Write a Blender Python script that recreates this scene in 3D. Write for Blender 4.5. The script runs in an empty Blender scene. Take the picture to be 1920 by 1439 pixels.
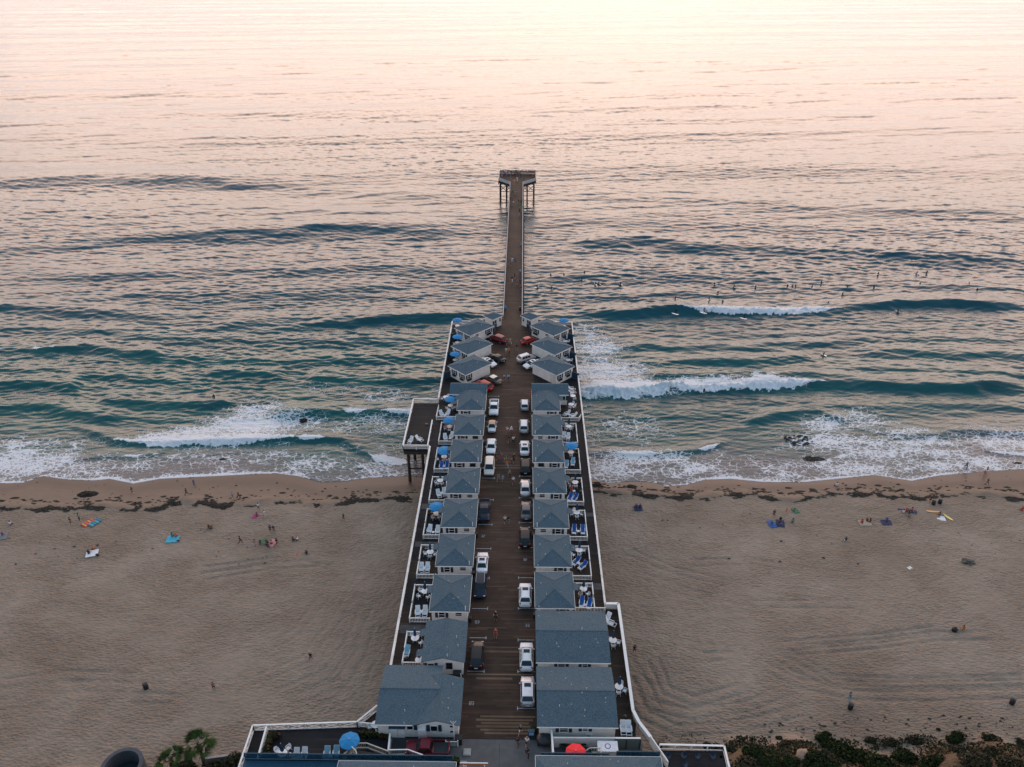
import bpy, math, random
import numpy as np
from mathutils import Vector, Matrix
random.seed(7)
RNG = np.random.default_rng(11)
SC = bpy.context.scene
C = SC.collection
D = 8.5                      # pier deck height above the sea, metres
# ------------------------------------------------------------------ camera
FPX, PCX, PCY = 1492.0, 960.0, 719.5
TH = math.atan((PCY + 150) / FPX)
PSI = math.atan(23 * math.cos(TH) / FPX)
CZ = 98.5
fw = Vector((-math.sin(PSI) * math.cos(TH), math.cos(PSI) * math.cos(TH), -math.sin(TH)))
rt = Vector((math.cos(PSI), math.sin(PSI), 0))
up = rt.cross(fw)
cam = bpy.data.cameras.new('camera')
camo = bpy.data.objects.new('camera', cam); C.objects.link(camo)
m = Matrix((rt, up, -fw)).transposed().to_4x4(); m.translation = Vector((0, 0, CZ))
camo.matrix_world = m
cam.sensor_width = 36; cam.lens = 36 * FPX / 1920
cam.clip_start = 1; cam.clip_end = 30000
SC.camera = camo

def at(px, py, z):
    """survey helper: measured point of the photograph -> world x, y at height z"""
    d = fw + rt * ((px - PCX) / FPX) + up * ((PCY - py) / FPX)
    t = (z - CZ) / d.z
    return d.x * t, d.y * t
# ------------------------------------------------------------------ ground and sea level lines
def interp(pts, x):
    p = np.array(pts); return np.interp(x, p[:, 0], p[:, 1])
SHORE_PX = [(-150, 905), (0, 907), (45, 905), (80, 893), (130, 900), (180, 901), (205, 898), (250, 907), (300, 898), (400, 893), (480, 889), (520, 888), (560, 893), (600, 905), (640, 904), (690, 896), (760, 893), (900, 900), (1110, 898), (1140, 906), (1190, 903), (1225, 905), (1250, 912), (1290, 909), (1320, 900), (1370, 898), (1430, 904), (1500, 905), (1560, 899), (1640, 891), (1690, 899), (1710, 902), (1760, 892), (1850, 884), (1920, 880), (2060, 878)]
SHW = [at(a, b, 0.25) for a, b in SHORE_PX]
WRACK_PX = [(-150, 955), (0, 952), (100, 955), (200, 950), (280, 957), (340, 940), (420, 950), (520, 940), (600, 948), (700, 937), (790, 934), (1115, 922), (1200, 928), (1300, 934), (1400, 926), (1480, 940), (1560, 925), (1640, 928), (1720, 935), (1800, 926), (1860, 929), (1920, 936), (2060, 935)]
WRW = [at(a, b, 1.3) for a, b in WRACK_PX]
def yshore(x): return interp(SHW, x)
def ywrack(x): return interp(WRW, x)
def sstep(a, b, x):
    t = np.clip((x - a) / (b - a), 0, 1); return t * t * (3 - 2 * t)
def ground_z(x, y):
    x = np.asarray(x, float); y = np.asarray(y, float)
    ys = yshore(x); yw = ywrack(x)
    z = np.where(y > ys, 0.25 - (y - ys) * 0.045, 0)
    t = np.clip((ys - y) / np.maximum(ys - yw, 1), 0, 1)
    z = np.where((y <= ys), 0.25 + 1.15 * t, z)
    z = np.where(y < yw, 1.4 + 0.9 * np.clip((yw - y) / 40, 0, 1), z)
    z = np.maximum(z, -6)
    # bluff
    edge = np.where(x > 0, 69.5 + 1.3 * np.sin(x * .23) + .7 * np.sin(x * .71), 64.0 + .8 * np.sin(x * .3))
    edge = np.where((x < 19) & (x > -19), 58, edge)
    b = np.clip((edge - y) / 8.5, 0, 1)
    z = z + 6.0 * (b * b * (3 - 2 * b)) * (1 + .12 * np.sin(x * .9) * np.sin(y * .8 + x * .2) * (1 - b))
    return z
def atg(px, py):
    z = 2.2
    for _ in range(8):
        x, y = at(px, py, z); z = float(ground_z(x, y))
    return x, y, z
# ------------------------------------------------------------------ spectra
def tile(N, L, lmin, lmax, ang, spread, seed, slope):
    r = np.random.default_rng(seed)
    k1 = np.fft.fftfreq(N, L / N) * 2 * math.pi
    kx, ky = np.meshgrid(k1, k1)
    k = np.hypot(kx, ky); k[0, 0] = 1
    ca = (kx * math.sin(ang) + ky * math.cos(ang)) / k
    A = np.where((k > 2 * math.pi / lmax) & (k < 2 * math.pi / lmin), k ** -2.0, 0) * np.abs(ca) ** spread
    A *= np.exp(-(2 * math.pi / lmax * 1.3 / k) ** 2)
    ph = r.normal(size=(N, N)) + 1j * r.normal(size=(N, N))
    h = np.fft.ifft2(A * ph).real
    g = np.gradient(h, L / N)
    h *= slope / math.sqrt((g[0] ** 2 + g[1] ** 2).mean())
    return h.astype(np.float32), L
def sample(t, x, y, rot=0.0):
    h, L = t; N = h.shape[0]
    c, s = math.cos(rot), math.sin(rot)
    u = ((x * c + y * s) / L * N) % N; v = ((-x * s + y * c) / L * N) % N
    i = np.floor(u).astype(int); j = np.floor(v).astype(int); fu = u - i; fv = v - j
    i %= N; j %= N; i2 = (i + 1) % N; j2 = (j + 1) % N
    return h[j, i] * (1 - fu) * (1 - fv) + h[j, i2] * fu * (1 - fv) + h[j2, i] * (1 - fu) * fv + h[j2, i2] * fu * fv
T_swell = tile(512, 900, 28, 110, -.08, 60, 1, .030)
T_mid = tile(1024, 260, 3.0, 20, -.10, 18, 2, .058)
T_chop = tile(1024, 97, .8, 4.2, -.14, 7, 3, .19)
T_x = tile(1024, 71, 1.2, 6, .28, 9, 8, .11)
T_fine = tile(512, 23, .35, 1.4, .1, 1, 4, .10)
T_n = tile(512, 60, 1.0, 20, 0, 0, 5, 1.0)      # isotropic noise
T_n2 = tile(512, 41, .5, 4, 0, 0, 6, 1.0)
NS = 1 / float(T_n[0].std()); NS2 = 1 / float(T_n2[0].std())
def noiseA(x, y): return sample(T_n, x, y, .4) * NS
def noiseB(x, y): return sample(T_n2, x, y, 1.1) * NS2
# ------------------------------------------------------------------ grid mesh
def grid_mesh(name, X, Y, Z, attrs, mat, kind='structure', smooth=True):
    R, K = X.shape
    me = bpy.data.meshes.new(name)
    co = np.stack([X, Y, Z], -1).reshape(-1, 3).astype(np.float32)
    me.vertices.add(R * K); me.vertices.foreach_set('co', co.ravel())
    idx = np.arange(R * K, dtype=np.int32).reshape(R, K)
    q = np.stack([idx[:-1, :-1], idx[:-1, 1:], idx[1:, 1:], idx[1:, :-1]], -1).reshape(-1, 4)
    n = len(q)
    me.loops.add(n * 4); me.loops.foreach_set('vertex_index', q.ravel())
    me.polygons.add(n)
    me.polygons.foreach_set('loop_start', np.arange(0, n * 4, 4, dtype=np.int32))
    me.polygons.foreach_set('use_smooth', np.full(n, smooth))
    me.update(calc_edges=True)
    for k, v in attrs.items():
        a = me.attributes.new(k, 'FLOAT', 'POINT'); a.data.foreach_set('value', v.astype(np.float32).ravel())
    me.materials.append(mat)
    o = bpy.data.objects.new(name, me); C.objects.link(o)
    if kind: o['kind'] = kind
    return o
# ------------------------------------------------------------------ node helper
class NT:
    def __init__(s, nt): s.nt = nt; nt.nodes.clear()
    def n(s, t, **kw):
        nd = s.nt.nodes.new(t)
        for k, v in kw.items():
            if k.startswith('i_'): nd.inputs[int(k[2:])].default_value = v
            else: setattr(nd, k, v)
        return nd
    def l(s, a, b): s.nt.links.new(a, b)
    def math(s, op, a, b=None, c=None, clamp=False):
        nd = s.nt.nodes.new('ShaderNodeMath'); nd.operation = op; nd.use_clamp = clamp
        for i, v in enumerate((a, b, c)):
            if v is None: continue
            if hasattr(v, 'links'): s.l(v, nd.inputs[i])
            else: nd.inputs[i].default_value = v
        return nd.outputs[0]
    def mix(s, f, a, b, mode='MIX'):
        nd = s.nt.nodes.new('ShaderNodeMix'); nd.data_type = 'RGBA'; nd.blend_type = mode
        for i, v in ((0, f), (6, a), (7, b)):
            if hasattr(v, 'links'): s.l(v, nd.inputs[i])
            else: nd.inputs[i].default_value = v if i == 0 else (tuple(v) + (1,))[:4]
        return nd.outputs[2]
    def ramp(s, f, stops, interp='LINEAR'):
        nd = s.nt.nodes.new('ShaderNodeValToRGB'); nd.color_ramp.interpolation = interp
        e = nd.color_ramp.elements
        while len(e) < len(stops): e.new(.5)
        for i, (p, c) in enumerate(stops):
            e[i].position = p; e[i].color = (tuple(c) + (1,))[:4] if hasattr(c, '__len__') else (c, c, c, 1)
        s.l(f, nd.inputs[0]); return nd.outputs[0]
    def noise(s, vec, scale, detail=3, rough=.5, dist=0, out=0):
        nd = s.n('ShaderNodeTexNoise'); nd.inputs['Scale'].default_value = scale
        nd.inputs['Detail'].default_value = detail; nd.inputs['Roughness'].default_value = rough
        nd.inputs['Distortion'].default_value = dist
        if vec is not None: s.l(vec, nd.inputs['Vector'])
        return nd.outputs[out]
    def mapping(s, vec, scale=(1, 1, 1), rot=(0, 0, 0), loc=(0, 0, 0)):
        nd = s.n('ShaderNodeMapping'); nd.inputs['Scale'].default_value = scale
        nd.inputs['Rotation'].default_value = rot; nd.inputs['Location'].default_value = loc
        s.l(vec, nd.inputs[0]); return nd.outputs[0]
    def bump(s, h, strength=.3, dist=.1):
        nd = s.n('ShaderNodeBump'); nd.inputs['Strength'].default_value = strength
        nd.inputs['Distance'].default_value = dist; s.l(h, nd.inputs['Height']); return nd.outputs[0]
def newmat(name):
    mt = bpy.data.materials.new(name); mt.use_nodes = True
    t = NT(mt.node_tree)
    out = t.n('ShaderNodeOutputMaterial'); p = t.n('ShaderNodeBsdfPrincipled')
    t.l(p.outputs[0], out.inputs[0]); t.p = p
    return mt, t
def setp(t, **kw):
    for k, v in kw.items():
        k = {'col': 'Base Color', 'rough': 'Roughness', 'metal': 'Metallic', 'nrm': 'Normal', 'ior': 'IOR', 'spec': 'Specular IOR Level', 'alpha': 'Alpha', 'coat': 'Coat Weight', 'trans': 'Transmission Weight'}[k]
        if hasattr(v, 'links'): t.l(v, t.p.inputs[k])
        elif k == 'Base Color': t.p.inputs[k].default_value = (tuple(v) + (1,))[:4]
        else: t.p.inputs[k].default_value = v
# ------------------------------------------------------------------ world: sunset sky
SUN_EL, SUN_AZ = math.radians(6), math.radians(6)      # azimuth to the right of +Y
w = bpy.data.worlds.new('World'); SC.world = w; w.use_nodes = True
t = NT(w.node_tree)
out = t.n('ShaderNodeOutputWorld')
sky = t.n('ShaderNodeTexSky'); sky.sky_type = 'NISHITA'; sky.sun_disc = False
sky.sun_elevation = SUN_EL; sky.sun_rotation = SUN_AZ; sky.air_density = 1.2; sky.dust_density = 0.4; sky.ozone_density = 3.0
bg1 = t.n('ShaderNodeBackground'); bg1.inputs[1].default_value = 0.02
t.l(sky.outputs[0], bg1.inputs[0])
tc = t.n('ShaderNodeTexCoord'); sx = t.n('ShaderNodeSeparateXYZ'); t.l(tc.outputs['Generated'], sx.inputs[0])
el = t.math('MULTIPLY', t.math('ARCSINE', sx.outputs[2]), 2 / math.pi, clamp=True)       # 0 horizon .. 1 zenith
dotn = t.n('ShaderNodeVectorMath', operation='DOT_PRODUCT'); t.l(tc.outputs['Generated'], dotn.inputs[0])
dotn.inputs[1].default_value = (math.sin(SUN_AZ), math.cos(SUN_AZ), 0)
west = t.math('MULTIPLY_ADD', dotn.outputs['Value'], .5, .5)
elr = t.ramp(el, [(0, (.33, .27, .265)), (.06, (.45, .365, .35)), (.125, (1.04, .775, .67)), (.19, (1.75, 1.18, .86)), (.27, (1.02, .73, .60)), (.36, (.52, .43, .42)), (.47, (.26, .285, .33)), (.60, (.13, .205, .28)), (1, (.09, .17, .25))])
eastr = t.ramp(el, [(0, (.17, .19, .22)), (.2, (.17, .21, .26)), (.5, (.11, .18, .25)), (1, (.09, .17, .25))])
wf = t.ramp(west, [(0, 0), (.35, .10), (.7, .68), (.9, .92), (1, 1)])
veil = t.mix(wf, eastr, elr)
glow = t.n('ShaderNodeVectorMath', operation='DOT_PRODUCT'); t.l(tc.outputs['Generated'], glow.inputs[0])
glow.inputs[1].default_value = (math.sin(SUN_AZ) * math.cos(SUN_EL), math.cos(SUN_AZ) * math.cos(SUN_EL), math.sin(SUN_EL))
g = t.math('POWER', t.math('MAXIMUM', glow.outputs['Value'], 0), 6)
veil2 = t.mix(t.math('MULTIPLY', g, .9), veil, (.10, .075, .07), 'ADD')
bg2 = t.n('ShaderNodeBackground'); bg2.inputs[1].default_value = SKY_K if 'SKY_K' in globals() else 2.4
t.l(veil2, bg2.inputs[0])
add = t.n('ShaderNodeAddShader'); t.l(bg1.outputs[0], add.inputs[0]); t.l(bg2.outputs[0], add.inputs[1]); t.l(add.outputs[0], out.inputs[0])
sl = bpy.data.lights.new('sun', 'SUN'); sl.energy = 0.22; sl.angle = math.radians(75); sl.color = (1, .72, .50)
so = bpy.data.objects.new('sun', sl); C.objects.link(so)
sd = Vector((math.sin(SUN_AZ) * math.cos(SUN_EL), math.cos(SUN_AZ) * math.cos(SUN_EL), math.sin(SUN_EL)))
so.rotation_euler = sd.to_track_quat('Z', 'Y').to_euler()
SC.view_settings.view_transform = 'Standard'; SC.view_settings.look = 'None'
SC.view_settings.exposure = 0.22; SC.view_settings.gamma = 1
SC.cycles.max_bounces = 4
# ================================================================== SEA
def wcrest(pts):           # a crest line measured in the photograph, laid on the sea plane
    w_ = sorted(at(a, b, 0.3) for a, b in pts); return np.array(w_)
#  (crest px polyline, height, front width, back width, foam px ranges [(x0,x1,thick m front, thick m back)], taper)
CRESTS = [
 ([(1040, 590), (1120, 588), (1200, 585), (1270, 583), (1400, 584), (1500, 582), (1580, 577), (1640, 571), (1700, 567), (1800, 570), (1960, 572)], 1.25, 2.2, 6, [(1262, 1585, 2.9, 1.2)]),
 ([(380, 612), (470, 608), (560, 606), (700, 600), (830, 594), (930, 592)], 1.15, 2.2, 6, []),
 ([(-60, 572), (60, 575), (200, 588), (330, 596)], .8, 2.8, 7, []),
 ([(1030, 742), (1090, 733), (1150, 731), (1250, 729), (1350, 726), (1450, 719), (1555, 719), (1650, 723), (1800, 724), (1960, 720)], 1.35, 2.0, 5, [(1040, 1290, 3.9, 2.6), (1200, 1555, 2.7, 1.6)]),
 ([(1190, 703), (1260, 706), (1350, 707), (1420, 705), (1480, 703), (1560, 706), (1640, 712)], .95, 1.9, 4, []),
 ([(1160, 676), (1240, 678), (1330, 676), (1450, 672), (1540, 668)], .65, 2.2, 5, []),
 ([(1600, 660), (1700, 655), (1800, 662), (1960, 668)], .6, 2.4, 5, []),
 ([(-60, 655), (40, 655), (160, 653), (250, 657), (330, 664)], .95, 2.0, 5, [(-60, 12, .7, .3), (60, 80, .6, .3), (94, 106, .5, .3)]),
 ([(-60, 722), (40, 719), (100, 718), (160, 724)], .9, 2.2, 5, []),
 ([(-60, 764), (30, 761), (80, 762), (150, 772), (240, 786)], .75, 1.9, 5, []),
 ([(180, 746), (240, 752), (310, 757), (380, 758), (450, 752)], .7, 1.8, 4, []),
 ([(110, 790), (150, 800), (190, 815), (212, 828), (300, 829), (400, 827), (500, 825), (600, 821), (640, 825), (680, 845), (705, 858), (770, 866)], .55, 1.1, 3.5, [(206, 560, 1.6, 2.2), (555, 612, .9, .5), (688, 775, 1.5, .8)]),
 ([(500, 772), (560, 771), (640, 770), (700, 773), (760, 775), (800, 772)], .85, 1.7, 4, [(641, 693, 1.1, .3), (712, 800, 1.3, .4)]),
 ([(560, 712), (640, 709), (740, 713), (800, 712), (850, 708)], .8, 2.0, 4, []),
 ([(380, 695), (450, 697), (540, 703)], .5, 2.0, 4, []),
 ([(100, 872), (140, 862), (200, 855), (255, 854), (320, 846)], .28, .8, 2.5, [(228, 272, .7, .3)]),
 ([(1090, 852), (1140, 849), (1240, 851), (1300, 845), (1350, 832), (1370, 825)], .38, .9, 2.5, [(1145, 1245, .9, .4), (1308, 1350, .9, .3)]),
 ([(1390, 792), (1440, 778), (1490, 772), (1530, 771), (1560, 782), (1600, 786)], .6, 1.7, 3.5, []),
 ([(1640, 805), (1700, 812), (1760, 813), (1820, 808), (1960, 812)], .4, 1.3, 3, []),
 ([(1840, 845), (1900, 850), (1980, 858)], .3, .9, 2.5, [(1850, 1960, .6, .3)]),
 ([(-100, 470), (60, 462), (200, 446), (400, 437), (560, 430), (700, 424), (900, 432)], .9, 5.5, 10, []),
 ([(-100, 338), (60, 335), (200, 326), (330, 333), (500, 345), (700, 358), (900, 368)], .75, 8, 16, []),
 ([(-100, 236), (100, 240), (300, 248), (500, 260)], .5, 14, 25, []),
 ([(1020, 455), (1200, 450), (1400, 462), (1600, 470), (1760, 476), (1980, 486)], 1.0, 5.5, 10, []),
 ([(1050, 370), (1150, 366), (1300, 368), (1500, 385), (1960, 400)], .5, 7, 14, []),
 ([(200, 545), (400, 550), (600, 545), (760, 538)], .5, 4, 8, []),
 ([(-60, 610), (200, 622), (400, 634), (620, 640), (800, 636)], .45, 2.2, 5, []),
 ([(300, 668), (500, 676), (700, 672), (860, 664)], .45, 1.8, 4, []),
 ([(-60, 690), (100, 694), (260, 706), (380, 718)], .4, 1.8, 4, []),
 ([(1090, 645), (1300, 650), (1500, 640), (1700, 632), (1960, 640)], .4, 2.0, 5, []),
 ([(1550, 690), (1700, 694), (1960, 700)], .4, 1.6, 4, []),
 ([(1400, 752), (1600, 760), (1800, 756), (1960, 764)], .3, 1.4, 3.5, []),
 ([(-60, 508), (200, 515), (450, 505), (700, 498), (900, 505)], .5, 4, 8, []),
 ([(1030, 545), (1200, 552), (1400, 545), (1700, 535), (1960, 540)], .35, 3, 7, []),
 ([(-60, 395), (200, 402), (500, 392), (850, 400)], .45, 6, 12, []),
 ([(1050, 415), (1300, 420), (1600, 428), (1960, 440)], .45, 5, 11, []),
 ([(1000, 520), (1200, 512), (1500, 522)], .4, 4, 8, []),
]
SURF = [(0, 895), (1920, 890)]
NR, NC = 860, 1280
# rows: dense towards the shore, thinning out to the horizon
vv = np.linspace(932, -2, NR)
Yr = np.array([at(983, v, 0)[1] for v in vv])
Yr = np.concatenate([[108.0], Yr, Yr[-1] * np.array([1.1, 1.3, 1.7, 2.5, 4, 7, 12])])
uu = np.linspace(-.76, .78, NC)
uu = np.concatenate([[-12, -6, -3, -1.8, -1.2, -.95, -.85], uu, [.87, .97, 1.2, 1.8, 3, 6, 12]])
Dr = np.hypot(Yr, CZ)
X = (Dr[:, None] * uu[None, :]); Y = np.repeat(Yr[:, None], X.shape[1], 1)
dist = np.hypot(X, Y)
ys = yshore(X)
off = Y - ys                                     # metres seaward of the swash edge
Z = np.zeros_like(X); foam = np.zeros_like(X)
damp = sstep(2, 45, off)
far = 1 / (1 + (dist / 900) ** 2)
Z += sample(T_swell, X, Y) * (.35 + .65 * sstep(60, 200, off)) * damp
Z += sample(T_mid, X, Y, .05) * (.15 + .85 * damp) * (1 + 1.6 * sstep(330, 900, dist))
px = dist * np.hypot(dist, CZ) / CZ / 800       # footprint of a sample on the water, metres
slick = np.clip(1.0 + .16 * noiseA(X * .035, Y * .09) + .10 * noiseA(X * .012 + 9, Y * .03), .55, 1.4)
Z += (sample(T_chop, X, Y, -.05) + sample(T_x, X, Y)) * slick * (.22 + .78 * damp) * (1 - .7 * sstep(3, 12, px))
Z += sample(T_fine, X, Y, .3) * (.3 + .7 * damp) * (1 - sstep(.3, 1.0, px))
warp = noiseA(X * .35, Y * .35) * .9
for pts, H, wfr, wbk, fo in CRESTS:
    P_ = wcrest(pts)
    x0, x1 = P_[0, 0], P_[-1, 0]
    lo = np.searchsorted(Yr, P_[:, 1].min() - 5 * wbk); hi = np.searchsorted(Yr, P_[:, 1].max() + 5 * wbk)
    sl_ = slice(max(lo, 0), hi)
    xs, yv = X[sl_], Y[sl_]
    yc = np.interp(xs, P_[:, 0], P_[:, 1]) + warp[sl_] * min(wfr * .22, 1.2)
    ln = (x1 - x0) * .13
    tp = sstep(x0, x0 + ln, xs) * (1 - sstep(x1 - ln, x1, xs))
    tp = tp * (1 + .22 * noiseA(xs * .15 + 31, yv * .15))
    d = yv - yc
    prof = np.where(d > 0, np.exp(-(np.maximum(d, 0) / wbk) ** 1.6 * 1.2), np.exp(-(-d / wfr) ** 2))
    Z[sl_] += H * tp * prof - .18 * H * tp * np.exp(-((d + 2.2 * wfr) / wfr) ** 2)
    for a, b, tf, tb in fo:
        fx0 = at(a, np.interp(a, [p[0] for p in pts], [p[1] for p in pts]), .3)[0]
        fx1 = at(b, np.interp(b, [p[0] for p in pts], [p[1] for p in pts]), .3)[0]
        e = min(13, (fx1 - fx0) * .3)
        ex = sstep(fx0, fx0 + e, xs) * (1 - sstep(fx1 - e, fx1, xs))
        nz = noiseB(xs * .9, yv * .9) * .25 + noiseA(xs, yv) * .22
        front = 1 - sstep(.75, 1.0, -d / (tf * np.maximum(.12, ex) * np.maximum(.35, 1 + .45 * nz)))
        back = 1 - sstep(.3, 3.0, d / (tb * np.maximum(.15, ex) * np.maximum(.3, 1 + 1.0 * nz)))
        f = np.where(d < 0, front, back) * (ex > .02)
        foam[sl_] = np.maximum(foam[sl_], f)
        Z[sl_] += f * np.where(d < 0, .28, .06) * min(1, tf / 3) * (1 + .55 * noiseB(xs * 1.3, yv * 1.3) + .4 * noiseA(xs * 2, yv * 2)) * np.exp(-((d + tf * .5) / tf) ** 2)
# lacy foam fields: (centre px, radii m, strength)
LACE = [((1130, 700), 14, 9, .76), ((1120, 655), 9, 10, .68), ((1100, 625), 6, 7, .60), ((1170, 730), 14, 4, .85), ((1330, 722), 24, 2.6, .75),
 ((470, 800), 13, 6.0, .88), ((480, 775), 8, 6, .74), ((380, 815), 14, 3.5, .80), ((560, 795), 10, 6, .60), ((300, 822), 9, 2.5, .7),
 ((40, 868), 16, 8, .74), ((130, 885), 14, 5, .62), ((60, 835), 18, 6, .50), ((240, 875), 16, 5, .50),
 ((400, 860), 22, 7, .50), ((600, 870), 22, 7, .50), ((700, 800), 14, 8, .50), ((700, 880), 12, 4, .56), ((620, 730), 14, 5, .42), ((720, 745), 8, 6, .5),
 ((1180, 800), 14, 10, .46), ((1200, 870), 22, 7, .60), ((1150, 880), 10, 5, .66), ((1300, 880), 18, 6, .58), ((1450, 880), 18, 6, .50),
 ((1620, 790), 10, 6, .60), ((1550, 800), 7, 5, .68), ((1560, 830), 13, 6, .68), ((1650, 850), 16, 8, .66), ((1750, 840), 14, 9, .60), ((1800, 870), 18, 7, .62), ((1880, 830), 14, 8, .62), ((1600, 880), 18, 6, .62), ((1700, 815), 10, 5, .6),
 ((840, 760), 8, 20, .4), ((860, 850), 10, 12, .5), ((1000, 800), 20, 25, .45)]
for (a, b), rx, ry, s in LACE:
    cx, cy = at(a, b, 0)
    d2 = ((X - cx) / rx) ** 2 + ((Y - cy) / ry) ** 2
    foam = np.maximum(foam, min(s + .05, .92) * np.exp(-d2 * .7) * (d2 < 9))
edge = np.exp(-np.abs(off - .15) / .35) * (.62 + .3 * noiseA(X * .3, Y * .3)) + np.exp(-((off - 1.2) / 2.2) ** 2) * .50 * (off > 0)
foam = np.maximum(foam, edge * (off > -.3))
foam = np.maximum(foam, (1 - sstep(4, 30, off)) * .45 * (off > 0))
shallow = 1 - sstep(1, 15, off + noiseA(X * .2, Y * .2) * 2.5)
# the sheet of water runs out over the sand at the swash edge
base = .27 * np.exp(-np.maximum(off, 0) / 9)
Z = Z * sstep(0, 14, off) + base + .02
Z = np.where(off < 0, .27 + np.maximum(off, -6) * .35, Z)
Z = np.where(X.__abs__() > Dr[:, None] * .9, np.minimum(Z, .2), Z)
Z = np.where(Y > 1300, 0, Z)
green = np.clip(.15 + .95 * np.exp(-((off - 32) / 42) ** 2), 0, 1) * (1 - .25 * sstep(0, 60, X)) + .0
M_sea, t = newmat('sea_water')
at1 = t.n('ShaderNodeAttribute', attribute_name='foam'); at2 = t.n('ShaderNodeAttribute', attribute_name='shallow'); at3 = t.n('ShaderNodeAttribute', attribute_name='green')
tc = t.n('ShaderNodeTexCoord'); ob = tc.outputs['Object']
deep = t.mix(at3.outputs['Fac'], (.006, .050, .078), (.006, .082, .076))
nz0 = t.noise(t.mapping(ob, (.05, .12, .1)), 1, 3)
deep = t.mix(t.ramp(nz0, [(.35, 0), (.7, .6)]), deep, (.004, .040, .055))
# sand seen through the thin swash, with clouds of stirred sand
bed = t.mix(t.noise(t.mapping(ob, (.25, .5, .3)), 1, 4), (.035, .058, .075), (.105, .10, .105))
wcol = t.mix(at2.outputs['Fac'], deep, bed)
# lace: a net of foam lines whose width follows the foam amount
dn = t.n('ShaderNodeVectorMath', operation='MULTIPLY_ADD'); t.l(t.noise(ob, .8, 3, .6, 0, 1), dn.inputs[0]); dn.inputs[1].default_value = (1.7, 1.3, 0); t.l(ob, dn.inputs[2])
def net(sc_, loc):
    v = t.n('ShaderNodeTexVoronoi', feature='DISTANCE_TO_EDGE'); v.inputs['Scale'].default_value = 1
    t.l(t.mapping(dn.outputs[0], sc_, (0, 0, .15), loc), v.inputs['Vector']); return v.outputs['Distance']
e1 = net((.62, 1.0, 1), (0, 0, 0)); e2 = net((1.5, 2.5, 1), (5, 3, 0))
mott = t.noise(t.mapping(ob, (.16, .3, 1)), 1, 4, .65)
fm = t.math('MULTIPLY_ADD', t.math('SUBTRACT', mott, .5), .9, at1.outputs['Fac'])
fm = t.math('MULTIPLY', fm, t.math('MULTIPLY', t.math('SUBTRACT', at1.outputs['Fac'], .15, clamp=True), 6, clamp=True))
wd1 = t.math('MULTIPLY', t.math('SUBTRACT', fm, .30, clamp=True), .30)
wd2 = t.math('MULTIPLY', t.math('SUBTRACT', fm, .48, clamp=True), .62)
l1 = t.math('DIVIDE', t.math('SUBTRACT', wd1, e1), .05, clamp=True)
l2 = t.math('DIVIDE', t.math('SUBTRACT', wd2, e2), .06, clamp=True)
ff = t.math('MULTIPLY', t.math('MAXIMUM', l1, l2), .85)
torn = t.math('MULTIPLY_ADD', t.noise(t.mapping(ob, (.9, 2.2, 1)), 1, 5, .7), 2.6, -.62, clamp=True)
fullf = t.math('MULTIPLY', t.math('SUBTRACT', at1.outputs['Fac'], .72), 3.6, clamp=True)
ff = t.math('MAXIMUM', ff, t.math('MULTIPLY', fullf, torn), clamp=True)
col = t.mix(ff, wcol, (.66, .68, .72))
rough = t.math('MULTIPLY_ADD', ff, .5, .07)
fine = t.noise(t.mapping(ob, (.9, 3.4, 1), rot=(0, 0, .10)), 1, 5, .62)
bh = t.math('ADD', fine, t.math('MULTIPLY', ff, .9))
setp(t, col=col, rough=rough, ior=1.333, nrm=t.bump(bh, .34, .18))
grid_mesh('water', X, Y, Z, {'foam': foam, 'shallow': shallow, 'green': green}, M_sea)
del X, Y, Z, foam, shallow, green, warp, dist, off, px
# ================================================================== BEACH
xs_ = np.concatenate([-np.array([3000, 1500, 800, 450, 280, 200, 160]), np.arange(-125, 128, .27), np.array([160, 200, 280, 450, 800, 1500, 3000])])
ys_ = np.concatenate([[-2500, -1200, -500, -200, -80, -30, 0, 20, 35, 45, 50], np.arange(54, 152, .27), [156, 165, 180, 220, 300]])
X, Y = np.meshgrid(xs_, ys_)
Z = ground_z(X, Y)
Z = np.where(Y < 54, np.maximum(Z, 8.2), Z); Z = np.where(Y > 152, -4.5, Z)
dry = sstep(-1, 3, ywrack(X) - Y)
berm = np.exp(-((Y - ywrack(X) - .5) / 1.2) ** 2) * .16 * (1 + noiseA(X, Y) * .7)
Z += berm
inn = (Y > 54) & (Y < 152) & (np.abs(X) < 125)
Z += inn * dry * (.022 * noiseB(X * 1.2, Y * 1.2) + .02 * noiseA(X * .7, Y * .7) + .05 * noiseA(X * .12, Y * .12))
tr = np.zeros_like(X)
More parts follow.
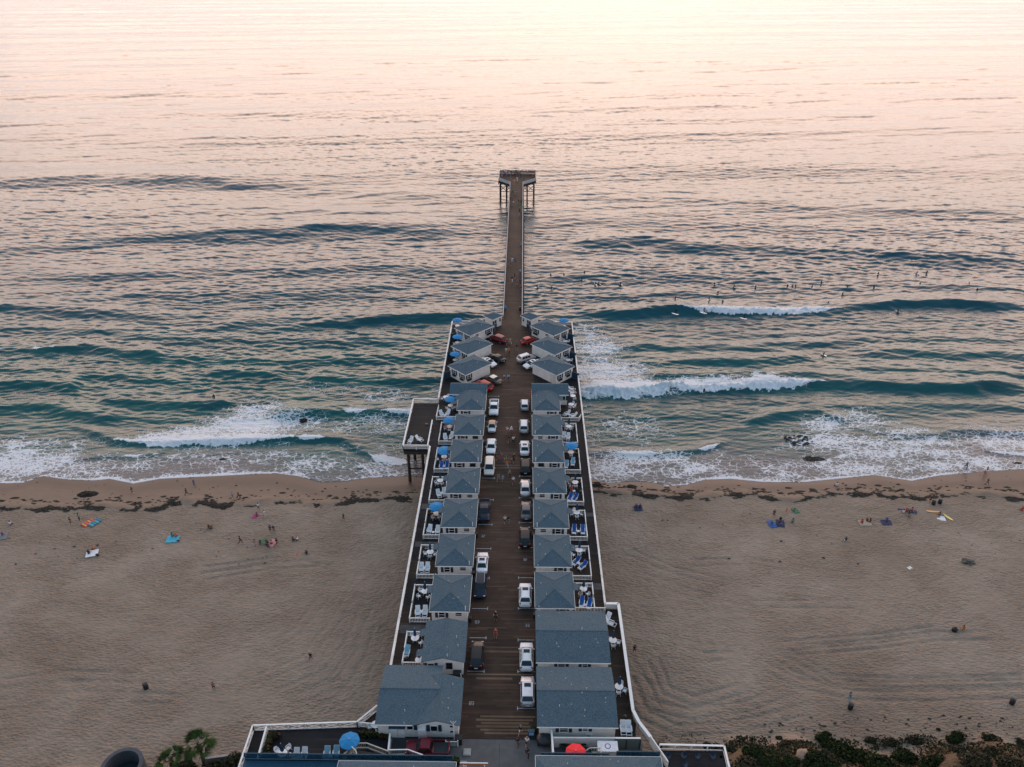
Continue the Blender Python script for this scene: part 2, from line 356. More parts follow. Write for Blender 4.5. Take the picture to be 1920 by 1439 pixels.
TR = [[(1300, 1062), (1400, 1058), (1500, 1075), (1620, 1090)], [(1290, 1130), (1340, 1160), (1420, 1215), (1500, 1262), (1560, 1291), (1620, 1297), (1750, 1296), (1930, 1292)],
 [(1310, 1128), (1400, 1190), (1480, 1235), (1560, 1283), (1700, 1290), (1930, 1284)], [(1320, 1185), (1420, 1250), (1500, 1290), (1600, 1313), (1750, 1314), (1930, 1308)],
 [(1330, 1240), (1420, 1232), (1600, 1220), (1760, 1200), (1860, 1200)], [(1330, 1225), (1500, 1218), (1640, 1205), (1760, 1190)],
 [(1170, 1300), (1200, 1345), (1270, 1380), (1370, 1375), (1460, 1355), (1520, 1340)], [(1180, 1270), (1220, 1330), (1300, 1350), (1400, 1335), (1500, 1300)],
 [(1210, 1240), (1240, 1300), (1310, 1325), (1400, 1300)], [(380, 1075), (480, 1062), (560, 1052), (620, 1060)], [(390, 1085), (500, 1068), (600, 1062)],
 [(560, 1320), (640, 1290), (690, 1230), (710, 1170)], [(530, 1310), (620, 1270), (670, 1210), (700, 1140)], [(600, 1345), (670, 1300), (705, 1240)], [(500, 1280), (580, 1240), (640, 1170), (680, 1100)], [(470, 1240), (560, 1190), (620, 1120)],
 [(0, 1290), (120, 1275), (260, 1280)], [(0, 1310), (140, 1296), (300, 1300)], [(0, 1330), (150, 1318), (320, 1320)], [(1130, 1060), (1180, 1040), (1260, 1075), (1400, 1110), (1560, 1125)], [(1200, 1085), (1290, 1120), (1420, 1140), (1600, 1140)]]
tracks_w = [1] * len(TR)
for k, tr_ in enumerate(TR):
    for side in (0, 1):
        W_ = [atg(a, b)[:2] for a, b in tr_]
        for (ax, ay), (bx, by) in zip(W_[:-1], W_[1:]):
            L_ = math.hypot(bx - ax, by - ay)
            nx, ny = -(by - ay) / L_, (bx - ax) / L_
            o_ = 1.7 * side
            ii = np.where((xs_ > min(ax, bx) - 4) & (xs_ < max(ax, bx) + 4))[0]; jj = np.where((ys_ > min(ay, by) - 4) & (ys_ < max(ay, by) + 4))[0]
            if len(ii) < 2 or len(jj) < 2: continue
            s_ = np.s_[jj[0]:jj[-1] + 1, ii[0]:ii[-1] + 1]
            wx = X[s_] + .25 * noiseA(X[s_] * .5, Y[s_] * .5)
            u = ((wx - ax) * (bx - ax) + (Y[s_] - ay) * (by - ay)) / L_ ** 2
            d_ = np.abs((wx - ax) * nx + (Y[s_] - ay) * ny - o_)
            g_ = (.45 if 11 <= k <= 15 else 1) * np.exp(-(d_ / .26) ** 2) * (u > -.02) * (u < 1.02)
            tr[s_] = np.maximum(tr[s_], g_ - .5 * np.exp(-((d_ - .5) / .2) ** 2) * (u > 0) * (u < 1))
Z -= .19 * tr * inn * np.clip(.7 + .5 * noiseA(X * .3, Y * .3), 0, 1.2)
wet = 1 - sstep(1.5, 7.0, (yshore(X) - Y) + noiseA(X * .1, Y * .2) * .8)
bl = sstep(2.9, 3.8, ground_z(X, Y))
M_sand, t = newmat('beach_sand')
a1 = t.n('ShaderNodeAttribute', attribute_name='wet'); a2 = t.n('ShaderNodeAttribute', attribute_name='dry'); a3 = t.n('ShaderNodeAttribute', attribute_name='bluff')
ob = t.n('ShaderNodeTexCoord').outputs['Object']
n = t.ramp(t.noise(ob, .05, 5, .62), [(.35, 0), (.65, 1)]); n2 = t.noise(t.mapping(ob, (.6, 1.2, 1)), 1, 4, .6)
sand = t.mix(n, (.224, .167, .126), (.306, .244, .192))
sand = t.mix(t.ramp(n2, [(.3, 0), (.75, .45)]), sand, (.18, .138, .105))
damp_ = t.mix(n2, (.185, .128, .092), (.245, .178, .132))
c = t.mix(a2.outputs['Fac'], damp_, sand)
c = t.mix(a1.outputs['Fac'], c, (.085, .056, .044))
dirt = t.mix(t.noise(ob, .5, 5, .65), (.060, .040, .024), (.20, .13, .078))
c = t.mix(a3.outputs['Fac'], c, dirt)
spk = t.noise(ob, 2.6, 3, .7)
c = t.mix(t.ramp(spk, [(.60, 0), (.70, .45)]), c, (.09, .07, .06))
vo = t.n('ShaderNodeTexVoronoi'); vo.inputs['Scale'].default_value = 1.9; vo.inputs['Randomness'].default_value = 1
t.l(t.mapping(ob, (.75, 1.5, 1), (0, 0, .35)), vo.inputs['Vector'])
b1 = t.math('ADD', t.math('MULTIPLY', vo.outputs['Distance'], .9), t.math('MULTIPLY', t.noise(t.mapping(ob, (1.1, 2.8, 1), (0, 0, .4)), 1.3, 4, .65), 1.2))
bs = t.n('ShaderNodeBump'); bs.inputs['Distance'].default_value = .45
t.l(b1, bs.inputs['Height']); tramp = t.ramp(t.noise(t.mapping(ob, (1, 1.6, 1)), .11, 4, .6), [(.36, .3), (.62, 1)])
t.l(t.math('MULTIPLY_ADD', t.math('MULTIPLY', a2.outputs['Fac'], tramp), .85, .04), bs.inputs['Strength'])
ro = t.math('SUBTRACT', .93, t.math('MULTIPLY', a1.outputs['Fac'], .50))
setp(t, col=c, rough=ro, nrm=bs.outputs[0], spec=.22)
grid_mesh('beach', X, Y, Z, {'wet': wet, 'dry': dry, 'bluff': bl}, M_sand)
del X, Y, Z, tr, wet, bl, dry, berm
# ================================================================== MATERIALS
MATS = {}
def mat(name, col, rough=.6, var=.15, scale=3, metal=0, bump=0, coat=0, spec=.5):
    if name in MATS: return MATS[name]
    mt, t = newmat(name)
    ob = t.n('ShaderNodeTexCoord').outputs['Object']
    nz = t.noise(ob, scale, 4, .6)
    c2 = tuple(max(0, v * (1 - var)) for v in col); c1 = tuple(min(1, v * (1 + var)) for v in col)
    setp(t, col=t.mix(t.ramp(nz, [(.3, 0), (.7, 1)]), c2, c1), metal=metal, coat=coat, spec=spec)
    setp(t, rough=t.math('MULTIPLY_ADD', nz, .2, rough - .1, clamp=True))
    if bump: setp(t, nrm=t.bump(t.noise(ob, scale * 6, 3), bump, .02))
    MATS[name] = mt; return mt
M_white = mat('white_paint', (.74, .73, .71), .5, .05, 1.5)
M_wall = None
def wallmat():
    mt, t = newmat('white_clapboard')
    ob = t.n('ShaderNodeTexCoord').outputs['Object']
    s = t.n('ShaderNodeSeparateXYZ'); t.l(ob, s.inputs[0])
    f = t.math('FRACT', t.math('MULTIPLY', s.outputs[2], 6.0))
    nz = t.noise(ob, 1.2, 4, .6)
    c = t.mix(t.ramp(nz, [(.3, 0), (.75, 1)]), (.78, .76, .73), (.66, .63, .60))
    c = t.mix(t.math('LESS_THAN', f, .10), c, (.50, .48, .46))
    setp(t, col=c, rough=.6, nrm=t.bump(f, .4, .015)); return mt
M_wall = wallmat()
def roofmat():
    mt, t = newmat('slate_blue_shingles')
    ob = t.n('ShaderNodeTexCoord').outputs['Object']
    oi = t.n('ShaderNodeObjectInfo').outputs['Random']
    sh = t.n('ShaderNodeCombineXYZ'); t.l(t.math('MULTIPLY', oi, 57), sh.inputs[0]); t.l(t.math('MULTIPLY', oi, 23), sh.inputs[1])
    va = t.n('ShaderNodeVectorMath', operation='ADD'); t.l(ob, va.inputs[0]); t.l(sh.outputs[0], va.inputs[1]); v = va.outputs[0]
    br = t.n('ShaderNodeTexBrick', offset=.5); br.inputs['Scale'].default_value = 3.2
    br.inputs['Mortar Size'].default_value = .012; br.inputs['Color1'].default_value = (1, 1, 1, 1); br.inputs['Color2'].default_value = (.45, .45, .45, 1)
    br.inputs['Mortar'].default_value = (.22, .22, .22, 1); br.inputs['Bias'].default_value = 0
    t.l(t.mapping(v, (1, 1.35, 1)), br.inputs['Vector'])
    sp = t.noise(v, 10, 5, .85); lg = t.noise(v, .5, 4, .6)
    c = t.mix(t.ramp(sp, [(.40, 0), (.60, 1)]), (.020, .053, .083), (.122, .188, .230))
    c = t.mix(.5, c, br.outputs[0], 'MULTIPLY')
    c = t.mix(t.ramp(lg, [(.35, 0), (.7, .35)]), c, (.10, .12, .14))
    v3 = t.n('ShaderNodeTexVoronoi'); v3.inputs['Scale'].default_value = .75; t.l(v, v3.inputs['Vector'])
    spot = t.math('LESS_THAN', t.math('ADD', v3.outputs['Distance'], t.math('MULTIPLY', sp, .10)), .115)
    c = t.mix(t.math('MULTIPLY', spot, .75), c, (.42, .40, .33))
    li = t.ramp(t.noise(v, 1.1, 5, .8), [(.61, 0), (.70, .55)])
    c = t.mix(li, c, (.17, .14, .075))
    setp(t, col=c, rough=.88, nrm=t.bump(t.math('ADD', sp, br.outputs['Fac']), .5, .03), spec=.3); return mt
M_roof = roofmat()
def deckmat(name, cols, gap=.28, seed=0):
    mt, t = newmat(name)
    ob = t.n('ShaderNodeTexCoord').outputs['Object']
    s = t.n('ShaderNodeSeparateXYZ'); t.l(ob, s.inputs[0])
    yy = t.math('DIVIDE', s.outputs[1], gap)
    row = t.math('FLOOR', yy); fr = t.math('FRACT', yy)
    cv = t.n('ShaderNodeCombineXYZ'); t.l(row, cv.inputs[1]); t.l(t.math('FLOOR', t.math('DIVIDE', t.math('ADD', s.outputs[0], t.math('MULTIPLY', row, 1.7)), 4.6)), cv.inputs[0]); cv.inputs[2].default_value = seed
    wn = t.n('ShaderNodeTexWhiteNoise'); t.l(cv.outputs[0], wn.inputs[0])
    c = t.ramp(wn.outputs['Value'], [(0, cols[0]), (.5, cols[1]), (.9, cols[2]), (1, cols[3])])
    st = t.noise(t.mapping(ob, (.10, 1.1, 1)), 1, 4, .6)
    c = t.mix(t.ramp(st, [(.3, 0), (.72, .75)]), c, tuple(v * .55 for v in cols[0]))
    lg = t.noise(t.mapping(ob, (.2, .16, 1)), 1, 3, .6)
    c = t.mix(t.ramp(lg, [(.45, 0), (.72, .45)]), c, tuple(v * 1.6 for v in cols[2]))
    c = t.mix(t.math('MULTIPLY', t.math('LESS_THAN', fr, .10), .8), c, (.006, .005, .005))
    gr = t.noise(t.mapping(ob, (1.5, 22, 1)), 1, 3, .6)
    c = t.mix(t.math('MULTIPLY', gr, .35), c, (.01, .008, .007))
    setp(t, col=c, rough=.7, nrm=t.bump(fr, .3, .03), spec=.18); return mt
M_deckC = deckmat('brown_planks', [(.036, .022, .016), (.054, .032, .023), (.078, .046, .032), (.13, .078, .052)])
M_deckG = deckmat('dark_grey_planks', [(.007, .009, .013), (.011, .013, .018), (.017, .019, .023), (.034, .033, .034)], seed=3)
M_deckB = deckmat('dark_brown_planks', [(.026, .018, .013), (.036, .025, .018), (.050, .034, .024), (.075, .052, .036)], seed=5)
M_newpl = deckmat('pale_repair_planks', [(.14, .085, .052), (.17, .105, .065), (.20, .125, .08), (.25, .16, .11)], seed=8)
M_pile = mat('dark_timber', (.040, .028, .020), .85, .5, 2, bump=.5)
M_blue = mat('blue_paint', (.012, .045, .085), .5, .15, 3)
M_shut = mat('navy_shutter', (.010, .030, .060), .5, .2, 6)
M_pane = mat('dark_glass', (.008, .012, .017), .12, .4, 2, spec=.35)
M_canvas = mat('bright_blue_canvas', (.004, .18, .41), .8, .12, 4)
M_canvasD = mat('dark_blue_canvas', (.008, .05, .115), .75, .2, 6)
M_resin = mat('white_resin', (.72, .72, .74), .4, .04, 4)
M_cushB = mat('royal_blue_cushion', (.008, .075, .33), .8, .15, 8)
M_cushL = mat('pale_blue_cushion', (.18, .36, .46), .8, .15, 8)
M_metal = mat('grey_metal', (.35, .36, .37), .35, .1, 5, metal=.8)
M_black = mat('black_plastic', (.012, .013, .016), .45, .3, 6)
M_conc = mat('grey_concrete', (.085, .083, .085), .85, .25, .7, bump=.3)
M_concL = mat('pale_concrete', (.30, .29, .28), .8, .18, 1.2, bump=.3)
M_asph = mat('dark_asphalt', (.030, .032, .036), .85, .3, 1.0, bump=.3)
M_mark = mat('worn_white_marking', (.33, .36, .40), .85, .45, 5)
M_cream = mat('cream_plaster', (.48, .44, .38), .8, .12, 1.2, bump=.2)
M_ac = mat('brushed_white_metal', (.55, .55, .55), .4, .08, 5)
M_flower = mat('red_brown_flowers', (.16, .03, .015), .9, .7, 20)
M_leaf = mat('green_leaves', (.026, .052, .014), .9, .6, 6, spec=.1)
M_leafD = mat('dark_leaves', (.013, .021, .007), .95, .6, 5, spec=.1)
# ================================================================== MESH HELPERS
class MB:
    def __init__(s): s.v = []; s.f = []; s.m = []
    def add(s, vs, fs, mi=0):
        b = len(s.v); s.v += [tuple(v) for v in vs]
        s.f += [tuple(b + i for i in f) for f in fs]; s.m += [mi] * len(fs); return s
    def box(s, c, sz, rz=0, mi=0, M=None):
        hx, hy, hz = sz[0] / 2, sz[1] / 2, sz[2] / 2
        vs = [Vector((x, y, z)) for z in (-hz, hz) for x, y in ((-hx, -hy), (hx, -hy), (hx, hy), (-hx, hy))]
        R = Matrix.Rotation(rz, 3, 'Z') if M is None else M
        vs = [R @ v + Vector(c) for v in vs]
        return s.add(vs, [(3, 2, 1, 0), (4, 5, 6, 7), (0, 1, 5, 4), (1, 2, 6, 5), (2, 3, 7, 6), (3, 0, 4, 7)], mi)
    def bar(s, a, b, w, h=None, mi=0):
        a, b = Vector(a), Vector(b); h = h or w; d = b - a; L = d.length
        if L < 1e-6: return s
        q = d.to_track_quat('X', 'Z').to_matrix()
        return s.box((a + b) / 2, (L, w, h), M=q, mi=mi)
    def tube(s, a, b, r0, r1=None, n=8, mi=0, caps=True):
        a, b = Vector(a), Vector(b); r1 = r0 if r1 is None else r1
        q = (b - a).to_track_quat('Z', 'Y').to_matrix()
        vs = [];
        for p, r in ((a, r0), (b, r1)):
            for i in range(n):
                th_ = 2 * math.pi * i / n; vs.append(p + q @ Vector((r * math.cos(th_), r * math.sin(th_), 0)))
        fs = [(i, (i + 1) % n, n + (i + 1) % n, n + i) for i in range(n)]
        if caps: fs += [tuple(range(n))[::-1], tuple(range(n, 2 * n))]
        return s.add(vs, fs, mi)
    def lathe(s, prof, n=16, c=(0, 0, 0), mi=0, sx=1, sy=1):
        c = Vector(c); vs = []; k = len(prof)
        for r, z in prof:
            for i in range(n):
                th_ = 2 * math.pi * i / n; vs.append(c + Vector((r * sx * math.cos(th_), r * sy * math.sin(th_), z)))
        fs = [(j * n + i, j * n + (i + 1) % n, (j + 1) * n + (i + 1) % n, (j + 1) * n + i) for j in range(k - 1) for i in range(n)]
        fs += [tuple(range(n))[::-1], tuple(range((k - 1) * n, k * n))]
        return s.add(vs, fs, mi)
    def prism(s, pts, z0, z1, mi=0):
        n = len(pts)
        vs = [(x, y, z0) for x, y in pts] + [(x, y, z1) for x, y in pts]
        return s.add(vs, [tuple(range(n))[::-1], tuple(range(n, 2 * n))] + [(i, (i + 1) % n, n + (i + 1) % n, n + i) for i in range(n)], mi)
    def quad(s, a, b, c, d, mi=0): return s.add([a, b, c, d], [(0, 1, 2, 3)], mi)
    def blob(s, c, r, seed=0, n=8, k=5, amp=.25, mi=0, flat=1.0):
        rr = random.Random(seed); vs = []; c = Vector(c)
        for j in range(k + 1):
            ph = math.pi * j / k
            for i in range(n):
                th_ = 2 * math.pi * i / n; q = 1 + amp * (rr.random() * 2 - 1)
                vs.append(c + Vector((r[0] * q * math.sin(ph) * math.cos(th_), r[1] * q * math.sin(ph) * math.sin(th_), r[2] * q * math.cos(ph))))
        fs = [(j * n + i, (j + 1) * n + i, (j + 1) * n + (i + 1) % n, j * n + (i + 1) % n) for j in range(k) for i in range(n)]
        return s.add(vs, fs, mi)
    def build(s, name, mats, parent=None, smooth=False, bevel=0):
        me = bpy.data.meshes.new(name); me.from_pydata(s.v, [], s.f)
        if not isinstance(mats, (list, tuple)): mats = [mats]
        for m_ in mats: me.materials.append(m_)
        me.polygons.foreach_set('material_index', s.m)
        if smooth: me.polygons.foreach_set('use_smooth', [True] * len(s.f))
        me.update()
        o = bpy.data.objects.new(name, me); C.objects.link(o)
        if parent: o.parent = parent
        if bevel:
            b = o.modifiers.new('bevel', 'BEVEL'); b.width = bevel; b.segments = 2; b.limit_method = 'ANGLE'
        return o
def thing(name, label, cat, loc=(0, 0, 0), rz=0, group=None):
    o = bpy.data.objects.new(name, None); C.objects.link(o); o.empty_display_size = .3
    o.location = loc; o.rotation_euler = (0, 0, rz); o['label'] = label; o['category'] = cat
    if group: o['group'] = group
    return o
def tag(o, label, cat, group=None):
    o['label'] = label; o['category'] = cat
    if group: o['group'] = group
    return o
KIDS = {}
def dup(root, loc, rz=0, label=None, group=None, mats=None, scale=None):
    r = root.copy(); C.objects.link(r); r.location = loc; r.rotation_euler = (0, 0, rz)
    if scale: r.scale = scale
    if label: r['label'] = label
    if group: r['group'] = group
    for ch in KIDS.get(root.name) or KIDS.setdefault(root.name, [c for c in root.children]):
        c = ch.copy(); C.objects.link(c); c.parent = r
        if mats and ch.name.split('.')[0] in mats:
            for sl_ in c.material_slots:
                sl_.link = 'OBJECT'; sl_.material = mats[ch.name.split('.')[0]]
        for g_ in ch.children:
            d_ = g_.copy(); C.objects.link(d_); d_.parent = c
    return r
HIDE = []
def proto(o):
    HIDE.append(o); return o
def drop_protos():
    for o in HIDE:
        for c in list(o.children):
            for g_ in list(c.children): bpy.data.objects.remove(g_)
            bpy.data.objects.remove(c)
        bpy.data.objects.remove(o)
ORD = ['first', 'second', 'third', 'fourth', 'fifth', 'sixth', 'seventh', 'eighth', 'ninth', 'tenth', 'eleventh', 'twelfth', 'thirteenth', 'fourteenth', 'fifteenth', 'sixteenth', 'seventeenth', 'eighteenth', 'nineteenth', 'twentieth'] + ['twenty-' + q for q in ('first', 'second', 'third', 'fourth', 'fifth', 'sixth', 'seventh', 'eighth', 'ninth')] + ['thirtieth'] + ['thirty-' + q for q in ('first', 'second', 'third', 'fourth', 'fifth', 'sixth', 'seventh', 'eighth', 'ninth')]
# ================================================================== PIER
XL, XR, NL, NRx = -17.85, 12.95, -4.9, .25
pier = thing('pier', 'long timber pier on dark piles running from the beach out to sea', 'pier', (0, 0, 0))
b = MB().prism([(XL, 64.6), (XR, 64.6), (XR, 184.3), (5.2, 184.3), (4.9, 187.6), (-9.9, 187.6), (-10.2, 184.3), (XL, 184.3)], D - .45, D)
b.build('deck', M_deckG, pier)
MB().prism([(XR, 64.2), (14.95, 64.2), (14.95, 86.9), (XR, 86.9)], D - .45, D + .001).build('side_deck', M_deckB, pier)
# brown middle lane, laid 4 mm above
MB().prism([(-7.9, 64.6), (2.9, 64.6), (2.9, 187.6), (-7.9, 187.6)], D + .002, D + .006).build('lane_planking', M_deckC, pier)
MB().prism([(XL + .1, 64.7), (-7.9, 64.7), (-7.9, 87.2), (XL + .1, 87.2)], D + .002, D + .005).build('walkway_planking', M_deckB, pier)
MB().prism([(XL + .1, 93.0), (-7.9, 93.0), (-7.9, 97.3), (XL + .1, 97.3)], D + .002, D + .005).build('walkway_planking', M_deckB, pier)
MB().prism([(2.9, 64.7), (XR - .1, 64.7), (XR - .1, 97.6), (2.9, 97.6)], D + .002, D + .005).build('walkway_planking', M_deckB, pier)
MB().prism([(8.1, 138.9), (XR - .1, 138.9), (XR - .1, 146.0), (8.1, 146.0)], D + .002, D + .005).build('walkway_planking', M_deckB, pier)
MB().prism([(NL, 187.6), (NRx, 187.6), (NRx, 309.8), (5.3, 315.3), (5.4, 325.2), (-9.6, 325.2), (-9.4, 315.3), (NL, 309.8)], D - .45, D + .003).build('narrow_deck', M_deckC, pier)
M_band = mat('pale_grey_planks', (.055, .057, .062), .8, .5, .6)
for x0, x1, y, w_ in ((XL + .3, -13.6, 82.6, 1.6), (11.4, XR - .2, 91.6, 1.3), (XL + .3, -15, 110.9, 1.5), (8.4, XR - .2, 109, 1.0), (XL + .3, -13.8, 101.0, 1.2)):
    MB().prism([(x0, y - w_ / 2), (x1, y - w_ / 2), (x1, y + w_ / 2), (x0, y + w_ / 2)], D + .0055, D + .009).build('worn_walkway_strip', M_band, pier)
def strip(x0, x1, y, w_):
    MB().prism([(x0, y - w_ / 2), (x1, y - w_ / 2), (x1, y + w_ / 2), (x0, y + w_ / 2)], D + .008, D + .012).build('repair_board', M_newpl, pier)
for z_ in ((790, 1055, 545, .32), (675, 1150, 708, .3), (740, 1000, 738, .3)):
    x0, y = at(700 + z_[0] / 3.84, 1080 + z_[2] / 3.84, D); x1, _ = at(700 + z_[1] / 3.84, 1080 + z_[2] / 3.84, D); strip(x0, x1, y, z_[3])
for k, (a, b_) in enumerate(((770, 1165), (740, 1150), (775, 1120), (740, 1165), (770, 1150), (800, 1160))):
    x0, y = at(700 + a / 3.84, 1080 + (1012 + k * 24) / 3.84, D); x1, _ = at(700 + b_ / 3.84, 1080 + (1012 + k * 24) / 3.84, D); strip(x0, x1, y, .30)
for a, b_, yy in ((780, 1090, 240), (740, 1080, 262)):
    x0, y = at(740 + a / 4.571, 820 + yy / 4.571, D); x1, _ = at(740 + b_ / 4.571, 820 + yy / 4.571, D); strip(x0, x1, y, .3)
# piles and bents: outer ones stand out past the rail
npile = 0
Y = 67.5
inner = MB()
while Y < 186:
    for x in (XL - .12, XR + .12):
        xx = 15.1 if (x > 0 and Y < 87) else x
        MB().tube((xx, Y, -3), (xx, Y, D - .05), .27, .22, 8).build('pile', M_pile, pier); npile += 1
    for x in (-13.5, -9.5, -5.3, -1, 3.2, 7.5, 10.4): inner.tube((x, Y, -3), (x, Y, D - .5), .25, .22, 6)
    inner.box(((XL + XR) / 2, Y, D - .62), (XR - XL - .4, .35, .32))
    Y += 5.1
o = inner.build('inner_pile', M_pile, pier); o['kind'] = 'stuff'
Y = 191.5
while Y < 311:
    for x in (NL - .05, NRx + .05):
        MB().tube((x + (-.25 if x < -2 else .25), Y, -4), (x, Y, D - .35), .24, .2, 8).build('pile', M_pile, pier); npile += 1
    Y += 6.2
M_ = MB()
for y in (312.5, 322.5):
    for x in (-8.9, -6.4, 1.9, 4.6):
        MB().tube((x, y, -5), (x, y, D - .35), .27, .24, 8).build('pile', M_pile, pier); npile += 1
for y in (312.5, 322.5):
    for xa, xb in ((-8.9, -6.4), (1.9, 4.6), (-6.4, -4.6), (.2, 1.9)):
        for q in ((D - 1, 5.2), (5.2, D - 1)):
            MB().bar((xa, y - .3, q[0]), (xb, y - .3, q[1]), .09, .2).build('cross_brace', M_pile, pier)
        MB().bar((xa - .2, y - .3, 5.0), (xb + .2, y - .3, 5.0), .12, .25).build('cross_beam', M_pile, pier)
MB().prism([(-9.7, 311.9), (-9.6, 325.3), (5.5, 325.3), (5.4, 311.9), (5.2, 314.8), (.3, 309.4), (-4.95, 309.4), (-9.3, 314.8)], D - .9, D - .46).build('deck_beam', M_pile, pier)
MB().box((NL + .1, 250, D - .62), (.25, 122, .32)).build('deck_beam', M_pile, pier)
MB().box((NRx - .1, 250, D - .62), (.25, 122, .32)).build('deck_beam', M_pile, pier)
def railing(path, parent, name='railing', h=1.1, post=2.4, mat_=None, cap=.26, mids=(.25, .6), z=D, solid=False, capth=.07, xbr=False):
    b = MB()
    for (ax, ay), (bx, by) in zip(path[:-1], path[1:]):
        L = math.hypot(bx - ax, by - ay); n = max(1, round(L / post))
        b.bar((ax, ay, z + h), (bx, by, z + h), cap, capth)
        for m_ in mids: b.bar((ax, ay, z + m_ * h), (bx, by, z + m_ * h), .05, .13)
        if solid: b.bar((ax, ay, z + h * .5), (bx, by, z + h * .5), .04, h - .15)
        for i in range(n + 1):
            u = i / n; x_, y_ = ax + (bx - ax) * u, ay + (by - ay) * u
            b.box((x_, y_, z + h / 2 - .02), (.12, .12, h - .05))
            if xbr and i < n:
                u2 = (i + 1) / n; x2, y2 = ax + (bx - ax) * u2, ay + (by - ay) * u2
                b.bar((x_, y_, z + .1), (x2, y2, z + h - .1), .05, .09); b.bar((x_, y_, z + h - .1), (x2, y2, z + .1), .045, .08)
    return b.build(name, mat_ or M_white, parent)
M_rail = mat('weathered_white_rail', (.66, .63, .60), .6, .22, .6)
railing([(XL + .1, 68.2), (XL + .1, 128.0)], pier, cap=.34, mat_=M_rail)
railing([(XL + .1, 146.0), (XL + .1, 184.2), (-10.1, 184.2)], pier, cap=.34, mat_=M_rail)
railing([(XR - .1, 87.0), (XR - .1, 184.2), (5.3, 184.2)], pier, cap=.30, mat_=M_rail)
railing([(XR, 87.0), (14.85, 87.0), (14.85, 68.3), (15.4, 66.6), (16.6, 64.4)], pier, cap=.42, solid=True)
M_gr = mat('grey_wood_rail', (.33, .31, .31), .7, .2, 1)
railing([(NL + .08, 187.6), (NL + .08, 309.8), (-9.35, 315.2), (-9.45, 325.1), (5.35, 325.1), (5.25, 315.2), (NRx - .08, 309.8), (NRx - .08, 187.6)], pier, cap=.26, mat_=M_gr, mids=(.2, .45, .7), solid=False)
for a, b_ in (((-4.9, 309.8), (-9.35, 315.2)), ((.2, 309.8), (5.25, 315.2))):
    MB().bar((a[0], a[1] - .1, D + .5), (b_[0], b_[1] - .1, D + .5), .06, .95).build('rail_panel', mat('pale_panel', (.42, .43, .46), .6), pier)
for x in (-4.75, .1): MB().box((x, 316, D + 1.6), (.12, .12, 3.2)).build('lamp_post', M_gr, pier)
# viewing platform on the left
PX0, PY0, PY1 = -23.1, 128.3, 145.8
vp = thing('viewing_platform', 'grey plank viewing platform on tall piles off the left side of the pier', 'platform', (0, 0, 0))
MB().prism([(PX0, PY0), (XL - .02, PY0), (XL - .02, PY1), (PX0, PY1)], D - .4, D + .004).build('deck', M_deckG, vp)
MB().prism([(PX0 + .1, PY0 - .06), (XL - .3, PY0 - .06), (XL - .3, PY0 + .3), (PX0 + .1, PY0 + .3)], D - 1.1, D - .41).build('beam', M_pile, vp)
railing([(XL - .1, PY0), (PX0, PY0), (PX0, PY1), (XL - .1, PY1)], vp, cap=.22, post=3.4, mids=(.35, .68), mat_=M_white)
railing([(XL - .4, PY0), (XL - .4, 137.5)], vp, cap=.22, post=3.4, mids=(.5,), mat_=M_white)
for y in (PY0 + .5, PY0 + 8.5, PY1 - .6):
    for x in (PX0 + .8, XL - 1.6): MB().tube((x, y, -2), (x, y, D - .4), .34, .28, 10).build('pile', M_pile, vp)
MB().bar((PX0 + .8, PY0 + .5, 3.6), (XL - 1.6, PY0 + .5, 3.6), .15, .25).build('cross_beam', M_pile, vp)
MB().bar((PX0 + .8, PY0 + .5, 3.9), (PX0 + .8, PY0 + 8.5, D - .8), .12, .2).build('cross_brace', M_pile, vp)
tr_ = MB().tube((PX0 + 3.6, PY0 + 9.2, D), (PX0 + 3.6, PY0 + 9.2, D + .12), .3, .3, 12).build('hatch', M_black, vp)
# parking marks, T-shaped, and bay numbers painted on the lane
def T_mark(side, y, L=2.35, tick=.55):
    b = MB(); x0 = -7.2 if side < 0 else 2.15; x1 = x0 + (L if side < 0 else -L)
    b.box(((x0 + x1) / 2, y, D + .0125), (L, .09, .004)); b.box((x1, y, D + .0127), (.09, tick, .004))
    return b.build('bay_marking', M_mark, pier)
for zx, zy, s in ((860, 352, -1), (845, 538, -1), (830, 750, -1), (822, 956, -1), (806, 1208, -1), (1075, 335, 1), (1070, 520, 1), (1070, 733, 1), (1065, 946, 1), (1060, 1205, 1)):
    T_mark(s, at(740 + zx / 4.571, 820 + zy / 4.571, D)[1])
for zx, zy, s in ((818, 237, -1), (808, 447, -1), (795, 688, -1), (1045, 235, 1), (1045, 462, 1), (1045, 690, 1), (1060, 955, 1)):
    T_mark(s, at(700 + zx / 3.84, 1080 + zy / 3.84, D)[1])
for zx, zy, s in ((930, 880, -1), (925, 1110, -1), (800, 1275, -1)):
    T_mark(s, at(740 + zx / 4.798, 560 + zy / 4.798, D)[1])
SEG = {'0': 'abcdef', '1': 'bc', '2': 'abged', '3': 'abgcd', '5': 'afgcd', '8': 'abcdefg', '7': 'abc', '4': 'fgbc', '6': 'afgedc'}
def number(txt, x, y, h=.5):
    b = MB(); w_ = h * .45
    for i, ch in enumerate(txt):
        cx = x + (i - .5) * w_ * 1.5; s = .055
        P = {'a': ((-1, 1), (1, 1)), 'b': ((1, 0), (1, 1)), 'c': ((1, -1), (1, 0)), 'd': ((-1, -1), (1, -1)), 'e': ((-1, -1), (-1, 0)), 'f': ((-1, 0), (-1, 1)), 'g': ((-1, 0), (1, 0))}
        for k, q in enumerate(SEG[ch]):
            (x0, y0), (x1, y1) = P[q]
            b.bar((cx + x0 * w_ / 2, y + y0 * h / 2, D + .0125 + .0004 * k), (cx + x1 * w_ / 2, y + y1 * h / 2, D + .0125 + .0004 * k), s, .003)
    return b.build('bay_number', M_mark, pier)
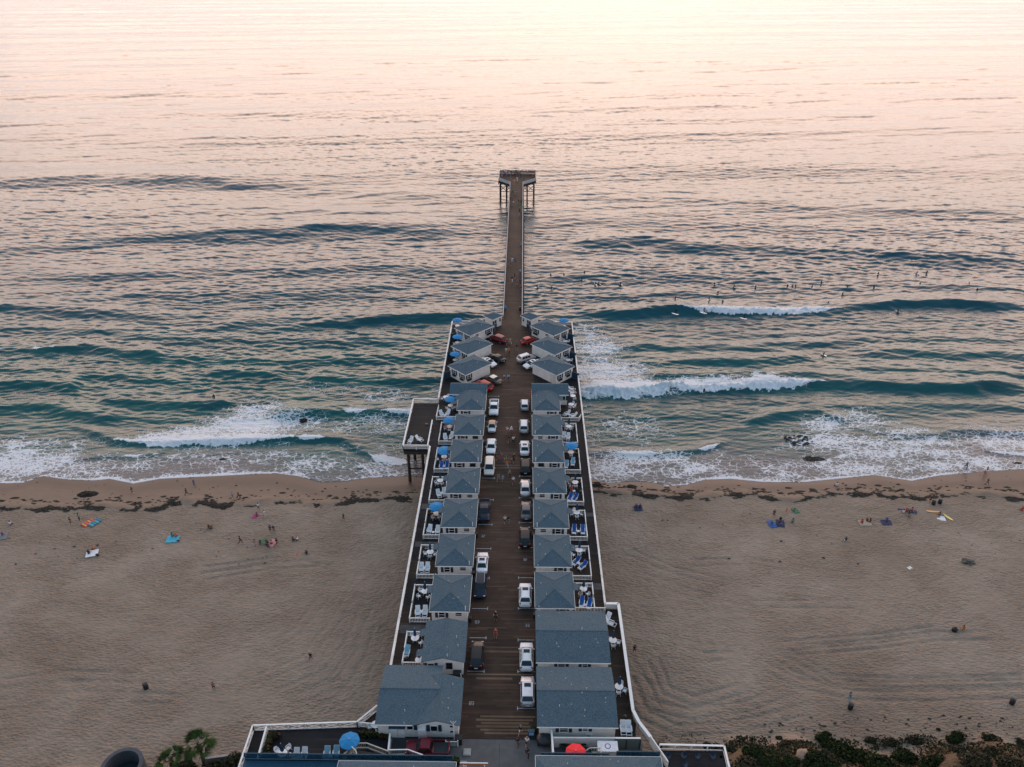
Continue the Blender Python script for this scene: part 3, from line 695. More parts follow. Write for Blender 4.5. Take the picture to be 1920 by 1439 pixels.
for tx, px_, py_ in (('83', 700 + 747 / 3.84, 1080 + 333 / 3.84), ('33', 700 + 1108 / 3.84, 1080 + 357 / 3.84), ('83', 700 + 707 / 3.84, 1080 + 918 / 3.84), ('32', 740 + 758 / 4.571, 820 + 848 / 4.571), ('32', 740 + 1117 / 4.571, 820 + 1050 / 4.571)):
    number(tx, *at(px_, py_, D))
# ================================================================== COTTAGES
EZ = 2.7
def window(parent, face, u, z, w_, h_, hx, hy, shut=True, frame=M_white, lit=None):
    """face S/N/E/W of a box with half sizes hx, hy; u along the face"""
    n = {'S': (0, -1), 'N': (0, 1), 'E': (1, 0), 'W': (-1, 0)}[face]
    tx, ty = (1, 0) if face in 'SN' else (0, 1)
    def B(du, dz, sw, sh, dep, off):
        b = MB(); cx = n[0] * (hx + off) + tx * (u + du); cy = n[1] * (hy + off) + ty * (u + du)
        sz = (sw, dep, sh) if face in 'SN' else (dep, sw, sh)
        return b.box((cx, cy, z + dz), sz)
    b = MB()
    for q in (B(0, h_ / 2 + .05, w_ + .2, .1, .08, .03), B(0, -h_ / 2 - .05, w_ + .2, .1, .1, .04), B(-w_ / 2 - .05, 0, .1, h_, .08, .03), B(w_ / 2 + .05, 0, .1, h_, .08, .03), B(0, 0, w_, .06, .07, .025)):
        b.add(q.v, q.f)
    o = b.build('window', frame, parent)
    B(0, 0, w_, h_, .03, .012).build('pane', lit or M_pane, o)
    if shut:
        for s_ in (-1, 1): B(s_ * (w_ / 2 + .33), 0, .42, h_ + .16, .05, .03).build('shutter', M_shut, parent)
def flowerbox(parent, face, u, z, w_, hx, hy):
    n = {'S': (0, -1), 'N': (0, 1), 'E': (1, 0), 'W': (-1, 0)}[face]; tx, ty = (1, 0) if face in 'SN' else (0, 1)
    c = (n[0] * (hx + .18) + tx * u, n[1] * (hy + .18) + ty * u, z)
    o = MB().box(c, (w_, .3, .28) if face in 'SN' else (.3, w_, .28)).build('flower_box', M_shut, parent)
    b = MB()
    for i in range(7): b.blob((c[0] + tx * (i - 3) * w_ / 7, c[1] + ty * (i - 3) * w_ / 7, z + .2), (.16, .16, .14), i, 6, 4, .4)
    b.build('plants', M_leafD, o)
def hip(b, hx, hy, z0, rise, ridge_axis, inset):
    """four slopes with an overhang already in hx, hy; inset = run of the hips"""
    if ridge_axis == 'y': r = [(0, -hy + inset), (0, hy - inset)]
    else: r = [(-hx + inset, 0), (hx - inset, 0)]
    c = [(-hx, -hy), (hx, -hy), (hx, hy), (-hx, hy)]
    v = [(x, y, z0) for x, y in c] + [(x, y, z0 + rise) for x, y in r]
    if ridge_axis == 'y': f = [(0, 1, 4), (1, 2, 5, 4), (2, 3, 5), (3, 0, 4, 5)]
    else: f = [(0, 1, 5, 4), (1, 2, 5), (2, 3, 4, 5), (3, 0, 4)]
    b.add(v, f + [(3, 2, 1, 0)])
def fascia(hx, hy, z, parent, th_=.16):
    b = MB()
    for s_ in (-1, 1):
        b.box((0, s_ * (hy + .012), z - th_ / 2), (2 * hx + .05, .05, th_)); b.box((s_ * (hx + .012), 0, z - th_ / 2), (.05, 2 * hy - .03, th_))
    return b.build('fascia', M_white, parent)
def vents(parent, pts):
    for x, y, z in pts:
        MB().tube((x, y, z - .1), (x, y, z + .35), .05, .05, 6).build('vent_pipe', M_ac, parent)
def caps(pts, parent):
    b = MB()
    for a, c_ in pts: b.bar(a, c_, .16, .05)
    b.build('ridge_cap', mat('ridge_shingle', (.06, .09, .115), .9, .3, 4), parent)
def cottage(label, cx, cy, hx, hy, side, rz=0, ridge='y', rise=1.0, front='std', kind='hip', group='straight row cottages', aw=True):
    t_ = thing('cottage', label, 'cottage', (cx, cy, D), rz, group)
    wx, wy = hx - .32, hy - .32
    MB().box((0, 0, EZ / 2 - .02), (2 * wx, 2 * wy, EZ - .04)).build('wall', M_wall, t_)
    b = MB(); ins = min(hx, hy)
    hip(b, hx, hy, EZ, rise, ridge, ins)
    o = b.build('roof', M_roof, t_)
    if ridge == 'y': P0, P1 = (0, -hy + ins, EZ + rise), (0, hy - ins, EZ + rise); cc = [((-hx, -hy, EZ), P0), ((hx, -hy, EZ), P0), ((hx, hy, EZ), P1), ((-hx, hy, EZ), P1), (P0, P1)]
    else: P0, P1 = (-hx + ins, 0, EZ + rise), (hx - ins, 0, EZ + rise); cc = [((-hx, -hy, EZ), P0), ((-hx, hy, EZ), P0), ((hx, -hy, EZ), P1), ((hx, hy, EZ), P1), (P0, P1)]
    caps(cc, o); fascia(hx, hy, EZ, t_)
    vents(t_, [(-side * 1.2, -hy * .45, EZ + rise * .5), (-side * 2.0, .8, EZ + rise * .3)])
    return t_, wx, wy
def row_cottage(label, side, y0, y1=None, det=0):
    """side -1 = left row, +1 = right row; y0 = near eave"""
    cx = -10.3 if side < 0 else 5.2; hy = (y1 - y0) / 2 if y1 else 3.82; hx = 2.95
    t_, wx, wy = cottage(label, cx, y0 + hy, hx, hy, side)
    # facade towards the beach: shuttered window near the sea side, a smaller one near the lane
    window(t_, 'S', side * 1.15, 1.75, .85, 1.0, wx, wy)
    if det != 2:
        window(t_, 'S', -side * 1.35, 1.9, .9, .65, wx, wy, shut=False, frame=M_shut if det == 1 else M_white)
    # patio door and little porch roof on the sea side
    f = 'W' if side < 0 else 'E'
    sx_ = side * (wx + .02)
    MB().box((side * (wx + .03), .5, 1.05), (.06, .95, 2.1)).build('door', mat('pale_door', (.45, .47, .48), .5), t_)
    window(t_, f, -1.7, 1.6, 1.1, 1.2, wx, wy, shut=False)
    pr = MB(); x0, x1 = side * (hx - .05), side * (hx + .75)
    pr.add([(x0, -.1, EZ + .08), (x0, 1.5, EZ + .08), (x1, 1.35, EZ - .16), (x1, .05, EZ - .16), (x0, -.1, EZ - .04), (x0, 1.5, EZ - .04), (x1, 1.35, EZ - .26), (x1, .05, EZ - .26)], [(0, 1, 2, 3), (7, 6, 5, 4), (0, 3, 7, 4), (1, 5, 6, 2), (3, 2, 6, 7)])
    pr.build('porch_roof', M_roof, t_)
    # lane side: door and a wall lamp, downpipe at the corner and a service box
    lx = -side * (wx + .03)
    d_ = MB().box((lx, .9, 1.05), (.06, .9, 2.1)).build('door', M_blue, t_)
    MB().tube((lx - side * .02, .62, 1.0), (lx - side * .08, .62, 1.0), .035, .035, 6).build('handle', M_metal, d_)
    window(t_, 'E' if side < 0 else 'W', -1.5, 1.6, .9, 1.0, wx, wy)
    MB().tube((-side * (wx - .25), -wy - .09, .1), (-side * (wx - .25), -wy - .09, EZ + (.9 if det != 2 else .2)), .055, .055, 8).build('downpipe', M_white, t_)
    MB().box((-side * (wx + .28), -wy + .45, .45), (.5, .6, .8)).build('service_box', M_black, t_)
    return t_
for k, y0 in enumerate((83.5, 92.95, 102.2, 111.25, 120.55, 129.6)):
    row_cottage('white hip-roofed cottage, %s one beyond the gabled one in the left row' % ORD[k], -1, y0, det=(0, 0, 0, 0, 1, 1)[k])
for k, y0 in enumerate((84.35, 93.0, 102.2, 111.5, 120.75, 129.8)):
    row_cottage('white hip-roofed cottage, %s one beyond the two big gabled houses in the right row' % ORD[k], 1, y0, det=(2, 2, 0, 0, 1, 0)[k])
# far end straight cottages with a cross wing
for side, cx in ((-1, -10.3), (1, 5.2)):
    t_ = row_cottage('white T-shaped cottage, last straight one of the %s row' % ('left' if side < 0 else 'right'), side, 138.75, 147.6, det=2)
    yl = 147.55 - (138.75 + 147.6) / 2          # wing ridge, local y
    xo, xi = side * 4.95, -side * 2.95
    rr = EZ + 1.25
    b = MB(); b.add([(xi, yl - 2.45, EZ), (xo, yl - 2.45, EZ), (xo, yl + 2.45, EZ), (xi, yl + 2.45, EZ), (xi, yl, rr), (xo, yl, rr)], [(0, 1, 5, 4), (2, 3, 4, 5), (3, 2, 1, 0), (0, 4, 3), (1, 2, 5)])
    b.build('wing_roof', M_roof, t_)
    xm = (xo * .94 + xi * .9) / 2
    MB().box((xm, yl, EZ / 2 - .03), (abs(xo * .94 - xi * .9), 4.3, EZ - .06)).build('wing_wall', M_wall, t_)
    MB().box(((xo + side * 2.95) / 2, yl - 2.47, EZ - .08), (abs(xo) - 2.95, .05, .16)).build('fascia', M_white, t_)
    o = MB().box((side * 3.9, yl - 2.19, 1.75), (.8, .06, 1.0)).build('window', M_white, t_)
    MB().box((side * 3.9, yl - 2.235, 1.75), (.66, .03, .86)).build('pane', M_pane, o)
    MB().box((side * 4.55, yl - 2.2, 1.75), (.36, .06, 1.1)).build('shutter', M_shut, t_)
# diagonal cottages: local -y edge faces the lane-and-beach side
def diag(label, cx, cy, side, hx=4.0, hy=3.05, hut=False, det=0):
    rz = math.radians(45 if side < 0 else -45)     # long axis from the rail towards the lane and the sea end
    t_, wx, wy = cottage(label, cx, cy, hx, hy, side, rz, ridge='x', rise=.95 if not hut else .65, group='diagonal cottages at the sea end')
    # local axes: +x = towards the lane (left side) ; local -y faces the beach/lane ; for the right side mirrored
    lane = 'E' if side < 0 else 'W'; rail = 'W' if side < 0 else 'E'
    if hut:
        window(t_, 'S' , .6 * -side * -1, 1.7, .7, .9, wx, wy, shut=False)
        MB().box((side * .55, -wy - .03, 1.05), (.8, .06, 2.1)).build('door', M_blue, t_)
        window(t_, 'S', -side * 1.0, 1.7, .6, .9, wx, wy, shut=False)
        MB().box((side * 1.3, -wy - .03, 1.55), (.45, .05, 1.0)).build('shutter', M_shut, t_)
    else:
        if det == 1:
            window(t_, 'S', -side * 2.3, 1.75, 1.2, .9, wx, wy); flowerbox(t_, 'S', -side * 2.3, .95, 1.4, wx, wy)
            window(t_, 'S', side * 1.6, 1.95, 1.1, .6, wx, wy, shut=False)
        if det == 2: window(t_, 'S', side * 2.7, 1.75, .7, .9, wx, wy); flowerbox(t_, 'S', side * 2.7, .95, 1.1, wx, wy)
        if det == 3:
            for u in (2.1, 2.8, 3.3): MB().tube((side * u, -wy - .07, .1), (side * u, -wy - .07, EZ - .2), .06, .06, 8).build('downpipe', M_ac, t_)
        window(t_, rail, -1.5, 1.7, .75, .95, wx, wy); flowerbox(t_, rail, -1.5, .9, 1.0, wx, wy)
        window(t_, rail, 1.1, 1.7, .75, .95, wx, wy); flowerbox(t_, rail, 1.1, .9, 1.0, wx, wy)
    return t_
diag('white hip-roofed diagonal cottage on the left, nearest the beach', -11.7, 158.25, -1, det=2)
diag('white hip-roofed diagonal cottage on the left, middle of the three', -11.75, 167.9, -1, det=0)
diag('white hip-roofed diagonal cottage on the left, farthest out, next to the small hut', -11.75, 177.6, -1, det=1)
diag('white hip-roofed diagonal cottage on the right, nearest the beach, with downpipes on its corner', 7.15, 158.4, 1, det=3)
diag('white hip-roofed diagonal cottage on the right, middle of the three', 7.1, 168.0, 1, det=0)
diag('white hip-roofed diagonal cottage on the right, farthest out, next to the small hut', 7.1, 177.8, 1, det=1)
diag('small square office hut with a blue door on the left at the narrow pier entrance', -7.25, 184.1, -1, 1.85, 1.75, True)
diag('small square office hut with a blue door on the right at the narrow pier entrance', 2.15, 184.1, 1, 1.95, 1.65, True)
# blue privacy fences by the diagonal cottages
def bluefence(label, a, b_, h=1.7):
    t_ = thing('privacy_fence', label, 'fence', (a[0], a[1], D), 0, 'blue privacy fences at the sea end')
    dx, dy = b_[0] - a[0], b_[1] - a[1]
    MB().bar((0, 0, h / 2), (dx, dy, h / 2), .06, h - .1).build('panel', M_blue, t_)
    L = math.hypot(dx, dy); n = max(1, round(L / 1.6))
    for i in range(n + 1): MB().box((dx * i / n, dy * i / n, h / 2 + .04), (.11, .11, h + .08)).build('post', M_blue, t_)
for s, cx_, nm in ((-1, 0, 'left'), (1, -4.6, 'right')):
    f = (lambda x: x) if s < 0 else (lambda x: -4.6 - x)
    bluefence('blue board fence between the %s office hut and the farthest diagonal cottage' % nm, (f(-6.5), 182.2), (f(-6.9), 178.9))
    bluefence('blue board fence at the %s rail beside the farthest diagonal cottage' % nm, (f(-17.5), 175.6), (f(-16.1), 176.4))
    bluefence('blue board fence at the %s rail beside the middle diagonal cottage' % nm, (f(-17.5), 166.0), (f(-16.1), 166.8))
    bluefence('blue board fence at the %s rail beside the diagonal cottage nearest the beach' % nm, (f(-17.5), 156.3), (f(-16.1), 157.1))
# big gabled houses
def gable_x(t_, hx, hy, z0, rise, wx, wy):
    b = MB(); b.add([(-hx, -hy, z0), (hx, -hy, z0), (hx, hy, z0), (-hx, hy, z0), (-hx, 0, z0 + rise), (hx, 0, z0 + rise)], [(0, 1, 5, 4), (2, 3, 4, 5), (3, 2, 1, 0), (0, 4, 3), (1, 2, 5)])
    o = b.build('roof', M_roof, t_); caps([((-hx, 0, z0 + rise), (hx, 0, z0 + rise))], o)
    return o
def big_right(label, y0, y1, x1, near):
    x0 = 2.28; hx, hy = (x1 - x0) / 2, (y1 - y0) / 2
    t_ = thing('gabled_house', label, 'house', ((x0 + x1) / 2, (y0 + y1) / 2, D), 0, 'wide gabled houses')
    wx, wy = hx - .3, hy - .3
    b = MB().box((0, 0, EZ / 2 - .02), (2 * wx, 2 * wy, EZ - .04))
    b.add([(-wx, -wy, EZ - .04), (-wx, wy, EZ - .04), (-wx, 0, EZ + .9), (wx, -wy, EZ - .04), (wx, wy, EZ - .04), (wx, 0, EZ + .9)], [(0, 2, 1), (3, 4, 5)])
    b.build('wall', M_wall, t_)
    gable_x(t_, hx, hy, EZ, 1.1, wx, wy); 
    MB().box((0, -hy - .012, EZ - .08), (2 * hx + .04, .05, .16)).build('fascia', M_white, t_)
    vents(t_, [(1.4, .2, EZ + 1.1), (-2.2, -2.1, EZ + .6), (1.0, -2.6, EZ + .4)])
    if near:
        window(t_, 'S', -1.7, 1.85, 1.0, .8, wx, wy); window(t_, 'S', 1.0, 1.95, .6, .55, wx, wy)
        window(t_, 'S', 1.5, .75, .5, .4, wx, wy, shut=False)
    else:
        window(t_, 'S', -1.6, 1.95, .9, .8, wx, wy); window(t_, 'S', 1.6, 1.95, .6, .8, wx, wy)
    window(t_, 'W', 1.5, 1.6, .9, 1.0, wx, wy)
    d_ = MB().box((-wx - .03, -1.2, 1.05), (.06, .9, 2.1)).build('door', M_blue, t_)
    MB().tube((-wx - .06, -.9, 1.0), (-wx - .13, -.9, 1.0), .035, .035, 6).build('handle', M_metal, d_)
    return t_
big_right('wide white gabled house at the beach end of the right row', 64.45, 73.8, 12.45, True)
big_right('wide white gabled house in the right row, right behind the nearest house', 74.45, 83.9, 12.45, False)
# gabled cottage, left row, ridge along the pier
t_ = thing('gabled_cottage', 'white cottage with its gable end facing the beach, second building of the left row', 'cottage', (-10.4, 77.95, D), 0)
hx, hy = 3.0, 3.6; wx, wy = 2.7, 3.35
b = MB().box((0, 0, EZ / 2 - .02), (2 * wx, 2 * wy, EZ - .04))
b.add([(-wx, -wy, EZ - .04), (wx, -wy, EZ - .04), (0, -wy, EZ + .75), (-wx, wy, EZ - .04), (wx, wy, EZ - .04), (0, wy, EZ + .75)], [(0, 1, 2), (4, 3, 5)]); b.build('wall', M_wall, t_)
b = MB(); b.add([(-hx, -hy, EZ), (0, -hy, EZ + .85), (hx, -hy, EZ), (-hx, hy, EZ), (0, hy, EZ + .85), (hx, hy, EZ), (-hx, -hy, EZ - .12), (0, -hy, EZ + .73), (hx, -hy, EZ - .12), (-hx, hy, EZ - .12), (0, hy, EZ + .73), (hx, hy, EZ - .12)],
    [(0, 1, 4, 3), (1, 2, 5, 4), (6, 9, 10, 7), (7, 10, 11, 8), (0, 6, 7, 1), (1, 7, 8, 2), (3, 4, 10, 9), (4, 5, 11, 10), (0, 3, 9, 6), (2, 8, 11, 5)])
o = b.build('roof', M_roof, t_); caps([((0, -hy, EZ + .86), (0, hy, EZ + .86))], o)
window(t_, 'S', -1.7, 1.7, .8, .9, wx, wy); window(t_, 'S', .8, 1.7, .7, 1.0, wx, wy, shut=False, frame=M_shut)
MB().box((1.9, -wy - .5, .5), (1.1, .8, 1.0)).build('service_box', M_black, t_)
MB().tube((2.45, -wy - .95, 0), (2.45, -wy - .95, 1.3), .05, .05, 8).build('post', M_white, t_)
for y_ in (1.0, -2.6):
    MB().add([(-hx, y_, EZ + .02), (-hx, y_ + 1.3, EZ + .02), (-hx - .8, y_ + 1.2, EZ - .2), (-hx - .8, y_ + .1, EZ - .2), (-hx, y_, EZ - .1), (-hx, y_ + 1.3, EZ - .1), (-hx - .8, y_ + 1.2, EZ - .3), (-hx - .8, y_ + .1, EZ - .3)], [(0, 1, 2, 3), (7, 6, 5, 4), (0, 3, 7, 4), (1, 5, 6, 2), (3, 2, 6, 7)]).build('porch_roof', M_roof, t_)
vents(t_, [(1.6, .3, EZ + .5), (1.9, -1.2, EZ + .4), (.6, -3.2, EZ + .8)])
# L-shaped house nearest the beach, left
t_ = thing('l_shaped_house', 'large white L-shaped house with garage doors at the beach end of the left row', 'house', (0, 0, D), 0)
X0, X1, Y0, Y1 = -18.1, -7.35, 64.5, 73.8; RX = -10.35; GX0 = -13.35
ym = (Y0 + Y1) / 2
Y1e = 71.75; XW = -10.25
b = MB().box(((X0 + XW) / 2, ym, EZ / 2 - .02), (XW - X0 - .6, Y1 - Y0 - .6, EZ - .04))
b.box(((XW - .3 + X1 - .3) / 2 + .002, (Y0 + .3 + Y1e - .3) / 2, EZ / 2 - .022), (X1 - XW, Y1e - Y0 - .6 - .004, EZ - .044))
b.add([(GX0 + .3, Y0 + .3, EZ - .04), (X1 - .3, Y0 + .3, EZ - .04), (RX, Y0 + .3, EZ + .72)], [(0, 1, 2)])
b.add([(X0 + .3, Y0 + .3, EZ - .04), (X0 + .3, Y1 - .3, EZ - .04), (X0 + .3, ym, EZ + .9)], [(0, 2, 1)])
b.add([(X1 - .3, Y1e - .3, EZ - .04), (RX, Y1e - .3, EZ - .04), (RX, Y1e - .3, EZ + .72)], [(0, 1, 2)])
b.add([(XW - .3, Y0 + .6, EZ - .04), (XW - .3, Y1 - .3, EZ - .04), (XW - .3, ym, EZ + .9)], [(0, 1, 2)])
b.build('wall', M_wall, t_)
b = MB(); b.add([(X0, Y0, EZ), (GX0 + .8, Y0, EZ), (XW, Y1, EZ), (X0, Y1, EZ), (X0, ym, EZ + 1.1), (XW, ym, EZ + 1.1), (X0, Y0, EZ - .1), (X0, Y1, EZ - .1)], [(0, 1, 5, 4), (2, 3, 4, 5), (3, 2, 1, 0)])
o = b.build('roof', M_roof, t_); caps([((X0, ym, EZ + 1.11), (XW, ym, EZ + 1.11))], o)
b = MB(); b.add([(GX0, Y0 - .02, EZ + .01), (RX, Y0 - .02, EZ + .96), (X1, Y0 - .02, EZ + .01), (GX0, Y1e, EZ + .01), (RX, Y1e, EZ + .96), (X1, Y1e, EZ + .01), (GX0, Y0 - .02, EZ - .12), (RX, Y0 - .02, EZ + .83), (X1, Y0 - .02, EZ - .12), (GX0, Y1e, EZ - .12), (RX, Y1e, EZ + .83), (X1, Y1e, EZ - .12)],
    [(0, 1, 4, 3), (1, 2, 5, 4), (6, 9, 10, 7), (7, 10, 11, 8), (0, 6, 7, 1), (1, 7, 8, 2), (3, 4, 10, 9), (4, 5, 11, 10), (0, 3, 9, 6), (2, 8, 11, 5)])
o = b.build('gable_roof', M_roof, t_); caps([((RX, Y0, EZ + .97), (RX, Y1e, EZ + .97))], o)
MB().box(((X0 + GX0) / 2, Y0 - .015, EZ - .08), (GX0 - X0, .05, .16)).build('fascia', M_white, t_)
yw = Y0 + .3
def onw(nm, px_, w_, z0, z1, m_, off=.05, par=None):
    return MB().box((px_, yw - off, (z0 + z1) / 2), (w_, .07, z1 - z0)).build(nm, m_, par or t_)
g_ = onw('garage_door', -15.35, 1.75, 0, 2.0, M_white, .09)
MB().box((-15.35, yw - .14, 1.0), (.03, .02, 1.95)).build('door_gap', mat('shadow_gap', (.2, .2, .2)), g_)
MB().box((-15.35, yw - .28, 2.2), (2.1, .5, .06)).build('awning', M_blue, t_)
w1 = onw('window', -13.75, .85, 1.55, 2.35, M_white); MB().box((-13.75, yw - .1, 1.95), (.7, .03, .66)).build('pane', M_pane, w1)
onw('shutter', -13.05, .4, 1.45, 2.4, M_shut)
d_ = MB().box((-12.2, yw - .3, 1.05), (.95, .6, 2.1)).build('door', mat('white_door', (.62, .62, .63), .5), t_)
MB().tube((-12.5, yw - .6, 1), (-12.5, yw - .7, 1), .04, .04, 6).build('handle', M_metal, d_)
w2 = onw('window', -10.7, .95, 1.3, 2.3, M_white); MB().box((-10.7, yw - .1, 1.8), (.8, .03, .86)).build('pane', M_pane, w2)
onw('shutter', -11.45, .42, 1.2, 2.4, M_shut); onw('shutter', -9.95, .42, 1.2, 2.4, M_shut)
MB().tube((-8.2, yw - .4, 0), (-8.2, yw - .4, 3.1), .07, .06, 8).build('mast', M_white, t_)
for a in (-.35, .0, .35): MB().bar((-8.2, yw - .4, 3.1), (-8.2 + a, yw - .4, 3.7), .04).build('antenna', M_white, t_)
for z in (1.2, 2.2): MB().box((-8.5, yw - .08, z), (.35, .1, .2)).build('meter', M_pane, t_)
vents(t_, [(-9, 66.5, EZ + .5), (-14.5, 66.2, EZ + .4), (-8.7, 70.2, EZ + .5)])
rl = thing('porch_rail', 'short white picket rail beside the corner post of the L-shaped house', 'railing', (-9.1, 63.5, D))
MB().box((.7, 0, .95), (1.5, .08, .08)).build('top_rail', M_white, rl)
b = MB();
for i in range(9): b.box((.06 + i * .16, 0, .5), (.05, .04, .85))
b.build('pickets', M_white, rl)
for x in (-.05, 1.45): MB().box((x, 0, .6), (.11, .11, 1.2)).build('post', M_white, rl)
# ================================================================== PATIO FENCES
def pfence(label, pts, near=False):
    """low white picket fence; pts = list of runs [(x,y),(x,y)]"""
    x0, y0 = pts[0][0]
    t_ = thing('patio_fence', label, 'fence', (x0, y0, D), 0, 'low white patio fences')
    for (ax, ay), (bx, by) in pts:
        a = Vector((ax - x0, ay - y0, 0)); c = Vector((bx - x0, by - y0, 0)); L = (c - a).length
        MB().bar(a + Vector((0, 0, .9)), c + Vector((0, 0, .9)), .13, .07).build('top_rail', M_white, t_)
        b = MB(); n = int(L / .22)
        for i in range(n + 1):
            p = a.lerp(c, i / max(1, n)); b.box((p.x, p.y, .46), (.07, .07, .8))
        b.bar(a + Vector((0, 0, .12)), c + Vector((0, 0, .12)), .06, .08)
        b.build('pickets', M_white, t_)
        for p in (a, c): MB().box((p.x, p.y, .5), (.14, .14, 1.02)).build('post', M_white, t_)
    return t_
LN = ['nearest hip-roofed', 'second hip-roofed', 'third hip-roofed', 'fourth hip-roofed', 'fifth hip-roofed', 'sixth hip-roofed']
LFX, RFX = -16.28, 11.25
LY = (83.9, 93.0, 102.3, 111.6, 120.9, 130.1)
for k, y in enumerate(LY):
    pfence('white picket fence round the patio of the %s left cottage' % LN[k], [((-13.3, y + 6.8), (LFX, y + 6.8)), ((LFX, y + 6.7), (LFX, y + 3.5)), ((LFX, y + 2.8), (LFX, y + .1)), ((LFX, y), (-13.3, y))])
pfence('white picket fence round the patio of the gabled left cottage', [((-13.4, 81.3), (LFX, 81.3)), ((LFX, 81.2), (LFX, 78.4)), ((LFX, 77.4), (LFX, 75.9)), ((LFX, 75.8), (-13.5, 75.8))])
pfence('white fence beside the patio of the T-shaped left cottage, facing the platform', [((-17.5, 143.5), (-17.6, 139.2)), ((-17.55, 139.1), (-13.3, 139.1))])
RY = (None, 93.0, 102.2, 111.5, 120.9, 130.0)
for k, y in enumerate(RY):
    if y: pfence('white picket fence round the patio of the %s right cottage' % LN[k], [((8.3, y + 6.85), (RFX, y + 6.85)), ((RFX, y + 6.75), (RFX, y + 3.7)), ((RFX, y + 3.2), (RFX, y + .1)), ((RFX, y), (8.3, y))])
pfence('white picket fence round the patio of the nearest hip-roofed right cottage', [((8.4, 91.4), (RFX, 91.4)), ((RFX, 91.3), (RFX, 89.1)), ((RFX, 88.2), (RFX, 86.4))])
pfence('white picket fence across the walkway behind the wide gabled house', [((8.4, 86.3), (12.8, 86.3))])
pfence('white picket fence in front of the patio of the T-shaped right cottage', [((8.2, 139.0), (12.0, 139.0)), ((12.05, 139.05), (12.5, 140.3))])
def flowers(x, y, label):
    t_ = thing('flower_pot', label, 'plant pot', (x, y, D), 0, 'flower pots at the fence corners')
    MB().lathe([(.12, 0), (.2, .35), (.18, .36)], 10).build('pot', mat('terracotta', (.20, .07, .035), .8), t_)
    r = random.Random(int(y * 10)); b = MB()
    for i in range(26):
        a, q = r.random() * 6.3, r.random() * .3; c = Vector((math.cos(a) * q, math.sin(a) * q, .38 + r.random() * .35)); s = .1
        b.quad(c + Vector((-s, 0, 0)), c + Vector((0, -s, s * .5)), c + Vector((s, 0, 0)), c + Vector((0, s, s)), mi=i % 2)
    b.build('plants', [M_flower, M_leaf], t_)
for k, y in enumerate(LY):
    flowers(LFX + .35, y + .35, 'potted red flowers, near patio corner, %s left cottage' % LN[k])
    flowers(LFX + .35, y + 6.5, 'potted red flowers, far patio corner, %s left cottage' % LN[k])
for k, y in enumerate(RY):
    if y:
        flowers(RFX - .35, y + .35, 'potted red flowers, near patio corner, %s right cottage' % LN[k])
        flowers(RFX - .35, y + 6.5, 'potted red flowers, far patio corner, %s right cottage' % LN[k])
# ================================================================== FURNITURE
def mk_table():
    t_ = thing('round_table', '-', 'table')
    MB().lathe([(.0, .68), (.52, .68), (.58, .70), (.58, .735), (.0, .74)], 24).build('table_top', M_resin, t_)
    for i in range(4):
        a = math.pi / 4 + i * math.pi / 2
        MB().tube((.42 * math.cos(a), .42 * math.sin(a), 0), (.25 * math.cos(a), .25 * math.sin(a), .69), .028, .028, 6).build('leg', M_resin, t_)
    return t_
def mk_chair():
    t_ = thing('resin_chair', '-', 'chair')
    MB().box((0, 0, .43), (.50, .48, .05)).build('seat', M_resin, t_, bevel=.015)
    b = MB()
    vs = []
    for j in range(7):
        u = (j - 3) / 3; h = .92 - .10 * u * u
        vs += [(u * .25, .24 + .05 * (1 - u * u), .46), (u * .26, .33 + .06 * (1 - u * u), h)]
    b.add(vs, [(2 * j, 2 * j + 2, 2 * j + 3, 2 * j + 1) for j in range(6)])
    b.add([(x, y + .03, z) for x, y, z in vs], [(2 * j + 1, 2 * j + 3, 2 * j + 2, 2 * j) for j in range(6)])
    b.build('backrest', M_resin, t_)
    for s in (-1, 1):
        MB().bar((s * .27, -.2, .66), (s * .27, .28, .66), .06, .04).bar((s * .27, -.2, .44), (s * .27, -.2, .66), .045).build('armrest', M_resin, t_)
        MB().tube((s * .22, -.2, .42), (s * .28, -.27, 0), .028, .022, 6).build('leg', M_resin, t_)
        MB().tube((s * .22, .2, .42), (s * .27, .30, 0), .028, .022, 6).build('leg', M_resin, t_)
    return t_
def mk_lounger(cush=None):
    t_ = thing('garden_lounger', '-', 'lounge chair')
    b = MB()
    for s in (-1, 1):
        b.bar((s * .34, -.85, .32), (s * .34, .35, .28), .06, .09); b.bar((s * .38, -.45, .58), (s * .38, .42, .58), .10, .035)
        b.bar((s * .36, -.42, .58), (s * .36, -.42, .1), .05); b.bar((s * .33, .32, .25), (s * .33, .85, .98), .05, .05)
    b.bar((-.34, -.85, .32), (.34, -.85, .32), .06, .09); b.bar((-.33, .85, .98), (.33, .85, .98), .05)
    b.build('frame', M_resin, t_)
    for s in (-1, 1):
        for y in (-.8, .35): MB().box((s * .34, y, .15), (.06, .06, .3)).build('leg', M_resin, t_)
    b = MB(); c = MB()
    if cush:
        b.box((0, -.02, .35), (.60, .72, .10)); b.bar((-.0, .30, .36), (0, .86, 1.02), .60, .10)
        b.build('cushion', cush, t_, bevel=.03)
        for i in range(3): c.box((0, -.78 + i * .13, .34), (.62, .09, .03))
        c.build('footrest', M_resin, t_)
    else:
        for i in range(6): b.box((0, -.40 + i * .12, .33), (.62, .10, .03))
        for i in range(5):
            x = (i - 2) * .125; b.bar((x, .30, .34), (x, .88, 1.04), .11, .03)
        b.build('slats', M_resin, t_)
    return t_
def mk_sidetable():
    t_ = thing('side_table', '-', 'side table')
    MB().lathe([(0, .42), (.26, .42), (.27, .46), (0, .465)], 16).build('table_top', M_resin, t_)
    for i in range(3):
        a = i * 2.094; MB().tube((.2 * math.cos(a), .2 * math.sin(a), 0), (.16 * math.cos(a), .16 * math.sin(a), .43), .025, .025, 6).build('leg', M_resin, t_)
    return t_
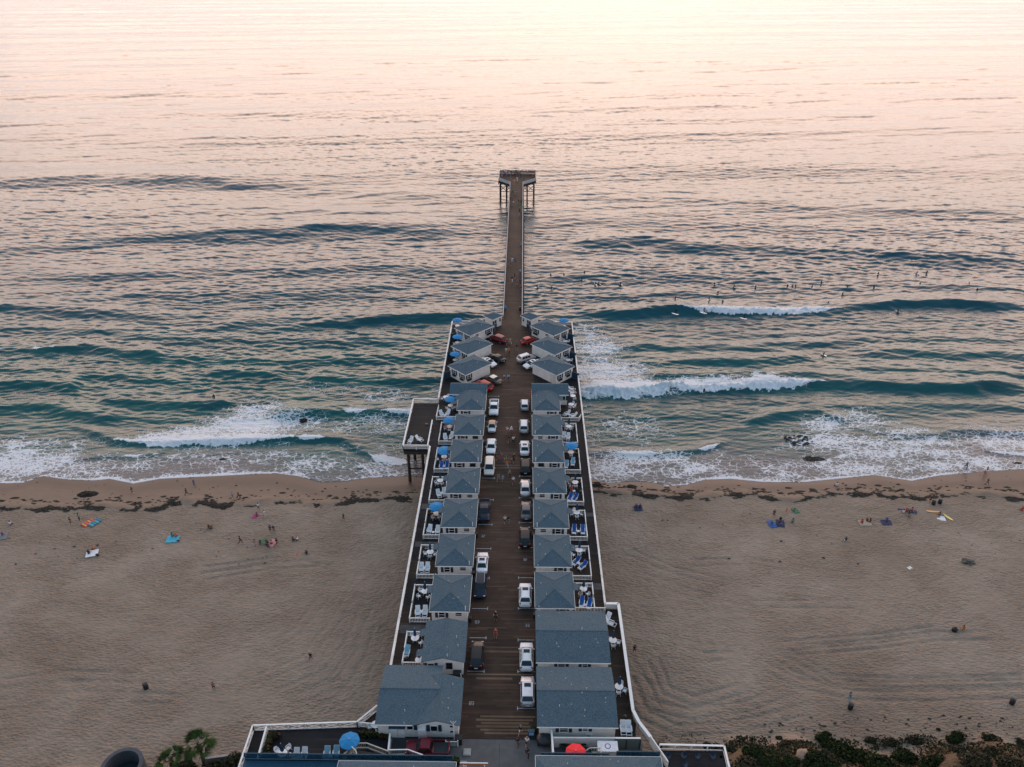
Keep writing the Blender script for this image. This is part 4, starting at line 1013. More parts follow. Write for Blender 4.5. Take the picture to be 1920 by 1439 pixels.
def mk_umb_open(canv, R=1.28):
    t_ = thing('open_umbrella', '-', 'umbrella')
    MB().tube((0, 0, 0), (0, 0, 2.65), .025, .025, 8).build('pole', M_ac, t_)
    MB().lathe([(0, 0), (.26, 0), (.24, .07), (.05, .12)], 12).build('base', M_black, t_)
    b = MB(); n = 8; vs = [(0, 0, 2.62)]
    for j, (r, z) in enumerate(((.45, 2.50), (.9, 2.32), (1.0, 2.27))):
        for i in range(n * 2):
            a = i * math.pi / n; k = 1 if i % 2 == 0 else .955
            vs.append((r * R * k * math.cos(a), r * R * k * math.sin(a), z - (0 if i % 2 == 0 else .035 * r)))
    m = 2 * n
    vs += [(x, y, 2.16) for x, y, z in vs[1 + 2 * m:1 + 3 * m]]
    f = [(0, 1 + i, 1 + (i + 1) % m) for i in range(m)]
    for j in range(3): f += [(1 + j * m + i, 1 + (j + 1) * m + i, 1 + (j + 1) * m + (i + 1) % m, 1 + j * m + (i + 1) % m) for i in range(m)]
    b.add(vs, f); b.build('canopy', canv, t_)
    r_ = MB()
    for i in range(n):
        a = i * 2 * math.pi / n; r_.bar((0, 0, 2.58), (R * .98 * math.cos(a), R * .98 * math.sin(a), 2.24), .02)
    r_.build('ribs', M_ac, t_)
    MB().blob((0, 0, 2.68), (.05, .05, .06), 0, 8, 4, 0).build('finial', M_white, t_)
    return t_
def mk_umb_closed(canv):
    t_ = thing('closed_umbrella', '-', 'umbrella')
    MB().tube((0, 0, 0), (0, 0, 2.6), .025, .025, 8).build('pole', M_ac, t_)
    MB().lathe([(0, 0), (.26, 0), (.24, .07), (.05, .12)], 12).build('base', M_black, t_)
    b = MB(); n = 16; vs = []
    prof = ((.05, 2.55), (.13, 2.2), (.17, 1.75), (.14, 1.45), (.22, 1.22))
    for r, z in prof:
        for i in range(n):
            a = i * 2 * math.pi / n; k = 1.25 if i % 2 else .75; vs.append((r * k * math.cos(a), r * k * math.sin(a), z))
    b.add(vs, [(j * n + i, (j + 1) * n + i, (j + 1) * n + (i + 1) % n, j * n + (i + 1) % n) for j in range(4) for i in range(n)] + [tuple(range(n))[::-1]])
    b.build('folded_canopy', canv, t_)
    MB().blob((0, 0, 2.62), (.04, .04, .05), 0, 8, 4, 0).build('finial', M_white, t_)
    return t_
p_table, p_chair, p_side = proto(mk_table()), proto(mk_chair()), proto(mk_sidetable())
p_l0, p_lB, p_lL = proto(mk_lounger()), proto(mk_lounger(M_cushB)), proto(mk_lounger(M_cushL))
p_uo, p_uc = proto(mk_umb_open(M_canvas)), proto(mk_umb_closed(M_canvasD))
bpy.context.view_layer.update()
Zm = {'A': (700, 1080, 3.84), 'B': (740, 820, 4.571), 'C': (740, 560, 4.798), 'J': (820, 570, 8.464), 'K': (960, 570, 8.464), 'M': (740, 730, 9.595), 'N': (1000, 730, 8.462),
      'O': (700, 1080, 8.465), 'P': (1000, 1060, 8.465), 'L': (740, 860, 9.59), 'R': (1040, 860, 6.54), 'Q': (750, 980, 7.2), 'S': (1120, 1120, 5.14), 'T': (440, 1330, 8.727), 'U': (640, 1330, 8.0), 'V': (990, 1350, 7.385)}
def zp(k, a, b):
    ox, oy, s = Zm[k]; return ox + a / s, oy + b / s
def zat(k, a, b, z): return at(*zp(k, a, b), z)
def side_word(dx, dy):
    if abs(dx) > abs(dy) * 1.2: return 'on its right' if dx > 0 else 'on its left'
    return 'on its far side' if dy > 0 else 'on its near side'
def table_set(where, k, tx, ty, umb, chairs, guests=None):
    x, y = zat(k, tx, ty, D + .72)
    kind = {'o': 'open bright blue umbrella', 'c': 'furled dark blue umbrella', 'n': None}[umb]
    dup(p_table, (x, y, D + .006), 0, 'round white table %s' % where, 'round white patio tables')
    if umb == 'o': dup(p_uo, (x + .05, y + .05, D + .007), .2, 'open bright blue umbrella %s' % where, 'open blue umbrellas')
    if umb == 'c': dup(p_uc, (x + .02, y + .03, D + .007), 0, 'furled dark blue umbrella %s' % where, 'furled blue umbrellas')
    used = {}
    for deg, r in chairs:
        a = math.radians(deg); cx, cy = x + r * math.cos(a), y + r * math.sin(a)
        w_ = side_word(math.cos(a), math.sin(a)); used[w_] = used.get(w_, 0) + 1
        if used[w_] > 1: w_ = ('at its near right' if math.cos(a) > 0 else 'at its near left') if math.sin(a) < 0 else ('at its far right' if math.cos(a) > 0 else 'at its far left')
        dup(p_chair, (cx, cy, D + .006), a - math.pi / 2 + random.uniform(-.25, .25), 'white chair %s of the table %s' % (w_.replace('on its ', '').replace('at its ', '').replace(' side', ' side').strip(), where), 'white resin chairs round patio tables')
    return x, y
TS = {}
TS['wingL'] = table_set('by the T-shaped left cottage wing', 'M', 915, 140, 'n', [(60, .75), (200, .8), (300, .8)])
TS['tL'] = table_set('at the T-shaped left cottage', 'M', 1005, 292, 'o', [(-140, .95), (-50, .85), (-15, 1.0), (10, 1.5)])
TS['6L'] = table_set('at the sixth hip-roofed left cottage', 'M', 985, 672, 'o', [(200, .85), (-85, .9), (20, .8), (-20, 1.15), (70, .7)])
TS['5L'] = table_set('at the fifth hip-roofed left cottage', 'M', 892, 1212, 'o', [(200, 1.35), (-95, .9), (-45, 1.0), (25, 1.1)])
TS['4L'] = table_set('at the fourth hip-roofed left cottage', 'L', 820, 392, 'c', [(205, .85), (-125, .8), (-60, .8), (50, .7), (-10, 1.3)])
TS['3L'] = table_set('at the third hip-roofed left cottage', 'L', 748, 990, 'o', [(-125, .85), (-50, .85), (20, 1.1)])
TS['2L'] = table_set('at the second hip-roofed left cottage', 'Q', 408, 395, 'c', [(190, .8), (-90, .8), (-20, .85), (70, .7)])
TS['1L'] = table_set('at the nearest hip-roofed left cottage', 'Q', 338, 925, 'c', [(160, .75), (-140, 1.2), (-60, 1.15), (30, .7)])
TS['gL'] = table_set('at the gabled left cottage', 'O', 662, 985, 'c', [(125, .8), (55, .8), (-35, 1.1)])
TS['gL2'] = table_set('at the near end of the gabled left cottage patio', 'O', 728, 1330, 'c', [(10, .9)])
TS['wingR'] = table_set('by the T-shaped right cottage wing', 'N', 630, 105, 'n', [(-70, .85), (110, .8)])
TS['tR'] = table_set('at the T-shaped right cottage', 'N', 600, 240, 'c', [(-110, .8), (-50, .85), (60, .8), (10, .8)])
TS['6R'] = table_set('at the sixth hip-roofed right cottage', 'N', 560, 588, 'c', [(-130, .75), (-60, .75), (20, .75), (120, .75)])
TS['5R'] = table_set('at the fifth hip-roofed right cottage', 'N', 596, 1000, 'o', [(90, .8), (-90, .7)])
TS['4R'] = table_set('at the fourth hip-roofed right cottage', 'R', 250, 290, 'c', [(-85, .85), (180, 1.0), (-130, 1.2)])
TS['3R'] = table_set('at the third hip-roofed right cottage', 'R', 270, 660, 'c', [(190, .85), (-10, .9), (-90, .85), (115, .75)])
TS['2R'] = table_set('at the second hip-roofed right cottage', 'R', 300, 1122, 'c', [(140, .85), (15, .8), (-140, 1.35), (-90, .8)])
TS['1R'] = table_set('at the nearest hip-roofed right cottage', 'P', 795, 375, 'c', [(60, .75), (-120, 1.0), (-50, 1.05)])
TS['gR2'] = table_set('beside the second gabled right house', 'S', 150, 413, 'c', [(150, .75), (-15, .8), (-90, .8)])
TS['gR1'] = table_set('beside the nearest gabled right house', 'S', 210, 860, 'c', [(-30, .85), (-100, .8), (60, .6)])
TS['d1'] = table_set('at the left rail between the nearer diagonal cottages', 'J', 285, 888, 'o', [(20, .9), (-30, .9)])
TS['d2'] = table_set('at the left rail between the farther diagonal cottages', 'J', 320, 612, 'o', [(200, .8)])
TS['d3'] = table_set('at the far left corner of the wide deck', 'J', 318, 345, 'o', [(-60, .8)])
TS['e1'] = table_set('at the right rail between the nearer diagonal cottages', 'K', 890, 890, 'c', [(20, .8), (140, .8)])
TS['e2'] = table_set('at the right rail between the farther diagonal cottages', 'K', 845, 592, 'c', [(20, .8), (200, .8)])
TS['e3'] = table_set('at the far right corner of the wide deck', 'K', 815, 350, 'o', [(-60, .8)])
TS['b1'] = table_set('in the corner beside the large L-shaped house', 'U', 515, 228, 'n', [(195, .8), (-60, .8), (-20, .8)])
TS['b2'] = table_set('at the left end of the beach terrace', 'T', 785, 722, 'c', [(150, 1.0), (65, 1.0), (-10, .9)])
x, y = zat('M', 885, 1110, D + 2.3); dup(p_uo, (x, y, D + .006), .5, 'open bright blue umbrella, nearer of the overlapping pair at the fifth left cottage', 'open blue umbrellas')
x, y = zat('U', 120, 470, D + 2.3); dup(p_uo, (x, y, D + .006), .1, 'open bright blue umbrella on the beach terrace by the ramp', 'open blue umbrellas')
def loungers(where, k, pts, tab=None, rz=0, proto_=None, word='white'):
    names = ['left', 'right']
    for i, (a, b_, *r) in enumerate(pts):
        x, y = zat(k, a, b_, D + .45)
        dup(proto_ or p_l0, (x, y, D + .006), (r[0] if r else rz), '%s lounge chair, %s one %s' % (word, names[i], where), 'lounge chairs in pairs')
    if tab:
        x, y = zat(k, tab[0], tab[1], D + .45); dup(p_side, (x, y, D + .006), 0, 'small white side table between loungers %s' % where, 'small side tables')
loungers('at the T-shaped left cottage', 'M', [(845, 450, .4), (955, 432, -.3)], (908, 464))
loungers('at the sixth left cottage', 'M', [(912, 875, .2), (1022, 842, -.2)], (1000, 885))
loungers('at the fifth left cottage', 'L', [(840, 135), (940, 130)], (890, 137), proto_=p_lB, word='blue-cushioned')
loungers('at the fourth left cottage', 'L', [(795, 642, .35), (897, 612, .2)], (848, 618))
loungers('at the third left cottage', 'L', [(625, 1285, -.15), (773, 1300)], (690, 1322))
loungers('at the second left cottage', 'Q', [(290, 620, .05), (370, 617)], (330, 615))
loungers('at the nearest left cottage', 'Q', [(240, 1212, .1), (337, 1208)], (288, 1202))
x, y = zat('O', 532, 1210, D + .45); dup(p_lL, (x, y, D + .006), -.1, 'pale blue lounge chair by the fence of the gabled left cottage', 'lounge chairs in pairs')
loungers('on the viewing platform', 'M', [(285, 925, -.3), (445, 895, 1.0)])
loungers('beside the far wing of the T-shaped right cottage', 'K', [(945, 1342, 1.35), (955, 1398, 1.7)])
loungers('at the T-shaped right cottage', 'N', [(530, 385, -.9), (632, 415, -1.2)], (572, 402))
loungers('at the sixth right cottage', 'N', [(483, 745, -.2), (553, 762, -.1)], (518, 745))
loungers('at the fifth right cottage', 'N', [(525, 1200, -.2), (628, 1158, -.1)], None, proto_=p_lL, word='pale blue')
loungers('at the fourth right cottage', 'R', [(188, 480, -.4), (248, 485, -.5)], None, proto_=p_lB, word='royal blue')
loungers('at the third right cottage', 'R', [(240, 875, -.1), (345, 878)], (290, 890), proto_=p_lB, word='royal blue')
loungers('at the second right cottage', 'R', [(262, 1262, -.7), (343, 1315, -.8)], (293, 1282), proto_=p_lB, word='royal blue')
loungers('at the nearest right cottage', 'P', [(770, 590, -.15), (888, 620, -.25)], (815, 630), proto_=p_lB, word='royal blue')
loungers('behind the second gabled right house', 'S', [(92, 205, -.6), (128, 245, 1.1)], (98, 232))
loungers('at the near end of the right side deck', 'S', [(250, 1265), (302, 1268)], (303, 1197))
loungers('in white on the beach terrace', 'T', [(1000, 775), (1133, 762)])
loungers('in blue on the beach terrace', 'T', [(1505, 745), (1655, 735)], (1580, 765), proto_=p_lL, word='pale blue')
x, y = zat('R', 238, 397, D + .45); dup(p_side, (x, y, D + .006), 0, 'small white side table beside the standing guest in red', 'small side tables')
# little extras
def grill(label, x, y):
    t_ = thing('kettle_grill', label, 'grill', (x, y, D))
    MB().lathe([(.05, .55), (.24, .66), (.28, .78), (.24, .90), (.05, 1.0)], 14).build('bowl', M_black, t_, smooth=True)
    for i in range(3):
        a = i * 2.094; MB().tube((.24 * math.cos(a), .24 * math.sin(a), 0), (.12 * math.cos(a), .12 * math.sin(a), .62), .02, .02, 6).build('leg', M_black, t_)
grill('black kettle grill on the near end of the right side deck', *zat('S', 265, 1155, D + .7))
grill('black kettle grill at the fourth right cottage', *zat('R', 315, 408, D + .7))
grill('black kettle grill by the fence of the gabled left cottage', *zat('O', 530, 1310, D + .7))
# ================================================================== CARS
def paint(name, col, metal=.3):
    return mat(name, col, .35, .06, 2, metal=metal, coat=.1, spec=.3)
P_ = dict(white=paint('white_car_paint', (.72, .72, .74), 0), silver=paint('silver_car_paint', (.42, .43, .46), .6), dark=paint('dark_grey_car_paint', (.035, .038, .045), .3),
     black=paint('black_car_paint', (.010, .011, .014), .1), navy=paint('navy_car_paint', (.012, .018, .035), .2), red=paint('red_car_paint', (.32, .010, .012), .1), maroon=paint('dark_red_car_paint', (.13, .008, .016), .2),
     beige=paint('beige_car_paint', (.58, .54, .50), .2), brown=paint('olive_brown_car_paint', (.10, .085, .06), .2), orange=paint('copper_tone_roof', (.38, .24, .17), .2), grey=paint('grey_car_paint', (.10, .10, .11), .4))
M_tyre = mat('black_tyre', (.012, .012, .012), .9, .2, 8); M_rim = mat('alloy_rim', (.45, .45, .47), .35, .1, 8, metal=.8)
M_tail = mat('red_tail_lamp', (.35, .012, .010), .3, .1, 8, coat=.5); M_head = mat('clear_head_lamp', (.60, .62, .66), .2, .1, 8, coat=.8)
M_trim = mat('black_trim', (.02, .02, .022), .5, .2, 8); M_plate = mat('number_plate', (.55, .55, .52), .5, .1, 20)
CARS = {  # length, width, height, hood start.., list: (y0 windshield base, y1 roof front, y2 roof rear, y3 rear glass base) measured from the front bumper 0 to L
 'sedan': (4.75, 1.84, 1.45, 1.15, 1.95, 3.25, 4.05, .92, .95),
 'hatch': (4.1, 1.76, 1.50, .95, 1.70, 3.35, 3.85, .92, .98),
 'small': (3.5, 1.66, 1.50, .75, 1.40, 2.85, 3.25, .90, .98),
 'suv': (4.75, 1.92, 1.75, 1.15, 1.80, 4.05, 4.50, 1.02, 1.12),
 'wagon': (4.85, 1.90, 1.66, 1.15, 1.90, 4.00, 4.60, 1.0, 1.08),
 'minivan': (4.95, 1.95, 1.75, .90, 1.75, 4.35, 4.80, 1.02, 1.10),
 'pickup': (5.5, 1.98, 1.80, 1.35, 2.00, 3.15, 3.50, 1.08, 1.10),
}
def car(label, kind, col, x, y, rz, roof=None, sunroof=False, rails=False, z=D + .012, group=None, rim=None):
    """rz = heading of the front, 0 = towards +Y (sea)"""
    L, W, H, a0, a1, a2, a3, hb, hr = CARS[kind]
    t_ = thing('parked_car', label, 'car' if kind != 'pickup' else 'pickup truck', (x, y, z), rz, group or 'cars parked on the pier')
    paint_ = P_[col]; hw = W / 2; Y_ = lambda s: L / 2 - s
    # body shell: cross sections from nose to tail
    st = [(0.0, .58, .36, .50), (.05, .74, .26, .62), (.16, .86, .23, .70), (.38, .95, .22, .77), (.75, 1, .20, .84), (a0, 1, .20, hb), (a1, 1, .20, hb + .02), (L * .5, 1, .20, hb + .03), (a2, 1, .20, hb + .04), (a3, .99, .20, hr), (L - .40, .96, .22, hr - .02), (L - .16, .90, .24, hr - .06), (L - .05, .80, .28, hr - .14), (L, .66, .40, .62)]
    if kind == 'pickup': st = [(0.0, .88, .40, .70), (.06, .95, .30, .90), (.35, .99, .30, 1.0), (.8, 1, .30, 1.06), (a0, 1, .30, hb), (a1, 1, .3, hb), (a3, 1, .30, hr), (a3 + .05, 1, .30, .74), (L - .2, 1, .3, .74), (L - .12, 1, .3, hr), (L - .02, .98, .32, hr), (L, .95, .45, .75)]
    b = MB(); ring = 12; vs = []
    for s, k, zb, zt in st:
        w_ = hw * k; y_ = Y_(s)
        prof = [(-w_ * .86, zb), (-w_, zb + .12), (-w_, (zb + zt) / 2 + .05), (-w_ * .985, zt - .08), (-w_ * .90, zt), (-w_ * .45, zt + .035), (w_ * .45, zt + .035), (w_ * .90, zt), (w_ * .985, zt - .08), (w_, (zb + zt) / 2 + .05), (w_, zb + .12), (w_ * .86, zb)]
        vs += [(px_, y_, z_) for px_, z_ in prof]
    n = len(st)
    f = [(j * ring + i, j * ring + (i + 1) % ring, (j + 1) * ring + (i + 1) % ring, (j + 1) * ring + i) for j in range(n - 1) for i in range(ring)]
    f += [tuple(range(ring))[::-1], tuple(range((n - 1) * ring, n * ring))]
    b.add(vs, f)
    o = b.build('body', paint_, t_, smooth=True); o.data.polygons[-1].use_smooth = False
    # cabin
    tw = hw * .74; bw = hw * .93; zb = hb - .02; zt = H - .06
    cb = [(-bw, Y_(a0), zb), (bw, Y_(a0), zb), (bw, Y_(a3), hr - .02), (-bw, Y_(a3), hr - .02)]
    ct = [(-tw, Y_(a1), zt), (tw, Y_(a1), zt), (tw, Y_(a2), zt), (-tw, Y_(a2), zt)]
    b = MB(); b.add(cb + ct, [(0, 1, 5, 4), (1, 2, 6, 5), (2, 3, 7, 6), (3, 0, 4, 7)])
    b.build('cabin', paint_, t_)
    r_ = MB(); m_ = (Y_(a1) + Y_(a2)) / 2
    r_.add([(-tw, Y_(a1), zt), (0, Y_(a1) + .05, zt + .045), (tw, Y_(a1), zt), (-tw - .01, m_, zt + .03), (0, m_, zt + .085), (tw + .01, m_, zt + .03), (-tw, Y_(a2), zt), (0, Y_(a2) - .03, zt + .045), (tw, Y_(a2), zt)], [(0, 3, 4, 1), (1, 4, 5, 2), (3, 6, 7, 4), (4, 7, 8, 5)])
    ro = r_.build('roof', P_[roof] if roof else paint_, t_, smooth=True)
    def facequad(A, B_, C_, D_, u0, u1, v0, v1, off, nm, m2=M_pane):
        A, B_, C_, D_ = map(Vector, (A, B_, C_, D_))
        nrm = (B_ - A).cross(D_ - A).normalized(); q = lambda u, v: A.lerp(B_, u).lerp(D_.lerp(C_, u), v) + nrm * off
        return MB().quad(q(u0, v0), q(u1, v0), q(u1, v1), q(u0, v1)).build(nm, m2, t_)
    # A-B bottom, D-C top; normals outward
    facequad(cb[1], cb[0], ct[0], ct[1], .05, .95, .05, .95, .015, 'windshield')
    facequad(cb[3], cb[2], ct[2], ct[3], .07, .93, .10, .90, .015, 'rear_window')
    for A, B_, C_, D_ in ((cb[0], cb[3], ct[3], ct[0]), (cb[2], cb[1], ct[1], ct[2])):
        rear = A is cb[2]
        nwin = 2 if kind in ('sedan', 'hatch', 'small', 'pickup') else 3
        for i in range(nwin):
            u0 = .10 + i * .80 / nwin + .02; u1 = .10 + (i + 1) * .80 / nwin - .01
            facequad(A, B_, C_, D_, u0, u1, .14, .88, .012, 'side_window')
    wr = .34 if kind in ('suv', 'pickup') else .32
    for s in (-1, 1):
        for yy in (Y_(.88), Y_(L - .95)):
            xx = s * (hw - .10)
            w_ = MB().tube((xx - s * .11, yy, wr), (xx + s * .115, yy, wr), wr, wr, 18).build('wheel', M_tyre, t_, bevel=.03)
            MB().tube((xx + s * .10, yy, wr), (xx + s * .125, yy, wr), wr * .62, wr * .58, 12).build('rim', M_rim, w_)
            MB().tube((xx, yy, wr + .03), (xx + s * .105, yy, wr + .03), wr + .07, wr + .07, 18).build('wheel_arch', M_trim, t_)
        MB().box((s * (hw * .70), Y_(.17), .64 if kind != 'pickup' else .86), (.36, .14, .15)).build('headlight', M_head, t_, bevel=.03)
        MB().box((s * (hw * .76), Y_(L - .11), (hr - .17)), (.26 if kind != 'suv' else .18, .12, .16 if kind not in ('suv', 'wagon') else .3)).build('taillight', M_tail, t_, bevel=.02)
        MB().box((s * (hw + .09), Y_(a0 + .42), hb + .07), (.20, .14, .13)).build('mirror', paint_, t_, bevel=.03)
        if rails: MB().bar((s * (tw - .06), Y_(a1 + .1), zt + .10), (s * (tw - .06), Y_(a2 - .1), zt + .10), .05, .06).build('roof_rail', M_trim if col in ('white', 'silver') else M_metal, t_)
    MB().box((0, Y_(.0) + .005, .48), (W * .62, .05, .16)).build('grille', M_trim, t_)
    MB().box((0, Y_(L) - .01, .62), (.5, .03, .16)).build('number_plate', M_plate, t_)
    if sunroof: MB().add([(-tw * .62, Y_(a1 + .22), zt + .075), (-tw * .62, Y_(a1 + .85), zt + .090), (tw * .62, Y_(a1 + .85), zt + .090), (tw * .62, Y_(a1 + .22), zt + .075)], [(0, 1, 2, 3)]).build('sunroof', M_pane, t_)
    if kind == 'pickup':
        b = MB(); y0, y1 = Y_(a3 + .08), Y_(L - .14)
        b.box((0, (y0 + y1) / 2, .81), (W * .80, y0 - y1, .03)).build('bed_liner', M_trim, t_)
        for s in (-1, 1): MB().box((s * (hw - .07), (y0 + y1) / 2, .93), (.13, y0 - y1 + .1, .36)).build('bed_side', paint_, t_, bevel=.02)
    return t_
def carz(label, kind, col, k, a, b_, rz, h=.8, **kw):
    x, y = zat(k, a, b_, D + h); return car(label, kind, col, x, y, rz, **kw)
Pi = math.pi
carz('white pickup truck facing the beach, farthest car of the left lane side', 'pickup', 'white', 'C', 893, 975, Pi)
carz('small white car with a copper-toned roof in the left line of cars', 'small', 'white', 'C', 876, 1145, Pi, roof='orange')  # only the roof takes the copper tone, the body stays white
carz('white sedan facing the beach, between the small copper-topped car and the beige minivan', 'sedan', 'white', 'C', 868, 1322, Pi)
carz('beige minivan facing the beach in the left line of cars', 'minivan', 'beige', 'B', 812, 245, Pi)
carz('dark navy pickup truck with an empty bed in the left line of cars', 'pickup', 'navy', 'B', 768, 622, Pi)
carz('white sedan with a sunroof showing red tail lamps, left side of the lane', 'sedan', 'white', 'B', 750, 1068, 0, sunroof=True)
carz('dark navy sport utility car with roof rails, behind the white sunroof sedan', 'suv', 'navy', 'A', 770, 65, Pi, rails=True)
carz('black sport utility car alone beside the gabled cottage, tail towards the beach', 'wagon', 'black', 'A', 745, 560, 0)
carz('silver hatchback, farthest car of the right lane side', 'hatch', 'silver', 'C', 1170, 948, 0, roof='white')
carz('silver sport utility car with white roof and roof rails in the right line', 'suv', 'silver', 'C', 1163, 1140, 0, roof='white', rails=True)
carz('white sedan in the right line, in front of the black sport utility car', 'sedan', 'white', 'C', 1170, 1335, 0, sunroof=True)
carz('black sport utility car in the right line beside the walking crowd', 'suv', 'black', 'B', 1121, 240, 0)
carz('silver sedan in the right line behind the black sport utility car', 'sedan', 'silver', 'B', 1120, 425, 0)
carz('dark grey coupe in the right line between the silver sedan and a black car', 'sedan', 'grey', 'B', 1127, 620, 0)
carz('black hatchback in the right line, nearest of the dark cars', 'wagon', 'black', 'B', 1118, 845, 0)
carz('white sport utility car with roof rails beside the nearest right hip-roofed cottage', 'suv', 'white', 'A', 1094, 128, 0, sunroof=True, rails=True)
carz('white wagon beside the second gabled house, middle of the three nearest on the right', 'wagon', 'white', 'A', 1103, 572, 0, sunroof=True, rails=True)
carz('silver white sport utility car beside the nearest gabled house', 'suv', 'silver', 'A', 1110, 822, 0, roof='white', sunroof=True)
dg = math.radians(-132)
carz('dark red hatchback parked at a slant by the farthest left diagonal cottage', 'wagon', 'maroon', 'J', 962, 545, math.radians(52))
carz('black sedan parked at a slant between the left diagonal cottages', 'sedan', 'black', 'J', 945, 850, math.radians(48))
carz('white sedan parked at a slant half hidden by a left diagonal cottage roof', 'sedan', 'white', 'J', 800, 915, math.radians(-132), sunroof=True)
carz('olive brown old car with pale green glass at a slant by the left row', 'sedan', 'brown', 'J', 878, 1185, math.radians(48), roof='beige')
carz('bright red car parked at a slant beside the T-shaped left cottage', 'wagon', 'red', 'J', 735, 1280, math.radians(48))
carz('bright red hatchback parked at a slant by the farthest right diagonal cottage', 'hatch', 'red', 'K', 262, 570, math.radians(-52))
carz('silver sport utility car with white roof parked at a slant on the right', 'suv', 'silver', 'K', 225, 855, math.radians(-56), roof='white', rails=True)
carz('white sedan parked at a slant beside the silver sport utility car', 'sedan', 'white', 'K', 325, 945, math.radians(128), sunroof=True)
carz('dark red pickup truck parked sideways behind the L-shaped house', 'pickup', 'maroon', 'U', 1290, 580, math.radians(90), group='cars on the driveway')
x, y = zat('V', 232, 270, D + .5); cc = thing('covered_cart', 'small cart under a black cover beside the wall of the nearest right house', 'cart', (x, y, D - .02))
MB().blob((0, 0, .62), (1.15, .95, .62), 9, 18, 10, .06).build('cover', M_black, cc, smooth=True)
for s_ in (-1, 1):
    for q in (-.5, .5): MB().tube((s_ * .85 - .07, q, .2), (s_ * .85 + .07, q, .2), .2, .2, 12).build('wheel', M_tyre, cc)
# ================================================================== PEOPLE
def skin_mesh(name, verts, edges, root=0, levels=1):
    me = bpy.data.meshes.new('tmp'); me.from_pydata([v[0] for v in verts], edges, [])
    o = bpy.data.objects.new('tmp', me); C.objects.link(o)
    o.modifiers.new('s', 'SKIN')
    if levels: mm = o.modifiers.new('u', 'SUBSURF'); mm.levels = levels
    sv = me.skin_vertices[0].data
    for i, v in enumerate(verts):
        r = v[1]; sv[i].radius = (r, r) if not isinstance(r, tuple) else r; sv[i].use_root = (i == root)
    dg_ = bpy.context.evaluated_depsgraph_get(); dg_.update()
    m2 = bpy.data.meshes.new_from_object(o.evaluated_get(dg_)); m2.name = name
    bpy.data.objects.remove(o); bpy.data.meshes.remove(me)
    m2.polygons.foreach_set('use_smooth', [True] * len(m2.polygons))
    return m2
def rot(v, ax, deg): return Matrix.Rotation(math.radians(deg), 3, ax) @ Vector(v)
def skeleton(pose):
    """front = -Y; lengths for a 1.72 m adult"""
    g = dict(hip=(0, 0), knee=(0, 0), sh=(8, 8), el=(15, 15), lean=0, root=.93, spread=4, headp=0, arml=(6, 6))
    g.update(pose)
    pel = Vector((0, 0, g['root'])); R = Matrix.Rotation(math.radians(g['lean']), 3, 'X')
    if g.get('flat'): R = Matrix.Rotation(math.radians(g['lean']), 3, 'X')
    sp = lambda v: pel + R @ Vector(v)
    J = {'pel': pel, 'waist': sp((0, 0, .16)), 'chest': sp((0, 0, .36)), 'neck': sp((0, .01, .52)), 'head': sp((0, -.02, .63)), 'top': sp((0, -.02, .76))}
    for s, n in ((-1, 'l'), (1, 'r')):
        i = 0 if s < 0 else 1
        hj = pel + R @ Vector((s * .09, 0, -.03)); th_ = rot((0, 0, -.42), 'X', -g['hip'][i]); th_ = rot(th_, 'Y', -s * g['spread'])
        kn = hj + th_; sh_ = rot(rot((0, 0, -.42), 'X', -g['hip'][i] + g['knee'][i]), 'Y', -s * g['spread'] * .5); an = kn + sh_
        ft = an + rot((0, -.17, -.03), 'X', (-g['hip'][i] + g['knee'][i]) * .4)
        J.update({n + 'hip': hj, n + 'kn': kn, n + 'an': an, n + 'ft': ft})
        sj = sp((s * .17, 0, .46)); ua = rot(rot((0, 0, -.28), 'X', -g['sh'][i] + g['lean'] * .6), 'Y', -s * g['arml'][i]); e = sj + ua
        fa = rot(rot((0, 0, -.25), 'X', -g['sh'][i] - g['el'][i] + g['lean'] * .6), 'Y', -s * g['arml'][i]); w_ = e + fa
        J.update({n + 'sh': sj, n + 'el': e, n + 'wr': w_, n + 'hand': w_ + fa.normalized() * .09, n + 'fd': fa.normalized()})
    return J
